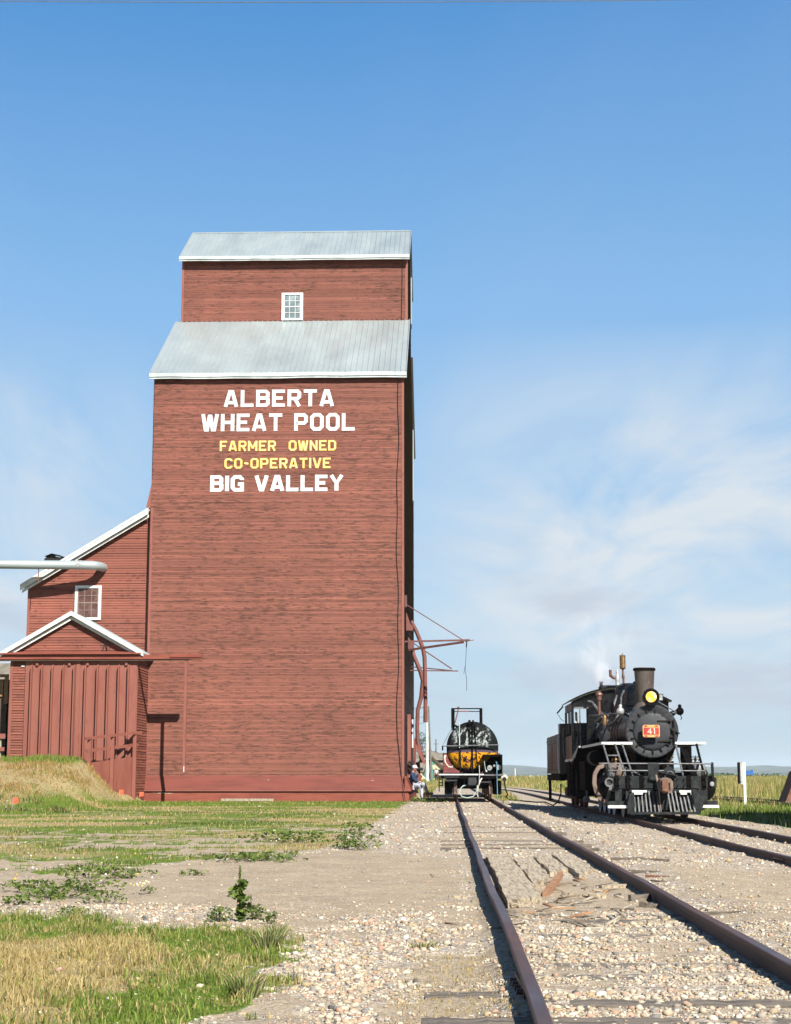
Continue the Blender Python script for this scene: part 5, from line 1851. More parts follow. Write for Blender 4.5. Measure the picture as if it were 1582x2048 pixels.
# number plate
np_ = MB()
np_.prism([(-.235, CZ - .155), (-.265, CZ - .125), (-.265, CZ + .125), (-.235, CZ + .155), (.135, CZ + .155), (.165, CZ + .125), (.165, CZ - .125), (.135, CZ - .155)], 1.70, 1.722)
M['plate_edge'] = mat('plate_yellow', (.80, .36, .10), .5, c2=(.78, .45, .22), scale=20)
M['plate_red'] = mat('plate_red', (.50, .04, .03), .5)
M['plate_cream'] = mat('plate_cream', (.82, .70, .52), .5)
plate = np_.build('number_plate', M['plate_edge'], door)
MB().box(-.20, .10, 1.722, 1.885, CZ - .1, CZ + .1).build('plate_bracket', M['dark'], plate)
MB().box(-.240, .140, 1.690, 1.6995, CZ - .085, CZ + .085).build('plate_field', M['plate_red'], plate)
q = MB()
for z in (CZ - .125, CZ + .125):
    q.box(-.225, -.150, 1.692, 1.6996, z - .016, z + .016)
    q.box(.050, .125, 1.692, 1.6996, z - .016, z + .016)
q.build('plate_bar', M['plate_red'], plate)
lettering('41', -.155, .055, CZ - .075, .15, 1.6895, M['plate_cream'], plate, 1.1, name='number', depth=.004, gap=1.4)
# headlight
M['lamp_lens'] = mat('lit_headlight', (1.0, .38, .03), .3, c2=(1.0, .86, .42), scale=5.5, lo=.46, hi=.66, emit=.50)
hl = MB()
hl.lathe([(.001, 1.95), (.209, 1.95), (.209, 1.80), (.218, 1.80), (.22, 1.84), (.20, 2.12), (.12, 2.20), (.001, 2.22)], (-.02, 0, 3.03), 'Y', 32)
hl.box(-.14, .10, 1.9, 2.1, 2.80, 2.86)
hl.box(.17, .30, 1.88, 1.98, 2.93, 3.11)
hlo = hl.build('headlight', BL, lo_m, smooth=40)
MB().lathe([(.001, 1.775), (.10, 1.782), (.205, 1.805), (.205, 1.83)], (-.02, 0, 3.03), 'Y', 32).build('lens', M['lamp_lens'], hlo, smooth=60)
MB().lathe([(.207, 1.79), (.217, 1.79), (.217, 1.7995), (.207, 1.7995), (.207, 1.79)], (-.02, 0, 3.03), 'Y', 32).build('lens_rim', BL, hlo, smooth=40)
nb = MB()
nb.box(.19, .28, 1.872, 1.8795, 2.95, 3.09)
nb.build('number_glass', M['silver'], hlo)
# stack
sk_ = MB()
sk_.lathe([(.36, 2.74), (.30, 2.84), (.215, 2.95), (.225, 3.1), (.268, 3.78), (.285, 3.79), (.29, 3.83), (.275, 3.86), (.255, 3.86), (.24, 3.78), (.20, 3.0)], (-.01, 3.2, 0), 'Z', 36)
sk_.build('smokestack', M['stack'], lo_m, smooth=40)
MB().lathe([(.291, 3.785), (.297, 3.80), (.297, 3.83), (.29, 3.845)], (-.01, 3.2, 0), 'Z', 36).build('stack_rim', SO, lo_m, smooth=40)
# boiler and bands
bo = MB()
bo.lathe([(.655, 4.0), (.655, 5.6), (.70, 6.6), (.74, 7.4), (.78, 8.2), (.78, 9.7)], (0, 0, CZ + .02), 'Y', 56)
bo.build('boiler', BL, lo_m, smooth=35)
bd = MB()
for y, r in ((4.05, .668), (4.9, .662), (5.6, .664), (6.3, .69), (7.0, .722), (7.8, .768), (8.9, .788)):
    bd.lathe([(r, y), (r + .008, y + .01), (r + .008, y + .06), (r, y + .07)], (0, 0, CZ + .02), 'Y', 56)
bd.build('boiler_band', M['smoke_grey'], lo_m, smooth=30)
fbx = MB().box(-.62, .62, 7.6, 9.8, .9, 2.1)
fbx.build('firebox', SO, lo_m)
sd_ = MB()
sd_.prism([(-.95, .85), (-.42, .95), (-.40, 1.7), (.40, 1.7), (.42, .95), (.95, .85)], 2.2, 3.4)
sd_.box(-.9, .9, 1.4, 2.2, .72, .98)
sd_.build('saddle', SO, lo_m)
# domes
d1 = MB()
d1.lathe([(.50, 2.74), (.44, 2.86), (.405, 2.98), (.40, 3.42), (.385, 3.52), (.33, 3.60), (.22, 3.655), (.001, 3.67)], (0, 7.0, 0), 'Z', 36)
dome_a = d1.build('steam_dome', BL, lo_m, smooth=50)
d2 = MB()
d2.lathe([(.46, 2.70), (.39, 2.84), (.375, 2.92), (.40, 2.94), (.40, 3.0), (.345, 3.02), (.34, 3.36), (.30, 3.47), (.20, 3.53), (.001, 3.55)], (.0, 5.2, 0), 'Z', 36)
d2.lathe([(.07, 3.5), (.07, 3.60), (.001, 3.63)], (-.02, 5.2, 0), 'Z', 12)
dome_b = d2.build('sand_dome', BL, lo_m, smooth=50)
wv = MB()
wv.tube([(-.15, 7, 3.62), (-.155, 7, 3.78), (-.16, 7, 3.85), (-.165, 7, 3.98), (-.17, 7, 4.10)], [.035, .03, .045, .025, .03], 8)
wo_ = wv.build('whistle', M['copper'], dome_a)
bz = MB().lathe([(.04, 4.06), (.085, 4.09), (.09, 4.12), (.085, 4.16), (.085, 4.46), (.06, 4.475), (.012, 4.48), (.012, 4.53)], (-.17, 7, 0), 'Z', 18)
bz.build('whistle_bell', M['brass'], dome_a, smooth=40)
sv = MB()
sv.lathe([(.06, 3.62), (.05, 3.70), (.065, 3.75), (.065, 3.86), (.035, 3.9), (.045, 3.98), (.02, 4.05)], (-.33, 7.0, 0), 'Z', 12)
sv.build('safety_valve', M['silver'], dome_a, smooth=50)
ev = MB().tube([(-.33, 7, 3.80), (-.44, 7, 3.82), (-.52, 7, 3.88), (-.53, 7, 4.05)], [.04, .04, .05, .04], 10)
ev.build('valve_elbow', M['rust'], dome_a, smooth=50)
sp2 = MB()
sp2.tube([(-.36, 5.0, 3.36), (-.44, 5.0, 3.2), (-.46, 4.98, 2.95), (-.52, 4.95, 2.72), (-.70, 4.9, 2.4)], .028, 8)
sp2.tube([(.36, 5.0, 3.36), (.44, 5.0, 3.2), (.46, 4.98, 2.95), (.52, 4.95, 2.72), (.70, 4.9, 2.4)], .028, 8)
sp2.tube([(-.40, 6.6, 3.3), (-.50, 6.5, 3.0), (-.62, 6.4, 2.72)], .03, 8)
sp2.build('sand_pipe', M['lightgrey'], lo_m, smooth=50)
# marker lamps
for (x, mt) in ((-.74, M['silver']), (.80, M['soot'])):
    lm = MB()
    lm.ball((x, 2.5, 2.69), .105, 14, 10)
    lm.lathe([(.04, 0), (.05, .06), (.02, .09)], (x, 2.5, 2.78), 'Z', 10)
    l_ = lm.build('marker_lamp', mt, lo_m, smooth=60)
    br = MB()
    br.tube([(x * .72, 2.5, 2.56), (x * .9, 2.5, 2.66)], .03, 6)
    br.tube([(x * .68, 2.5, 2.66), (x * .88, 2.5, 2.70)], .02, 6)
    br.tube([(x, 2.4, 2.60), (x + .03, 2.4, 2.50), (x, 2.4, 2.47)], .012, 5)
    br.build('lamp_bracket', SO, l_)
gr_ = MB()
gr_.tube([(.20, 2.2, 2.93), (.42, 2.2, 2.80), (.60, 2.3, 2.70), (.70, 2.4, 2.66)], .014, 6)
gr_.tube([(-.55, 2.3, 2.62), (-.70, 3.2, 2.66), (-.78, 4.6, 2.70), (-.86, 6.5, 2.74), (-.98, 9.0, 2.80)], .02, 6)
gr_.tube([(.66, 2.3, 2.62), (.76, 3.2, 2.66), (.80, 4.6, 2.70), (.88, 6.5, 2.74), (.98, 9.0, 2.80)], .02, 6)
for x in (-.74, -.80, -.88):
    gr_.tube([(x, 3.2 + (-.74 - x) * 24, 2.66 + (-.74 - x) * .5), (x + .14, 3.2 + (-.74 - x) * 24, 2.55)], .015, 5)
gr_.build('boiler_handrail', M['lightgrey'], lo_m, smooth=50)
# pipework
pw = MB()
pw.tube([(-.98, 9.4, 3.25), (-.86, 9.3, 3.22), (-.74, 9.0, 3.0), (-.62, 8.6, 2.83), (-.50, 8.3, 2.82)], .04, 8)
pw.tube([(-.80, 8.9, 2.62), (-.62, 8.2, 2.80), (-.55, 8.0, 2.86)], .055, 8)
pw.tube([(-.72, 8.2, 2.56), (-.60, 7.6, 2.68), (-.52, 7.4, 2.72)], .035, 8)
pw.tube([(-.60, 7.3, 2.62), (-.72, 6.6, 2.5), (-.72, 5.8, 2.45), (-.68, 4.6, 2.5), (-.60, 4.0, 2.62)], .028, 8)
pw.tube([(-.82, 8.0, 2.2), (-.84, 6.6, 2.05), (-.80, 5.0, 2.0)], .03, 8)
pw.build('steam_pipe', M['lightgrey'], lo_m, smooth=50)
pk = MB()
pk.tube([(-.90, 3.4, 1.92), (-.90, 5.6, 1.96)], .06, 8)
pk.tube([(-.9, 5.5, 2.0), (-1.2, 5.5, 2.02)], .05, 8)
pk.tube([(-.55, 6.4, 3.05), (-.55, 6.4, 2.75)], .05, 8)
pk.build('feed_pipe', SO, lo_m, smooth=50)
ap = MB()
ap.lathe([(.13, 1.92), (.15, 1.95), (.15, 2.18), (.10, 2.22), (.07, 2.24), (.07, 2.40)], (-.98, 4.3, 0), 'Z', 16)
apo = ap.build('air_pump', M['smoke_grey'], lo_m, smooth=40)
MB().lathe([(.06, 2.40), (.06, 2.60), (.03, 2.66), (.001, 2.68)], (-.98, 4.3, 0), 'Z', 12).build('lubricator', M['brass'], apo, smooth=50)
lt = MB()
lt.lathe([(.08, 0), (.08, .12), (.11, .14), (.11, .20), (.04, .26)], (-.72, 8.6, 3.25), 'Z', 12)
lt.tube([(-.72, 8.6, 2.8), (-.72, 8.6, 3.3)], .045, 8)
lt.build('turret_valve', M['copper'], lo_m, smooth=50)
# air reservoir under the left running board
ar = MB()
ar.lathe([(.001, -.06), (.14, -.04), (.19, 0), (.19, 1.3), (.14, 1.34), (.001, 1.36)], (-1.16, 4.9, 1.52), 'Y', 22)
aro = ar.build('air_reservoir', M['soot'], lo_m, smooth=40)
for y in (4.98, 5.35):
    MB().lathe([(.192, 0), (.205, 0), (.205, .08), (.192, .08)], (-1.16, y, 1.52), 'Y', 22).build('reservoir_strap', M['rustpale'], aro, smooth=40)
# running boards: level, then falling to the cab floor
for s in (-1, 1):
    rb = MB()
    x0, x1 = (s * .66, s * 1.30)
    a_, b_ = min(x0, x1), max(x0, x1)
    rb.box(a_, b_, 1.7, 8.0, 1.815, 1.855)
    rb.prism([(8.0, 1.815), (9.3, 1.48), (9.3, 1.52), (8.0, 1.855)], a_ if s > 0 else a_ - .12, b_ if s < 0 else b_ + .12, 'YZ')
    rbo = rb.build('running_board', SO, lo_m)
    e = MB()
    xe = s * 1.30
    e.box(min(xe, xe + s * .012), max(xe, xe + s * .012), 1.66, 8.0, 1.82, 1.885)
    e.bar((s * 1.38, 8.0, 1.87), (s * 1.47, 9.3, 1.53), .06, .05)
    e.box(min(s * 1.46, s * 1.50), max(s * 1.46, s * 1.50), 9.3, 12.3, 1.46, 1.53)
    e.box(a_ - .02 if s < 0 else a_ - .12, b_ + .12 if s < 0 else b_ + .02, 1.655, 1.69, 1.82, 1.885)
    e.build('white_edge', M['white'], rbo)
# stays from the running board to the beam; ladder on the left
sy = MB()
sy.tube([(-.80, 1.68, 1.83), (-.72, .12, 1.03)], .024, 8)
sy.tube([(.56, 1.68, 1.83), (.50, .12, 1.03)], .024, 8)
sy.build('front_stay', M['lightgrey'], lo_m)
sy = MB()
sy.bar((1.08, 1.68, 1.83), (1.02, .15, 1.03), .05, .05)
sy.bar((.72, 1.7, 1.8), (.80, .3, 1.03), .16, .03)
sy.box(.66, .95, 1.66, 1.68, 1.20, 1.8)
for z in (1.75, 1.68, 1.61, 1.54, 1.47):
    sy.tube([(.72, 1.5, z), (.92, 1.5, z)], .02, 6)
sy.tube([(.7, 1.2, 1.50), (1.05, 1.2, 1.50)], .012, 5)
sy.build('side_stay', SO, lo_m)
ld_ = MB()
ld_.bar((-1.28, 1.68, 1.83), (-1.22, .1, 1.03), .035, .05)
ld_.bar((-.98, 1.68, 1.83), (-.90, .1, 1.03), .035, .05)
for f in (.36, .70):
    ld_.bar((-1.28 + .06 * f, 1.68 - 1.58 * f, 1.83 - .8 * f), (-.98 + .08 * f, 1.68 - 1.58 * f, 1.83 - .8 * f), .12, .03)
ld_.build('ladder', M['lightgrey'], lo_m)
dc = MB()
for i in range(7):
    dc.ball((.44 - i * .03, 1.45 + i * .02, 1.50 - i * .055), .026, 8, 6)
dc.build('drain_chain', M['rustpale'], lo_m)
# cab
CW, CF, CR_ = 1.47, 9.6, 12.3
arc = lambda x, dz=0: 3.20 + dz + .46 * (1 - (x / 1.62) ** 2)
def arch_strip(mb, x0, x1, zb, y0, y1, n=8):
    for i in range(n):
        a, b = x0 + (x1 - x0) * i / n, x0 + (x1 - x0) * (i + 1) / n
        mb.prism([(a, zb), (b, zb), (b, arc(b, -.03)), (a, arc(a, -.03))], y0, y1)
cbm = MB()
arch_strip(cbm, -CW, CW, 3.04, CF, CF + .04, 14)
cbm.box(-CW, -1.40, CF, CF + .04, 1.5, 3.04)
cbm.box(-1.02, -.93, CF, CF + .04, 1.86, 3.04)
cbm.box(-.93, -.6, CF, CF + .04, 1.0, 2.25)
cbm.box(-.93, -.74, CF, CF + .04, 2.25, 3.04)
cbm.box(1.02, CW, CF, CF + .04, 1.5, 2.2)
cbm.box(1.38, CW, CF, CF + .04, 2.2, 3.04)
cbm.box(.6, 1.02, CF, CF + .04, 1.0, 3.04)
cbm.box(-.74, .6, CF + .001, CF + .039, 2.6, 3.04)
cbm.box(-1.40, -.95, CF + .3, CF + .34, 1.5, 2.62)
cbf = cbm.build('cab_front', BL, lo_m)
ap_ = MB()
ap_.box(-1.235, -1.20, CF - .02, CF + .03, 1.86, 3.04)
ap_.box(-1.40, -.96, CF - .02, CF - .001, 3.04, 3.09)
ap_.build('door_frame', M['lightgrey'], cbf)
for s in (-1, 1):
    xs0, xs1 = (s * CW, s * (CW - .04))
    a_, b_ = min(xs0, xs1), max(xs0, xs1)
    sdm = MB()
    sdm.box(a_, b_, CF + .041, CR_, 1.5, 2.28)
    sdm.box(a_, b_, CF + .041, CR_, 2.98, 3.22)
    for (y0, y1) in ((CF + .041, CF + .25), (10.9, 11.0), (CR_ - .35, CR_)):
        sdm.box(a_, b_, y0, y1, 2.28, 2.98)
    cs_ = sdm.build('cab_side', M['tender'] if s < 0 else BL, lo_m)
    f_ = MB()
    xq = s * (CW + .012)
    a_, b_ = min(xq, xq + s * .02), max(xq, xq + s * .02)
    f_.box(a_, b_, CF + .22, CR_ - .3, 2.24, 2.30)
    f_.box(a_, b_, CF + .22, CF + .28, 2.30, 3.0)
    f_.box(a_, b_, CR_ - .36, CR_ - .30, 2.30, 3.0)
    f_.build('window_frame', SO, cs_)
rf_ = MB()
n_ = 18
vs = []
for i in range(n_ + 1):
    x = -1.55 + 3.10 * i / n_
    for y in (CF - .18, CR_ + .35):
        vs += [(x, y, arc(x)), (x, y, arc(x) + .04)]
fs = []
for i in range(n_):
    a = i * 4
    fs += [(a + 1, a + 5, a + 7, a + 3), (a, a + 2, a + 6, a + 4), (a, a + 4, a + 5, a + 1), (a + 2, a + 3, a + 7, a + 6)]
fs += [(0, 1, 3, 2), (n_ * 4, n_ * 4 + 2, n_ * 4 + 3, n_ * 4 + 1)]
rf_.add(vs, fs)
rf_.build('cab_roof', BL, lo_m, smooth=30)
cv_ = MB()
cv_.box(-.45, .35, 10.6, 11.6, 3.70, 3.80)
cv_.lathe([(.05, 3.66), (.05, 3.86), (.09, 3.88), (.001, 3.9)], (-.5, 10.2, 0), 'Z', 10)
cv_.build('roof_vent', SO, lo_m)
ib = MB()
ib.lathe([(.74, 9.64), (.74, 10.1), (.001, 10.12)], (0, 0, CZ + .02), 'Y', 30)
ib.box(-1.43, -1.0, 10.4, 11.2, 1.5, 2.1)
ib.box(-.05, 1.43, 11.0, 11.3, 1.5, 2.0)
ib.build('backhead', SO, lo_m)
ah_ = MB()  # dark boxes added to close the bright gaps under cab and boards
ah_.box(-1.28, -.55, 7.4, 9.3, .62, 1.45)
ah_.box(-1.42, -.4, 10.2, 12.6, .40, 1.45)
ah_.box(.55, 1.28, 7.4, 9.3, .62, 1.45)
ah_.box(-1.2, 1.2, 12.4, 13.2, .5, 1.1)
ah_.build('dark_filler', SO, lo_m)
cl_ = MB()
cl_.bar((-1.30, 10.0, 2.95), (-1.28, 10.0, 2.2), .07, .05)
cl_.build('gauge_glass', M['plate_cream'], lo_m)
aw = MB()
aw.bar((-1.53, 12.3, 3.22), (-1.72, 12.4, 3.0), .04, .035)
aw.tube([(-1.70, 12.4, 2.98), (-1.60, 12.4, 2.82), (-1.50, 12.4, 2.74)], .008, 5)
aw.build('cab_awning_rod', SO, lo_m)
gh = MB().tube([(-1.50, CR_ - .05, 2.55), (-1.55, CR_ - .05, 2.45), (-1.55, CR_ - .05, 1.7), (-1.50, CR_ - .05, 1.6)], .018, 6)
gh.build('grab_iron', M['lightgrey'], lo_m)
# wheels and rods
for s in (-1, 1):
    wheel(lo_m, s * .735, 1.75, .37, s, 10, M['white'])
    for y in (4.0, 5.35, 6.7, 8.05):
        wheel(lo_m, s * .735, y, .56, s, 14, M['white'])
    rd = MB()
    rd.box(min(s * .86, s * .92), max(s * .86, s * .92), 3.9, 8.2, .44, .55)
    for y in (4.0, 5.35, 6.7, 8.05):
        rd.lathe([(.10, 0), (.10, s * .10), (.001, s * .11)], (s * .85, y, .495), 'X', 14)
    rd.bar((s * .98, 2.3, .74), (s * .98, 6.7, .52), .05, .12)
    rd.box(min(s * .9, s * 1.08), max(s * .9, s * 1.08), 2.3, 2.8, .58, .92)
    rd.build('side_rod', M['smoke_grey'], lo_m)
ax = MB()
for y, r in ((1.75, .37), (4.0, .56), (5.35, .56), (6.7, .56), (8.05, .56)):
    ax.lathe([(.08, -.7), (.08, .7)], (0, y, r), 'X', 12)
ax.build('axle', SO, lo_m)
br_ = MB()
for y in (2.0, 3.2, 4.7, 6.0, 7.4):
    br_.box(-.9, .9, y, y + .12, .30, .42)
br_.box(-.95, .95, 1.3, 1.5, .32, .5)
br_.build('brake_rigging', SO, lo_m)
inj = MB()
inj.lathe([(.09, 0), (.09, .35), (.05, .4)], (-1.15, 8.4, .35), 'Y', 12)
inj.tube([(-1.15, 8.3, .35), (-1.15, 8.6, .8), (-1.1, 9.0, 1.3)], .03, 8)
inj.build('injector', M['lightgrey'], lo_m, smooth=50)
cs3 = MB()
for z in (.55, .85, 1.15):
    cs3.box(-1.5, -1.2, 10.3, 10.7, z, z + .04)
cs3.box(-1.5, -1.47, 10.28, 10.72, .5, 1.5)
cs3.build('cab_step', SO, lo_m)
MB().ball((-1.49, 9.7, 1.42), .03, 8, 6).build('cab_lamp', M['redcar'], lo_m)

# ------------------------------------------------------------------ tender
te = thing('locomotive_tender', 'rust streaked black tender coupled behind the locomotive cab', 'tender', (5.23 + LS * LY0, LY0, .02), -math.atan(LS))
tb2 = MB()
tb2.box(-1.60, 1.50, 13.2, 20.0, 1.10, 2.22)
tb2.build('tank', M['tender'], te)
tf = MB()
tf.box(-1.62, 1.52, 13.18, 20.02, 2.20, 2.245)
tf.box(-1.615, 1.515, 13.19, 20.01, 1.10, 1.15)
tf.box(-1.60, -1.57, 13.2, 20.0, 2.245, 2.38)
tf.box(1.47, 1.50, 13.2, 20.0, 2.245, 2.38)
tf.box(-1.6, 1.5, 19.96, 20.0, 2.245, 2.38)
tf.build('coaming', M['tender'], te)
tc_ = MB()
tc_.box(-1.58, 1.48, 13.2, 14.0, 2.24, 2.70)
tc_.box(-1.40, 1.3, 14.0, 16.5, 2.20, 2.34)
tc_.build('coal_board', M['tender'], te)
tr = MB()
for y in np.arange(13.5, 20, .42):
    for z in (1.22, 2.12):
        tr.ball((-1.603, float(y), z), .014, 6, 4)
tr.build('rivet_row', M['tender'], te)
MB().box(-1.612, -1.601, 16.9, 17.25, 1.2, 2.05).build('rust_streak', M['rustpale'], te)
fr = MB()
fr.box(-1.45, 1.35, 13.1, 20.2, .88, 1.099)
fr.box(-1.60, -1.45, 13.1, 20.15, .86, 1.06)
fr.box(-1.56, -1.46, 19.9, 20.0, .15, .9)
fr.box(-1.58, -1.40, 19.8, 20.1, .15, .20)
fr.box(-.4, .4, 14.5, 19, .5, .9)
fr.build('underframe', SO, te)
for yc in (14.6, 18.2):
    tk = MB()
    for s in (-1, 1):
        tk.prism([(yc - .95, .42), (yc - .6, .62), (yc + .6, .62), (yc + .95, .42), (yc + .6, .30), (yc - .6, .30)], min(s * .92, s * 1.04), max(s * .92, s * 1.04), 'YZ')
    tk.box(-1.0, 1.0, yc - .2, yc + .2, .5, .88)
    tk.build('truck_frame', M['rust'], te)
    for s in (-1, 1):
        for dy in (-.8, .8):
            wmb = MB()
            wmb.lathe([(.40, -.06), (.42, .06), (.30, .05), (.1, .07), (.001, .07)] if s > 0 else [(.001, -.07), (.1, -.07), (.30, -.05), (.42, -.06), (.40, .06), (.001, .06)], (s * .735, yc + dy, .41), 'X', 26)
            wmb.build('wheel', M['rust'], te, smooth=35)
lad = MB().tube([(-1.62, 13.16, 2.3), (-1.66, 13.1, 2.1), (-1.66, 13.1, 1.3), (-1.62, 13.1, 1.1)], .022, 6)
lad.build('grab_iron', M['silver'], te)

# ------------------------------------------------------------------ tank car
def tank_material():
    m, t, p, oc, out = newmat('flaking_tank_end')
    sp = t.n('ShaderNodeSeparateXYZ')
    t.link(oc, sp.inputs[0])
    z = t.math('ADD', sp.outputs[2], t.math('MULTIPLY', t.math('ABSOLUTE', sp.outputs[0]), .04))
    n1 = t.noise(t.vmul(oc, (1, 1, .7)), 4.2, 7.0, .72, .7)
    n2 = t.noise(oc, 7.0, 5.0, .7)
    n3 = t.noise(oc, 5.5, 5.0, .65, .5)
    blk, wht, yel, pur = (.012, .013, .013, 1), (.36, .39, .37, 1), (.74, .33, .012, 1), (.10, .075, .11, 1)
    up = t.mix(t.mapr(t.math('ADD', n1, t.math('MULTIPLY', t.math('SUBTRACT', n2, .5), .35)), .51, .55), blk, wht)
    uz = t.math('MULTIPLY', t.mapr(z, 2.04, 2.12), t.mapr(z, 2.86, 2.68))
    xr = t.mapr(t.math('ABSOLUTE', t.math('ADD', sp.outputs[0], .05)), .80, .62)
    up = t.mix(t.math('MULTIPLY', uz, xr), blk, up)
    low = t.mix(t.mapr(t.math('ADD', n3, t.math('MULTIPLY', t.math('SUBTRACT', n2, .5), .6)), .53, .57), yel, (.03, .018, .014, 1))
    low = t.mix(t.mapr(n2, .60, .68), low, (.62, .22, .10, 1))
    lz = t.mapr(t.math('ADD', z, t.math('MULTIPLY', t.math('SUBTRACT', n1, .5), .25)), 1.28, 1.20)
    low = t.mix(lz, low, (.05, .03, .028, 1))
    c = t.mix(t.mapr(z, 1.83, 1.86), low, pur)
    c = t.mix(t.mapr(z, 1.92, 1.95), c, up)
    t.link(c, p.inputs['Base Color'])
    p.inputs['Roughness'].default_value = .75
    p.inputs['Specular IOR Level'].default_value = .04
    return m


M['tank_end'] = tank_material()
TS = .0314
TY0 = 64.3
tk_ = thing('tank_car', 'old railway tank car with flaking black and yellow end', 'tank car', (1.02 + TS * TY0, TY0, .12), -math.atan(TS))
TZ = 2.02
hd = MB()
prof = [(.001, .62), (.3, .635), (.55, .67), (.75, .725), (.90, .80), (.98, .88), (1.02, .98), (1.02, 1.02)]
hd.lathe(prof, (0, 0, TZ), 'Y', 56)
hd.build('tank_head', M['tank_end'], tk_, smooth=50)
hd = MB()
hd.lathe([(1.02, 1.021), (1.02, 9.6), (.98, 9.7), (.9, 9.78), (.001, 9.96)], (0, 0, TZ), 'Y', 56)
hd.build('tank', BL, tk_, smooth=40)
hd = MB()
for y in (1.05, 2.6, 5.0, 7.6):
    hd.lathe([(1.022, y), (1.034, y), (1.034, y + .07), (1.022, y + .07)], (0, 0, TZ), 'Y', 56)
hd.build('tank_band', SO, tk_, smooth=30)
dm = MB()
dm.lathe([(.42, 2.85), (.42, 3.02), (.36, 3.06), (.18, 3.09), (.001, 3.10)], (-.10, 4.4, 0), 'Z', 24)
dm.build('dome', M['white'], tk_, smooth=40)
ff = MB()
ff.box(-.84, -.70, 1.5, 1.66, 2.72, 3.60)
ff.box(.30, .42, 1.5, 1.66, 2.90, 3.60)
ff.box(-.82, .40, 1.54, 1.60, 3.565, 3.61)
ff.box(-.70, .30, 1.54, 1.60, 3.46, 3.49)
ff.bar((.36, 1.6, 3.5), (.44, 3.4, 2.95), .06, .05)
ff.bar((-.76, 1.58, 2.95), (-.60, 1.58, 2.86), .25, .08)
ff.build('loading_frame', SO, tk_)
lv = MB()
lv.tube([(-.70, 1.5, 2.98), (-.60, 1.45, 3.35), (-.55, 1.45, 3.58)], .022, 6)
lv.ball((-.55, 1.45, 3.62), .05, 8, 6)
lv.build('valve_lever', M['rust'], tk_)
MB().box(-.5, -.12, 1.535, 1.539, 3.455, 3.495).build('red_strip', M['redcar'], tk_)
tp_ = MB()
tp_.box(-.16, -.07, .60, 1.4, 2.94, 3.10)
tp_.box(.0, .06, .60, 1.4, 2.94, 3.10)
tp_.bar((-.11, .60, 3.05), (-.11, .585, 2.02), .05, .03)
tp_.bar((.03, .60, 3.05), (-.03, .585, 2.05), .04, .03)
tp_.bar((-.02, .60, 2.05), (.0, .60, .98), .06, .03)
tp_.bar((-.50, .66, 2.04), (-.49, .62, .98), .06, .03)
tp_.bar((.12, .60, 2.05), (.20, .60, 1.3), .03, .02)
tp_.tube([(-.72, .95, 2.75), (-.55, .66, 2.2), (-.50, .6, 2.0)], .02, 6)
tp_.tube([(.10, .70, 2.95), (.10, .60, 2.5), (.14, .59, 2.05)], .018, 6)
tp_.build('end_strap', SO, tk_)
MB().tube([(-.52, .60, 3.02), (-.52, .56, 2.0)], .022, 6).build('gauge_pipe', M['hose_pale'], tk_)
hr = MB()
hr.tube([(-1.20, .52, 2.07), (1.05, .52, 2.12)], .020, 8)
hr.tube([(-1.18, .52, 2.07), (-1.20, .9, 1.94)], .02, 6)
hr.tube([(-1.20, .52, 2.07), (-.95, 1.0, 2.55), (-.8, 1.3, 2.8)], .012, 5)
hr.build('end_handrail', M['lightgrey'], tk_)
MB().box(-1.22, -1.16, .5, .6, 1.90, 2.08).build('rail_bracket', SO, tk_)
pcv = MB().tube([(-1.08, .62, 1.70), (-1.12, .56, 1.62), (-1.09, .52, 1.44), (-.96, .50, 1.26), (-.82, .50, 1.24), (-.80, .50, 1.30)], [.05, .045, .03, .03, .035, .03], 8)
pcv.build('end_hose', M['cream_hose'], tk_, smooth=50)
# gauge box
gb = MB()
gb.box(.40, 1.16, .10, .78, 1.66, 1.74)
gb.box(.40, .44, .12, .78, 1.02, 1.66)
gb.box(1.11, 1.16, .12, .78, 1.02, 1.66)
gb.box(.40, 1.16, .12, .78, .98, 1.02)
gb.box(.44, 1.11, .74, .78, 1.02, 1.66)
gbo = gb.build('gauge_box', SO, tk_)
for (x, z, r) in ((.66, 1.22, .10), (.84, 1.30, .045), (1.02, 1.24, .10)):
    g = MB()
    g.lathe([(r * .55, .30), (r, .30), (r, .36), (r * .55, .36), (r * .55, .30)], (x, 0, z), 'Y', 20)
    g.lathe([(.02, .28), (.02, .36)], (x, 0, z), 'Y', 8)
    g.build('gauge', M['silver'], gbo, smooth=40)
gg = MB()
gg.bar((.44, .2, 1.5), (.50, .2, 1.12), .02, .05)
gg.bar((.50, .2, 1.10), (.56, .2, 1.10), .03, .08)
gg.build('gauge_arm', M['hose_pale'], gbo)
# deck and sills
dk = MB()
dk.box(-1.28, 1.15, -.02, 10.4, .80, .925)
dk.box(-.35, .35, .1, 10.3, .45, .80)
dk.build('underframe', SO, tk_)
MB().box(-1.34, .42, -.06, -.022, .935, .985).build('white_edge', M['white'], tk_)
MB().box(.43, 1.18, -.06, -.022, .915, .965).build('edge_strip', M['lightgrey'], tk_)
es = MB()
es.box(-1.12, -.55, -.05, -.021, .84, .88)
es.box(-1.10, -.62, .0, .1, .70, .76)
es.box(-.22, .0, -.10, .0, .50, .80)
es.box(.28, .70, -.05, -.021, .64, .70)
es.build('end_fitting', M['smoke_grey'], tk_)
cpl = MB()
cpl.box(-.20, .10, -.40, .0, .55, .82)
cpl.prism([(-.20, .56), (.10, .56), (.14, .72), (.10, .84), (-.18, .84)], -.55, -.40)
cpl.build('coupler', M['smoke_grey'], tk_)
for s in (-1, 1):
    for dy, (a, b) in ((0, (.66, .8)),):
        pass
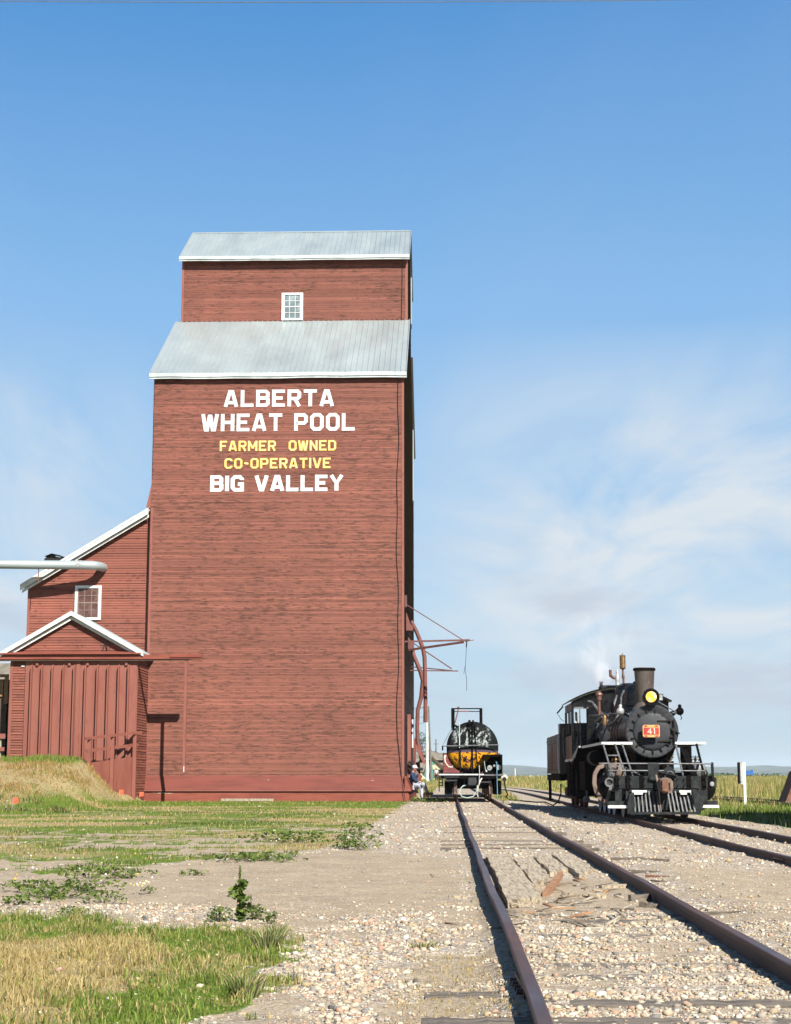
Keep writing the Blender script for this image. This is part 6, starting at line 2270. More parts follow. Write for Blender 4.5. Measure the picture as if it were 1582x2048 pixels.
for yc in (1.6, 8.6):
    trk = MB()
    for s in (-1, 1):
        trk.prism([(yc - 1.05, .40), (yc - .6, .66), (yc + .6, .66), (yc + 1.05, .40), (yc + .7, .24), (yc - .7, .24)], min(s * .90, s * 1.06), max(s * .90, s * 1.06), 'YZ')
        trk.box(min(s * .82, s * 1.12), max(s * .82, s * 1.12), yc - 1.1, yc - .75, .18, .72)
        trk.box(min(s * .82, s * 1.12), max(s * .82, s * 1.12), yc + .75, yc + 1.1, .18, .72)
    trk.box(-1.0, 1.0, yc - .25, yc + .25, .40, .80)
    trk.build('truck_frame', SO, tk_)
    for s in (-1, 1):
        for dy in (-.85, .85):
            wm = MB().lathe([(.43, s * .03), (.40, -s * .06), (.30, -s * .05), (.08, -s * .06), (.001, -s * .06)], (s * .70, yc + dy, .415), 'X', 26)
            wm.lathe([(.30, s * .03), (.001, s * .03)], (s * .70, yc + dy, .415), 'X', 26)
            wm.lathe([(.46, s * -.07), (.46, s * -.04), (.40, s * -.04)], (s * .70, yc + dy, .445), 'X', 26)
            wm.box(s * .70 - .055, s * .70 + .055, yc + dy - .405, yc + dy - .38, .2, .62)
            wm.build('wheel', M['rustpale'] if dy < 0 else M['rust'], tk_, smooth=35)
wl = MB()
wl.lathe([(.11, 0), (.13, .02), (.13, .08), (.06, .1)], (1.22, -.05, .84), 'Y', 16)
wl.build('end_lamp', M['cream_hose'], tk_, smooth=40)
MB().lathe([(.075, 0), (.085, .03), (.085, .10), (.06, .13)], (1.22, -.16, .78), 'Y', 16).build('lamp_glass', M['dark'], tk_, smooth=40)
ld2 = MB()
for x in (-1.33, -1.20):
    ld2.box(x - .02, x + .02, -.03, .0, .30 + (x + 1.33) * 1.6, 1.04)
for z in (.52, .64, .76):
    ld2.box(-1.33, -1.20, -.045, -.031, z, z + .03)
ld2.box(-1.29, -1.18, -.03, .03, .95, 1.12)
ld2.build('end_ladder', SO, tk_)
hs = MB()
hs.tube([(-.28, -.25, .55), (-.40, -.3, .52), (-.50, -.35, .42), (-.54, -.38, .26), (-.45, -.4, .12), (-.25, -.42, .06), (.0, -.4, .12), (.14, -.38, .35), (.16, -.36, .55)], .020, 8)
hs.build('hose', M['hose_pale'], tk_, smooth=60)
hs = MB()
hs.tube([(.24, -.1, 1.32), (.25, -.12, 1.0), (.24, -.14, .8), (.20, -.18, .5), (.17, -.25, .25)], .014, 8)
hs.build('hose', M['hose_pale'], tk_, smooth=60)
hs = MB()
hs.tube([(.34, -.2, .82), (.27, -.22, .72), (.20, -.25, .5), (.16, -.3, .2), (.18, -.32, .10)], [.03, .034, .016, .016, .024], 8)
hs.build('hose', M['cream_hose'], tk_, smooth=60)
hs = MB()
hs.tube([(.90, -.02, 1.46), (.93, -.06, 1.4), (.93, -.08, .9), (.94, -.1, .4), (.94, -.15, -.02)], .018, 8)
hs.build('hose', M['hose_blue'], tk_, smooth=60)

# black air hose lying on the ballast from the tank car to the tender
ho = thing('air_hose', 'black hose trailing over the ballast from tank car to tender', 'hose', (0, 0, 0))
a = Vector((1.02 + TS * TY0 + 1.22, TY0 - .1, .78))
x1_, y1_ = spot(1022, 1603, -.05)
pts = [a + Vector((0, 0, .05)), a + Vector((.03, -.02, -.25)), a + Vector((.12, -.1, -.50)), Vector((x1_ - .15, y1_ + 1.2, .15)), Vector((x1_, y1_ + .3, 0))]
for (px, py) in ((1032, 1603), (1050, 1603.5), (1072, 1604), (1090, 1603.6)):
    xx, yy = spot(px, py, -.06)
    pts.append(Vector((xx, yy, gz1(xx, yy) + .03)))
xt, yt = 5.23 + .032 * 59 - 1.15, 59.3
pts += [Vector((xt - .28, yt + .1, -.02)), Vector((xt - .10, yt, .12)), Vector((xt, yt, .40)), Vector((xt, yt, .75))]
MB().tube(pts, .026, 8).build('hose', M['soot'], ho, smooth=60)

# ------------------------------------------------------------------ people
def skinned(name, nodes, edges, mt, parent, subs=2):
    """grow one smooth skin round a skeleton; nodes: {key: ((x,y,z), radius)}"""
    keys = list(nodes)
    me = bpy.data.meshes.new(name + '_skeleton')
    me.from_pydata([nodes[k][0] for k in keys], [(keys.index(a), keys.index(b)) for a, b in edges], [])
    o = bpy.data.objects.new(name + '_skeleton', me)
    COL.objects.link(o)
    md = o.modifiers.new('Skin', 'SKIN')
    md.use_smooth_shade = True
    sv = me.skin_vertices[0].data
    for i, k in enumerate(keys):
        r = nodes[k][1]
        sv[i].radius = r if isinstance(r, tuple) else (r, r)
        sv[i].use_root = (i == 0)
    sb_ = o.modifiers.new('Sub', 'SUBSURF')
    sb_.levels = sb_.render_levels = subs
    dg_ = bpy.context.evaluated_depsgraph_get()
    m2 = bpy.data.meshes.new_from_object(o.evaluated_get(dg_))
    bpy.data.objects.remove(o)
    m2.name = name
    m2.materials.clear()
    m2.materials.append(mt)
    o2 = bpy.data.objects.new(name, m2)
    COL.objects.link(o2)
    o2.parent = parent
    return o2


def chain(*ks):
    return [(ks[i], ks[i + 1]) for i in range(len(ks) - 1)]


def hand(mb, wrist, d, up, s=1.0, curl=.5):
    """palm, four unequal bent fingers and a side thumb, grown from the wrist along d"""
    w_, d, up = Vector(wrist), Vector(d).normalized(), Vector(up).normalized()
    sd_ = d.cross(up).normalized()
    mb.tube([w_, w_ + d * .03 * s, w_ + d * .09 * s], [.024 * s, .036 * s, .034 * s], 8)
    for k, (off, ln) in enumerate(((-.027, .062), (-.009, .075), (.010, .070), (.027, .055))):
        b = w_ + d * .085 * s + sd_ * off * s
        p1 = b + (d * .5 + up * -.1 * curl) * ln * s
        p2 = p1 + (d * .45 - up * .8 * curl) * ln * s * .8
        mb.tube([b, p1, p2], [.0095 * s, .009 * s, .007 * s], 6)
    b = w_ + d * .035 * s - sd_ * .032 * s
    mb.tube([b, b + (d * .6 - sd_ * .7) * .035 * s, b + (d * 1.3 - sd_ * .9 - up * .3) * .045 * s], [.012 * s, .011 * s, .008 * s], 6)


def head(parent, c, face, r=.095, cap=None, hair=None):
    """skull with jaw, nose, ears, eyes and mouth; face = level direction looked in"""
    c, fd = Vector(c), Vector(face).normalized()
    sd_ = Vector((-fd.y, fd.x, 0))
    mb = MB()
    mb.ball(c, r, 16, 12, (.88, .98, 1.12))
    jaw = c + fd * r * .28 - Vector((0, 0, r * .55))
    mb.ball(jaw, r * .66, 12, 8, (1, 1, .85))
    nb_ = c + fd * r * .98 - Vector((0, 0, r * .12))
    mb.tube([nb_ + Vector((0, 0, r * .28)) - fd * r * .1, nb_ + fd * r * .16, nb_ - Vector((0, 0, r * .08)) - fd * .01], [r * .08, r * .14, r * .08], 6)
    for s in (-1, 1):
        mb.ball(c + sd_ * s * r * .90 - Vector((0, 0, r * .1)), r * .22, 8, 6, (.5, .8, 1.2))
    ho_ = mb.build('head', M['skin'], parent, smooth=60)
    ft = MB()
    for s in (-1, 1):
        ft.ball(c + fd * r * .86 + sd_ * s * r * .36 + Vector((0, 0, r * .06)), r * .10, 6, 4)
    ft.tube([c + fd * r * .88 + sd_ * r * .22 - Vector((0, 0, r * .55)), c + fd * r * .90 - sd_ * r * .22 - Vector((0, 0, r * .55))], r * .05, 5)
    ft.build('face_detail', M['brown'], ho_)
    if cap:
        cm = MB()
        cm.lathe([(r * 1.06, .0), (r * 1.06, r * .35), (r * .95, r * .8), (r * .6, r * 1.08), (.001, r * 1.2)], c + Vector((0, 0, r * .18)), 'Z', 18)
        b0 = c + Vector((0, 0, r * .22))
        vs = []
        for k in range(7):
            a = -1 + 2 * k / 6
            e = b0 + fd * r * (1.0 * math.cos(a)) + sd_ * r * 1.0 * math.sin(a)
            o_ = b0 + fd * r * (1.0 * math.cos(a) + .75 * math.cos(a)) + sd_ * r * .95 * math.sin(a) - Vector((0, 0, r * .2))
            vs += [e, o_, e + Vector((0, 0, .012)), o_ + Vector((0, 0, .010))]
        fs = []
        for k in range(6):
            a = k * 4
            fs += [(a, a + 1, a + 5, a + 4), (a + 2, a + 6, a + 7, a + 3), (a + 1, a + 3, a + 7, a + 5)]
        cm.add(vs, fs)
        cm.build('cap', cap, parent, smooth=50)
    if hair:
        hm = MB()
        hm.ball(c - fd * r * .16 + Vector((0, 0, r * .16)), r * 1.04, 14, 10, (.92, 1.0, 1.12))
        hm.build('hair', hair, parent, smooth=60)
    return ho_


# seated man against the elevator corner (local: x to the tracks, z up)
pm = thing('person', 'man in white cap, navy jacket and pale trousers sitting against the elevator', 'person', (-.02, 67.0, 0))
nodes = {'pel': ((.80, 0, .66), .13), 'wst': ((.75, 0, .84), (.13, .15)), 'ch': ((.70, 0, 1.03), (.13, .17)), 'nk': ((.735, -.01, 1.18), .055), 'hd': ((.78, -.02, 1.30), .07),
         'shL': ((.70, -.19, 1.11), .065), 'elL': ((.76, -.27, .88), .05), 'wrL': ((.96, -.25, .80), .032),
         'shR': ((.70, .19, 1.11), .065), 'elR': ((.85, .24, .92), .05), 'wrR': ((.93, .08, 1.08), .032),
         'hpL': ((.86, -.12, .64), .10), 'knL': ((1.06, -.38, .60), .068), 'anL': ((1.11, -.42, .12), .045),
         'hpR': ((.88, .12, .66), .10), 'knR': ((1.19, .20, .70), .068), 'anR': ((1.31, .18, .36), .045)}
skinned('body', nodes, chain('pel', 'wst', 'ch', 'nk', 'hd') + chain('ch', 'shL', 'elL', 'wrL') + chain('ch', 'shR', 'elR', 'wrR') + chain('pel', 'hpL', 'knL', 'anL') + chain('pel', 'hpR', 'knR', 'anR'), M['skin'], pm)
g = lambda ks, f: {k: (nodes[k][0], tuple(v * f for v in nodes[k][1]) if isinstance(nodes[k][1], tuple) else nodes[k][1] * f) for k in ks}
jk = g(('ch', 'wst', 'pel', 'shL', 'elL', 'wrL', 'shR', 'elR', 'wrR'), 1.28)
jk['nk'] = ((.725, -.005, 1.155), .075)
skinned('jacket', jk, chain('pel', 'wst', 'ch', 'nk') + chain('ch', 'shL', 'elL', 'wrL') + chain('ch', 'shR', 'elR', 'wrR'), M['navy'], pm)
tr_ = g(('pel', 'hpL', 'hpR', 'knL', 'knR', 'anL', 'anR'), 1.22)
tr_['anL'] = (nodes['anL'][0], .075)
tr_['anR'] = (nodes['anR'][0], .070)
skinned('trousers', tr_, chain('pel', 'hpL', 'knL', 'anL') + chain('pel', 'hpR', 'knR', 'anR'), M['jeans'], pm)
head(pm, (.80, -.03, 1.335), (.80, -.60, 0), .098, cap=M['capw'])
hm_ = MB()
hand(hm_, (.96, -.25, .80), (.9, .1, -.3), (0, 0, 1))
hand(hm_, (.93, .08, 1.08), (-.2, -.3, 1), (1, 0, 0), 1, .8)
hm_.build('hand', M['skin'], pm, smooth=60)
for (a, d_) in (((1.11, -.42, .05), (.20, -.10, 0)), ((1.34, .18, .30), (.23, -.02, .02))):
    a, d_ = Vector(a), Vector(d_)
    MB().tube([a - d_ * .35, a, a + d_ * .6, a + d_ * 1.0], [.045, .055, .045, .03], 10).build('shoe', M['shoe'], pm, smooth=60)

# standing man far behind, beside the station
x, y = spot(872.5, 1564, 0)
p2_ = thing('person', 'man in white shirt and dark trousers standing in the grass by the station', 'person', (x, y, gz1(x, y)))
K = 1.08
nd = {'pel': ((0, 0, .98), .13), 'wst': ((0, 0, 1.12), (.13, .10)), 'ch': ((.02, 0, 1.36), (.15, .12)), 'nk': ((.0, 0, 1.54), .055), 'hd': ((-.03, 0, 1.66), .08),
      'shL': ((-.19, 0, 1.46), .06), 'elL': ((-.24, .02, 1.18), .045), 'wrL': ((-.20, -.10, .98), .032),
      'shR': ((.20, 0, 1.46), .06), 'elR': ((.26, .02, 1.18), .045), 'wrR': ((.22, -.10, .96), .032),
      'hpL': ((-.09, 0, .92), .09), 'knL': ((-.10, -.02, .50), .06), 'anL': ((-.12, .02, .09), .042),
      'hpR': ((.09, 0, .92), .09), 'knR': ((.11, -.02, .50), .06), 'anR': ((.14, .02, .09), .042)}
nd = {k: ((v[0][0] * K, v[0][1] * K, v[0][2] * K), v[1]) for k, v in nd.items()}
e1 = chain('pel', 'wst', 'ch', 'nk', 'hd') + chain('ch', 'shL', 'elL', 'wrL') + chain('ch', 'shR', 'elR', 'wrR') + chain('pel', 'hpL', 'knL', 'anL') + chain('pel', 'hpR', 'knR', 'anR')
skinned('body', nd, e1, M['skin'], p2_, 1)
g2 = lambda ks, f: {k: (nd[k][0], tuple(v * f for v in nd[k][1]) if isinstance(nd[k][1], tuple) else nd[k][1] * f) for k in ks}
skinned('shirt', g2(('ch', 'wst', 'pel', 'shL', 'elL', 'shR', 'elR'), 1.3), chain('pel', 'wst', 'ch') + chain('ch', 'shL', 'elL') + chain('ch', 'shR', 'elR'), M['shirt_white'], p2_, 1)
skinned('trousers', g2(('pel', 'hpL', 'knL', 'anL', 'hpR', 'knR', 'anR'), 1.2), chain('pel', 'hpL', 'knL', 'anL') + chain('pel', 'hpR', 'knR', 'anR'), M['darkcloth'], p2_, 1)
head(p2_, (-.02, -.02, 1.80), (-.8, -.4, 0), .11, hair=M['hair'])
hm_ = MB()
hand(hm_, nd['wrL'][0], (0, -.3, -1), (0, 1, 0))
hand(hm_, nd['wrR'][0], (0, -.3, -1), (0, 1, 0))
hm_.build('hand', M['skin'], p2_, smooth=60)
for k in ('anL', 'anR'):
    a = Vector(nd[k][0])
    MB().tube([a + Vector((0, .06, -.05)), a + Vector((0, -.06, -.06)), a + Vector((0, -.17, -.07))], [.04, .045, .03], 8).build('shoe', M['darkcloth'], p2_, smooth=60)

# ------------------------------------------------------------------ things behind the tank car
def bp(px, py, Yw):
    """point of the survey photograph at world distance Yw -> x, z"""
    v = (1024 - py) / F_
    r = ((px - 791) / F_, CP - SP * v, SP + CP * v)
    t = Yw / r[1]
    return r[0] * t, CAM_H + r[2] * t


rc_ = thing('railcar', 'low red boarded railcar hidden behind the tank car', 'railcar', (1.10 + .0314 * 77 + .05, 77, .12), -math.atan(.0314))
mb = MB()
siding(mb, lambda z: -1.32, lambda z: 1.32, 1.05, 1.95, front(0), lip=.03, seed=30)
siding(mb, lambda z: 0, lambda z: 10, 1.05, 1.95, leftside(-1.32), lip=.03, seed=31)
siding(mb, lambda z: 0, lambda z: 10, 1.05, 1.95, rightside(1.32), lip=.03, seed=31)
mb.build('body', M['redcar'], rc_, fixn=False)
MB().box(-1.30, 1.30, .02, 9.98, .95, 1.94).build('floor', M['dark'], rc_)
MB().box(-1.2, 1.2, .1, 10, .6, .94).build('underframe', SO, rc_)
for yc in (1.5, 8.5):
    for s in (-1, 1):
        MB().lathe([(.41, -.06), (.41, .06)], (s * .72, yc, .41), 'X', 20).build('wheel', M['rust'], rc_)

SY = 330
st_ = thing('station_house', 'old railway station with shingled roof and cream gable beyond the tank car', 'station', (0, SY, 0))
xl, _ = bp(832, 1548, SY); xr, _ = bp(905, 1548, SY)
_, zr = bp(840, 1507, SY); _, ze = bp(840, 1541, SY)
MB().box(xl + .6, xr - .4, .8, 9.2, -1, ze).build('wall', M['cream_wall'], st_)
MB().prism([(-.3, ze - .3), (5, zr), (10.3, ze - .3), (10.3, ze - .15), (5, zr + .2), (-.3, ze - .15)], xl, xr, 'YZ').build('roof', M['shingle'], st_)
gxl, gz0 = bp(856, 1539, SY - 2); gxr, _ = bp(888, 1539, SY - 2); gxa, gza = bp(865, 1517, SY - 2)
MB().prism([(gxl, gz0), (gxa, gza), (gxr, gz0)], -1.2, 4).build('gable', M['cream_wall'], st_)
gr2 = MB()
gr2.prism([(gxl - .5, gz0 - .35), (gxa, gza), (gxa, gza + .45), (gxl - .6, gz0 + .05)], -1.7, 4.2)
gr2.prism([(gxr + .3, gz0 - .3), (gxa + .001, gza), (gxa + .001, gza + .45), (gxr + .5, gz0 + .05)], -1.7, 4.2)
gr2.build('gable_roof', M['brown'], st_)
cx0, cz0 = bp(864, 1501, SY + 4)
MB().add([(cx0 - 2.6, 1.5, zr - 1.3), (cx0 + 3.6, 1.5, zr - 1.3), (cx0 + 3.6, 8, zr - 1.3), (cx0 - 2.6, 8, zr - 1.3), (cx0, 4.5, cz0)], [(0, 1, 4), (1, 2, 4), (2, 3, 4), (3, 0, 4), (3, 2, 1, 0)]).build('hip_roof', M['shingle'], st_)
wx, wz = bp(866, 1526, SY - 2)
wmb = MB().box(wx - .35, wx + .35, -1.26, -1.21, wz - .35, wz + .35)
wmb.build('window', M['green_paint'], st_)
chx, chz = bp(857, 1492, SY + 2); _, chb = bp(857, 1507, SY + 2)
MB().box(chx - .42, chx + .42, 1.5, 2.4, chb - .6, chz - .15).build('chimney', M['brick'], st_)
MB().box(chx - .5, chx + .5, 1.42, 2.48, chz - .15, chz).build('chimney_cap', M['cream_wall'], st_)

gsx0, gsz0 = bp(847, 1557, 300); gsx1, gsz1 = bp(867, 1528, 300)
gs = thing('green_shed', 'small teal painted shed with sloping front beside the white pole', 'shed', (0, 300, 0))
MB().prism([(gsx0, -.4), (gsx0 + .45, gsz1), (gsx1 - .2, gsz1 - .3), (gsx1, gsz0 + 1), (gsx1, -.4)], 0, 2.4).build('wall', M['green_paint'], gs)
MB().box(gsx0 + .9, gsx0 + 1.5, -.05, -.005, -.3, gsz0 + 1.0).build('door', M['dark'], gs)
fx0, fz0 = bp(838.5, 1544, 260); fx1, fz1 = bp(851, 1558, 260)
sr_ = thing('stair_rail', 'cream stair railing seen low beyond the seated man', 'railing', (0, 260, 0))
MB().bar((fx0, 0, fz0), (fx1, 0, fz1), .12, .16).build('handrail', M['cream_hose'], sr_)
MB().box(fx0 - .08, fx0 + .08, -.06, .06, 0, fz0).build('post', M['cream_hose'], sr_)


def pole(name, label, px, ytop, Yw, r, mt, arms=(), lean=0.0, wires=()):
    x, zt = bp(px, ytop, Yw)
    z0 = gz1(x, Yw)
    t_ = thing(name, label, 'utility pole', (x, Yw, z0), 0, 'utility poles beyond the elevator')
    MB().tube([(lean, 0, -.2), (lean * .5, 0, (zt - z0) * .5), (0, 0, zt - z0)], [r * 1.25, r * 1.1, r * .8], 10).build('shaft', mt, t_, smooth=50)
    for (dz, a, b) in arms:
        MB().box(a, b, -.08, .08, zt - z0 - dz - .08, zt - z0 - dz + .08).build('crossarm', M['grey_pole'], t_)
    return t_, x, zt


P1, pxx, pzt = pole('utility_pole', 'tall white pole between the loading spouts and the tank car', 854, 1410, 237, .19, M['white_pole'], ((.35, -.55, .3),))
wmb = MB()
for i, (dz, sag) in enumerate(((.30, 1.2), (.42, 1.5), (1.7, 1.5), (2.6, 2.1))):
    wmb.tube([(-.5, 0, pzt - dz), (-8, 0, pzt - dz - sag * .7), (-20, 1, pzt - dz - sag)], .03, 4)
wmb.build('wire', M['grey_pole'], P1)
pole('utility_pole', 'slim dark pole leaning just right of the white pole', 857, 1412, 228, .13, M['grey_pole'], lean=.35)
pole('utility_pole', 'short dark pole rising behind the station roof', 872, 1478, 400, .17, M['grey_pole'], ((1.2, -.6, .6),))
pole('utility_pole', 'stubby pale post in the grass in front of the teal shed', 861.5, 1524, 245, .15, M['white_pole'])
pole('utility_pole', 'thin pale pole in the far field between tank car and tender', 1030, 1536, 520, .17, M['white_pole'], ((.3, -.5, .5),))
for px, lb in ((1061, 'left of two tiny white huts far across the field'), (1076, 'right of two tiny white huts far across the field')):
    x, _ = bp(px, 1553, 1100)
    z0 = gz1(x, 1100)
    h = thing('field_hut', lb, 'hut', (x, 1100, z0), 0, 'distant white field huts')
    MB().box(-.75, .75, 0, 2, 0, 1.5).build('wall', M['white'], h)
    MB().prism([(-.85, 1.5), (0, 2.1), (.85, 1.5)], -.1, 2.1).build('roof', M['galv'], h)

# white signal post and panel in the grass
X0, z0 = 13.80, 0
wp = thing('marker_post', 'white post with a narrow dark backed board in the grass', 'post', (X0, 65.2, gz1(X0, 65.2)))
MB().box(.0, .105, -.05, .05, -.1, 1.66).build('post', M['white'], wp)
bd_ = MB().add([(-.11, -.075, .80), (.0, -.055, .80), (.0, -.055, 1.68), (-.11, -.075, 1.68), (-.11, -.045, .80), (.0, -.025, .80), (.0, -.025, 1.68), (-.11, -.045, 1.68)], [(0, 1, 2, 3), (7, 6, 5, 4), (0, 4, 5, 1), (3, 2, 6, 7)])
bd_.build('board', M['silver'], wp)
MB().box(-.15, -.111, -.05, .30, .82, 1.66).build('board_back', M['dark'], wp)

sx_, sz_ = bp(1570, 1604, 64)
pl_ = thing('snow_plough', 'rusty brown railway plough blade at the right edge beyond the post', 'plough', (sx_, 64, -.05))
MB().prism([(0, .02), (.22, .55), (.50, 1.25), (1.5, 1.7), (3.2, 1.75), (3.2, .02)], 0, 1.2).build('blade', M['rust'], pl_)
MB().box(1.5, 3.1, 1.25, 3.6, .5, 2.0).build('body', M['brown'], pl_)
for yy in (1.8, 3.1):
    for xx in (1.7, 2.9):
        MB().lathe([(.42, -.06), (.42, .06)], (xx, yy, .44), 'X', 20).build('wheel', M['soot'], pl_)

bx_, bz_ = bp(1497, 1541, 280)
bm2 = thing('field_machine', 'small blue machine standing in the tall grass right of the white post', 'machine', (bx_, 280, gz1(bx_, 280)))
MB().box(-.62, .50, -.5, .6, bz_ - .75, bz_).build('cabin', M['bluepaint'], bm2)
MB().prism([(.5, bz_ - .75), (.66, bz_ - 1.4), (.72, bz_ + .1), (.5, bz_ + .1)], -.45, .5).build('hood', M['bluepaint'], bm2)
for xx in (-.35, .45):
    MB().lathe([(.42, -.1), (.42, .1)], (xx, -.3, .42), 'Y', 16).build('wheel', M['soot'], bm2)
MB().box(-.5, .5, -.3, .5, .4, bz_ - .74).build('chassis', M['grey_pole'], bm2)

# unseen building added outside the right edge, shaped to shade the grass
fs_ = thing('added_shade_shed', 'board shed added out of view to shade the grass right of the tracks', 'building', (11.75, 30.5, -.12))
MB().box(0, 7.4, 0, 12, 0, 4.6).build('wall', M['red'], fs_)
MB().prism([(-.3, 4.5), (3.7, 7.9), (7.7, 4.5), (7.7, 4.65), (3.7, 8.05), (-.3, 4.65)], -.3, 12.3).build('roof', M['galv'], fs_)
for yy in (2.5, 7):
    MB().box(-.04, -.005, yy, yy + 2.4, .1, 2.9).build('door', M['brown'], fs_)

# wire crossing high in front
_, za = bp(0, 7, 40); _, zb = bp(1582, 1.5, 40)
pts = []
for i in range(25):
    x = -60 + 120 * i / 24
    pts.append((x, 40, (za + zb) / 2 + (zb - za) / 19.3 * x + .0006 * x * x))
wt = thing('overhead_wire', 'thin dark cable crossing the sky at the very top', 'cable', (0, 0, 0))
MB().tube(pts, .0105, 5).build('wire', M['grey_pole'], wt)
for s, lb in ((-60, 'wooden pole carrying the cable, far left'), (60, 'wooden pole carrying the cable, far right')):
    t_ = thing('cable_pole', lb, 'utility pole', (s, 40, 0))
    zt = [p for p in pts if abs(p[0] - s) < 1][0][2]
    MB().tube([(0, 0, -.2), (0, 0, zt + .3)], [.16, .11], 10).build('shaft', M['grey_pole'], t_, smooth=50)


# ------------------------------------------------------------------ leafy things
def leaves(n, posf, size, seed, flat=.5):
    r = np.random.default_rng(seed)
    P = posf(r, n)
    d = r.normal(size=(n, 3)); d[:, 2] *= flat
    d /= np.linalg.norm(d, axis=1)[:, None]
    u = r.normal(size=(n, 3)); u -= (u * d).sum(1)[:, None] * d
    u /= np.linalg.norm(u, axis=1)[:, None]
    s = size * r.uniform(.6, 1.3, n)[:, None]
    V = np.stack([P - d * s * .5, P + u * s * .26 + d * s * .05, P + d * s * .55, P - u * s * .26 + d * s * .05], 1).reshape(-1, 3)
    F = np.array([(0, 1, 2, 3)])[None] + (np.arange(n) * 4)[:, None, None]
    tone = np.repeat(r.random(n), 4)
    return V, F.reshape(-1, 4), tone


def tree(name, label, x, y, h, R_, seed, crown_z=.62, group=None, n=2600, leaf=.30):
    t_ = thing(name, label, 'tree', (x, y, gz1(x, y)), 0, group)
    r = random.Random(seed)
    tr = MB()
    tr.tube([(0, 0, -.2), (.1, 0, h * .3), (.0, .1, h * .62)], [.05 * h * .5, .035 * h * .5, .015 * h * .5], 8)
    blobs = []
    for k in range(11):
        a = r.uniform(0, 2 * PI); q = r.uniform(.15, .75) * R_
        zz_ = h * crown_z + r.uniform(-.30, .30) * h
        blobs.append((math.cos(a) * q, math.sin(a) * q, zz_, r.uniform(.28, .52) * R_))
        tr.tube([(0, .05, h * .35), (math.cos(a) * q * .5, math.sin(a) * q * .5, (h * .4 + zz_) / 2), (math.cos(a) * q, math.sin(a) * q, zz_)], [.016 * h * .5, .010 * h * .5, .004 * h * .5], 5)
    tr.build('trunk', M['bark'], t_, smooth=50)
    B = np.array(blobs)
    def posf(rg, n):
        k = rg.integers(0, len(B), n)
        d = rg.normal(size=(n, 3)); d /= np.linalg.norm(d, axis=1)[:, None]
        rr = B[k, 3] * rg.uniform(.45, 1.05, n) ** .6
        return B[k, :3] + d * rr[:, None] * np.array([1, 1, .8])
    V, F, tn = leaves(n, posf, leaf, seed)
    rawmesh('crown', V, F, M['leaf_tree'], t_, tone=tn, nper=4)
    return t_


xt_, zt_ = bp(841, 1468, 420)
tree('broadleaf_tree', 'green tree standing beyond the station behind the loading spouts', xt_, 420, zt_ + .5, 3.2, 5)
xt_, zt_ = bp(866, 1497, 450)
tree('broadleaf_tree', 'small tree crown just showing over the station roof', xt_, 450, zt_ + .4, 1.8, 6, n=900)


# low scrub along the far edge of the plain (nobody could count it)
def scrubpos(rg, n):
    x = rg.uniform(60, 190, n)
    y = rg.uniform(430, 620, n)
    h = (.35 + 1.3 * sstep(fbm(x * .05, y * .02, 81), .42, .68)) * rg.uniform(0, 1, n) ** .7
    return np.stack([x, y, gz(x, y) + h * (x > 60)], 1)


V, F, tn = leaves(9000, scrubpos, .8, 77, 1.0)
o = rawmesh('scrub', V, F, M['leaf_tree'], tone=tn, nper=4)
tag(o, 'dark line of scrub along the far edge of the field', 'scrub', kind='stuff')


def weed(name, label, px, py, R_, h, n, seed, leaf=.05, mt='leaf', group='leafy weed clumps on the bare ground', z=0.0, cat='weed'):
    x, y = spot(px, py, z)
    t_ = thing(name, label, cat, (x, y, gz1(x, y)), 0, group)
    def posf(rg, n):
        a = rg.uniform(0, 2 * PI, n); q = R_ * .72 * rg.random(n) ** .55 * (1 + .3 * np.sin(a * 3 + seed))
        zz_ = h * rg.random(n) ** .8 * np.clip(1.1 - (q / (R_ * 1.2)) ** 2, .15, 1)
        return np.stack([np.cos(a) * q, np.sin(a) * q * .8, zz_ + .01], 1)
    V, F, tn = leaves(n, posf, leaf * .72, seed, .45)
    rawmesh('leaves', V, F, M[mt], t_, tone=tn, nper=4)
    r = random.Random(seed)
    st = MB()
    for k in range(max(3, n // 28)):
        a = r.uniform(0, 2 * PI); q = R_ * r.uniform(.2, .8)
        st.tube([(0, 0, -.01), (math.cos(a) * q * .6, math.sin(a) * q * .5, h * .4), (math.cos(a) * q, math.sin(a) * q * .8, h * r.uniform(.5, .9))], [.004, .003, .002], 4)
    st.build('stems', M['leaf'] if False else M['bark'], t_)
    return t_


# the tall weed in the middle of the verge
x, y = spot(478, 1842, 0)
tw = thing('tall_weed', 'tall leafy weed with a seed spike standing on the near verge', 'weed', (x, y, gz1(x, y)))
st = MB()
st.tube([(0, 0, -.02), (.006, 0, .15), (-.004, 0, .28), (.004, .0, .41)], [.007, .006, .004, .002], 6)
brs = []
rr2 = random.Random(4)
for k in range(13):
    a = rr2.uniform(0, 2 * PI); zz_ = .02 + .021 * k
    ln = (.13 - .007 * k) * rr2.uniform(.4, 1.3)
    tip = (math.cos(a) * ln, math.sin(a) * ln * .7, zz_ + ln * rr2.uniform(.25, .7))
    st.tube([(0, 0, zz_), (tip[0] * .5, tip[1] * .5, zz_ + (tip[2] - zz_) * .6), tip], [.003, .002, .0015], 4)
    brs.append(((0, 0, zz_), tip))
st.build('stem', M['leaf'], tw)
def posf(rg, n):
    k = rg.integers(0, len(brs), n)
    f = rg.random(n)[:, None] ** .7
    A = np.array([b[0] for b in brs])[k]; B = np.array([b[1] for b in brs])[k]
    return A + (B - A) * f + rg.normal(size=(n, 3)) * .010
V, F, tn = leaves(120, posf, .078, 15, .55)
rawmesh('leaves', V, F, M['leaf'], tw, tone=tn * .8, nper=4)
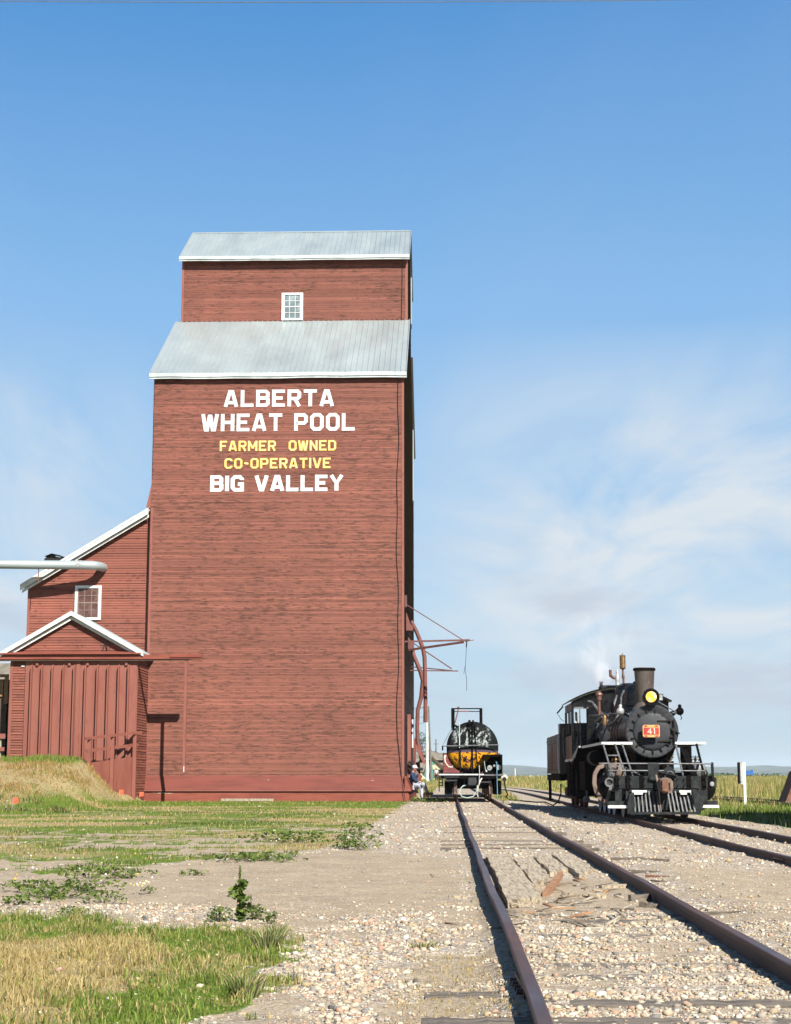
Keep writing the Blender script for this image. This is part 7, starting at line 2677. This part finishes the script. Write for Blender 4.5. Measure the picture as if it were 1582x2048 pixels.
def posf(rg, n):
    z = rg.random(n)
    a = rg.uniform(0, 2 * PI, n)
    q = .013 * (1 - z * .7)
    return np.stack([np.cos(a) * q, np.sin(a) * q, .24 + z * .18], 1)
V, F, tn = leaves(120, posf, .020, 16, 1.2)
rawmesh('seed_head', V, F, M['leaf'], tw, tone=tn * .4 + .6, nper=4)
for (px, py, R_, h, n, sd2, lf, lb) in (
        (438, 1842, .13, .11, 150, 21, .045, 'low dark weed just left of the tall weed'),
        (510, 1838, .12, .10, 130, 22, .045, 'low weed just right of the tall weed'),
        (538, 1846, .10, .08, 100, 23, .04, 'small weed at the right end of the group round the tall weed'),
        (60, 1783, .42, .10, 170, 24, .07, 'wide weed clump at far left, farthest back of the roadside ones'),
        (132, 1795, .38, .12, 190, 25, .07, 'dark weed clump second from the left on the bare road'),
        (172, 1784, .40, .12, 180, 26, .07, 'weed clump at the right end of the back row on the bare road'),
        (38, 1812, .22, .07, 110, 27, .06, 'flat weed near the left edge just above the near verge'),
        (206, 1806, .26, .09, 120, 28, .055, 'dark weed on its own at the right end of the roadside clumps'),
        (90, 1803, .30, .08, 130, 29, .06, 'weed between the far left clump and the dark second clump'),
        (148, 1832, .16, .05, 80, 30, .05, 'flat weed right against the near verge below the roadside clumps'),
        (298, 1789, .10, .06, 60, 31, .04, 'tiny upright weed alone on the bare road'),
        (385, 1750, .25, .06, 90, 32, .05, 'flat weed at the road edge left of the broad leaved patch'),
        (252, 1757, .40, .11, 150, 33, .07, 'weed clump on the far side of the road at left centre'),
        (178, 1757, .45, .13, 170, 34, .07, 'taller weed clump on the far side of the road at left'),
        (512, 1722, .85, .10, 320, 35, .09, 'blue green broad leaved patch on the far edge of the road'),
        (582, 1684, .95, .16, 260, 36, .10, 'dark green clump dotted with pale flowers on the lawn'),
        (686, 1697, .34, .20, 150, 37, .08, 'upright weed at the lawn corner, left of a pair by the gravel'),
        (722, 1699, .40, .20, 170, 38, .08, 'upright weed at the lawn corner, right of a pair by the gravel'),
        (716, 1675, .5, .25, 160, 39, .10, 'weed on the gravel edge behind the pair at the lawn corner'),
        (849, 1604, .75, .14, 140, 40, .14, 'green weed at the feet of the seated man, left of two'),
        (874, 1604, .95, .16, 170, 41, .14, 'green weed on the gravel beside the seated man, right of two'),
        (996, 1589, 1.1, .28, 150, 42, .14, 'weeds under the corner of the tank car by the right rail'),
        (1015, 1597, .7, .15, 100, 43, .12, 'weeds in the ballast where the black hose reaches the ground')):
    weed('weed_clump', lb, px, py, R_, h, n, sd2, lf)


# grass tufts that spill over the stones
def tuft(px, py, R_, h, n, seed, lb):
    x, y = spot(px, py, 0)
    r = np.random.default_rng(seed)
    q = R_ * r.random(n) ** .6
    a = r.uniform(0, 2 * PI, n)
    X = x + np.cos(a) * q * .5; Y = y + np.sin(a) * q * .5
    Z = gz(X, Y)
    hh = h * r.uniform(.5, 1.1, n)
    ln = r.uniform(.2, .95, n)
    ox, oy = np.cos(a) * ln * hh, np.sin(a) * ln * hh
    wdt = r.uniform(.004, .007, n)
    b = r.uniform(0, 2 * PI, n)
    wx, wy = np.cos(b) * wdt / 2, np.sin(b) * wdt / 2
    P = np.zeros((n, 5, 3))
    P[:, 0] = np.stack([X - wx, Y - wy, Z - .01], 1); P[:, 1] = np.stack([X + wx, Y + wy, Z - .01], 1)
    P[:, 2] = np.stack([X - wx + ox * .4, Y - wy + oy * .4, Z + hh * .6], 1); P[:, 3] = np.stack([X + wx + ox * .4, Y + wy + oy * .4, Z + hh * .6], 1)
    P[:, 4] = np.stack([X + ox, Y + oy, Z + hh * .85], 1)
    F = np.array([(0, 1, 3), (0, 3, 2), (2, 3, 4)])[None] + (np.arange(n) * 5)[:, None, None]
    k = r.random((n, 1)); dry = r.random((n, 1)) < .45
    c = np.where(dry, np.array([.42, .33, .14]) + k * .15, np.array([.08, .14, .02]) + k * np.array([.12, .12, .03]))
    P[..., 0] -= x; P[..., 1] -= y
    o = rawmesh('grass_tuft', P.reshape(-1, 3), F.reshape(-1, 3), M['blades'], cols=np.repeat(c, 5, axis=0))
    o.location = (x, y, 0)
    tag(o, lb, 'grass tuft', 'grass tufts at the edge of the stones')


tuft(535, 1898, .16, .17, 170, 1, 'long grass tuft leaning over the stones, farther of two')
tuft(490, 1995, .14, .15, 150, 2, 'long grass tuft among the stones near the bottom, nearer of two')
tuft(556, 1872, .12, .10, 90, 3, 'small tuft at the far tip of the verge')
tuft(850, 1886, .16, .06, 70, 4, 'thin pale sprigs on the mulch beside the near rail')

# little dandelion heads scattered in the lawn
fl = MB()
rr3 = random.Random(9)
for k in range(46):
    px, py = rr3.choice([(rr3.uniform(20, 320), rr3.uniform(1735, 1772)), (rr3.uniform(20, 330), rr3.uniform(1690, 1735)), (rr3.uniform(540, 625), rr3.uniform(1672, 1690)), (rr3.uniform(260, 300), rr3.uniform(1774, 1780))])
    x, y = spot(px, py, .05)
    fl.ball((x, y, gz1(x, y) + rr3.uniform(.07, .12)), rr3.uniform(.008, .014), 6, 4)
M['flower'] = mat('flower_heads', (.75, .74, .66), .8, c2=(.75, .52, .03), scale=.9, lo=.48, hi=.52)
tag(fl.build('lawn_flowers', M['flower']), 'scattered white and yellow flower heads in the lawn', 'flowers', kind='stuff')

# wisps of steam behind the domes
m = bpy.data.materials.new('steam')
m.use_nodes = True
t = NT(m.node_tree)
out = t.n('ShaderNodeOutputMaterial')
pv = t.n('ShaderNodeVolumePrincipled')
pv.inputs['Color'].default_value = (.97, .97, .98, 1)
pv.inputs['Anisotropy'].default_value = 0.0
oc = t.n('ShaderNodeTexCoord').outputs['Object']
ns = t.noise(t.vmul(oc, (1, 1, .8)), 1.9, 4.0, .62, .6)
def lobe(cx, cy, cz, sx, sy, sz, k):
    mpn = t.n('ShaderNodeMapping', vector_type='TEXTURE')
    mpn.inputs['Location'].default_value = (cx, cy, cz)
    mpn.inputs['Scale'].default_value = (sx, sy, sz)
    t.link(oc, mpn.inputs[0])
    ln_ = t.n('ShaderNodeVectorMath', operation='LENGTH')
    t.link(mpn.outputs[0], ln_.inputs[0])
    return t.math('MULTIPLY', t.mapr(ln_.outputs['Value'], 1.0, 0.15), k)
lb1 = lobe(.10, 0, -.45, .34, .4, .46, 5.5)
lb2 = lobe(-.18, 0, .10, .60, .5, .70, 1.6)
lb3 = lobe(.1, 0, .85, 1.2, .6, 1.0, .8)
dn = t.math('ADD', t.math('ADD', lb1, lb2), lb3)
dn = t.math('MULTIPLY', dn, t.mapr(ns, .40, .68))
t.link(dn, pv.inputs['Density'])
t.link(pv.outputs[0], out.inputs['Volume'])
cxw, czw = bp(1198, 1318, 49)
so = MB().box(-1.4, 1.4, -1, 1, -1.25, 1.9).build('steam', m)
so.location = (cxw, 49, czw)
tag(so, 'thin white wisps of steam rising behind the locomotive domes', 'steam', kind='stuff')

# the air of a warm day: one even box of thin haze round everything
m = bpy.data.materials.new('haze_air')
m.use_nodes = True
t = NT(m.node_tree)
out = t.n('ShaderNodeOutputMaterial')
pv = t.n('ShaderNodeVolumePrincipled')
pv.inputs['Color'].default_value = (.80, .90, 1.0, 1)
pv.inputs['Density'].default_value = 0.75e-4
t.link(pv.outputs[0], out.inputs['Volume'])
hzb = MB().box(-4200, 4900, -420, 8200, -62, 64).build('haze', m)
tag(hzb, kind='stuff')

scene.cycles.volume_step_rate = 1.0
scene.cycles.volume_max_steps = 96
scene.cycles.max_bounces = 7
scene.cycles.diffuse_bounces = 3
scene.cycles.glossy_bounces = 3
scene.cycles.transmission_bounces = 4
scene.cycles.volume_bounces = 4



def split_islands(o):
    me = o.data
    n = len(me.vertices)
    par = list(range(n))
    def find(a):
        while par[a] != a:
            par[a] = par[par[a]]
            a = par[a]
        return a
    for p_ in me.polygons:
        v0 = find(p_.vertices[0])
        for v_ in p_.vertices[1:]:
            r_ = find(v_)
            if r_ != v0: par[r_] = v0
    groups = {}
    for p_ in me.polygons:
        groups.setdefault(find(p_.vertices[0]), []).append(p_)
    if len(groups) < 2 or len(groups) > 60: return
    base = o.name.split('.')[0]
    co = [tuple(v.co) for v in me.vertices]
    sm = me.polygons[0].use_smooth
    for ps_ in groups.values():
        idx = {}
        fs_2 = []
        for p_ in ps_:
            fs_2.append(tuple(idx.setdefault(v, len(idx)) for v in p_.vertices))
        m3 = bpy.data.meshes.new(base)
        m3.from_pydata([co[k] for k in idx], [], fs_2)
        if sm:
            m3.polygons.foreach_set('use_smooth', [True] * len(m3.polygons))
            m3.set_sharp_from_angle(angle=R(40))
        m3.materials.append(me.materials[0])
        q_ = bpy.data.objects.new(base, m3)
        COL.objects.link(q_)
        q_.parent = o.parent
    bpy.data.objects.remove(o)


SPLIT = {'corner_board', 'rake_board', 'boiler_band', 'tank_band', 'hanger', 'batten', 'front_stay', 'spout_hood', 'sand_pipe', 'steam_pipe', 'plate_bar', 'pilot_bar', 'side_board', 'boiler_handrail', 'feed_pipe', 'spout_frame', 'spout_clamp', 'front_handrail', 'handrail_post', 'pipe_band', 'cylinder_stay', 'door_clamp', 'end_strap', 'cab_step', 'plinth', 'porch_wall', 'pilot_frame', 'brake_rigging', 'cab_step', 'dark_filler'}
for o_ in [o for o in bpy.data.objects if o.type == 'MESH' and o.name.split('.')[0] in SPLIT and not o.children]:
    if o_.name.startswith(('porch_wall',)): continue
    split_islands(o_)

# one honest dimming of every pigment: real paint and stone, seen at this exposure
KD = 0.72
for m_ in bpy.data.materials:
    if not m_.use_nodes: continue
    tr_n = m_.node_tree
    for nd_ in list(tr_n.nodes):
        key_ = {'BSDF_PRINCIPLED': 'Base Color', 'BSDF_TRANSLUCENT': 'Color'}.get(nd_.type)
        if not key_: continue
        s_ = nd_.inputs[key_]
        if s_.is_linked:
            src = s_.links[0].from_socket
            mx_ = tr_n.nodes.new('ShaderNodeMix')
            mx_.data_type = 'RGBA'; mx_.blend_type = 'MULTIPLY'
            mx_.inputs[0].default_value = 1.0
            mx_.inputs[7].default_value = (KD, KD, KD, 1)
            tr_n.links.new(src, mx_.inputs[6])
            tr_n.links.new(mx_.outputs[2], s_)
        else:
            c0_ = s_.default_value
            s_.default_value = (c0_[0] * KD, c0_[1] * KD, c0_[2] * KD, 1)
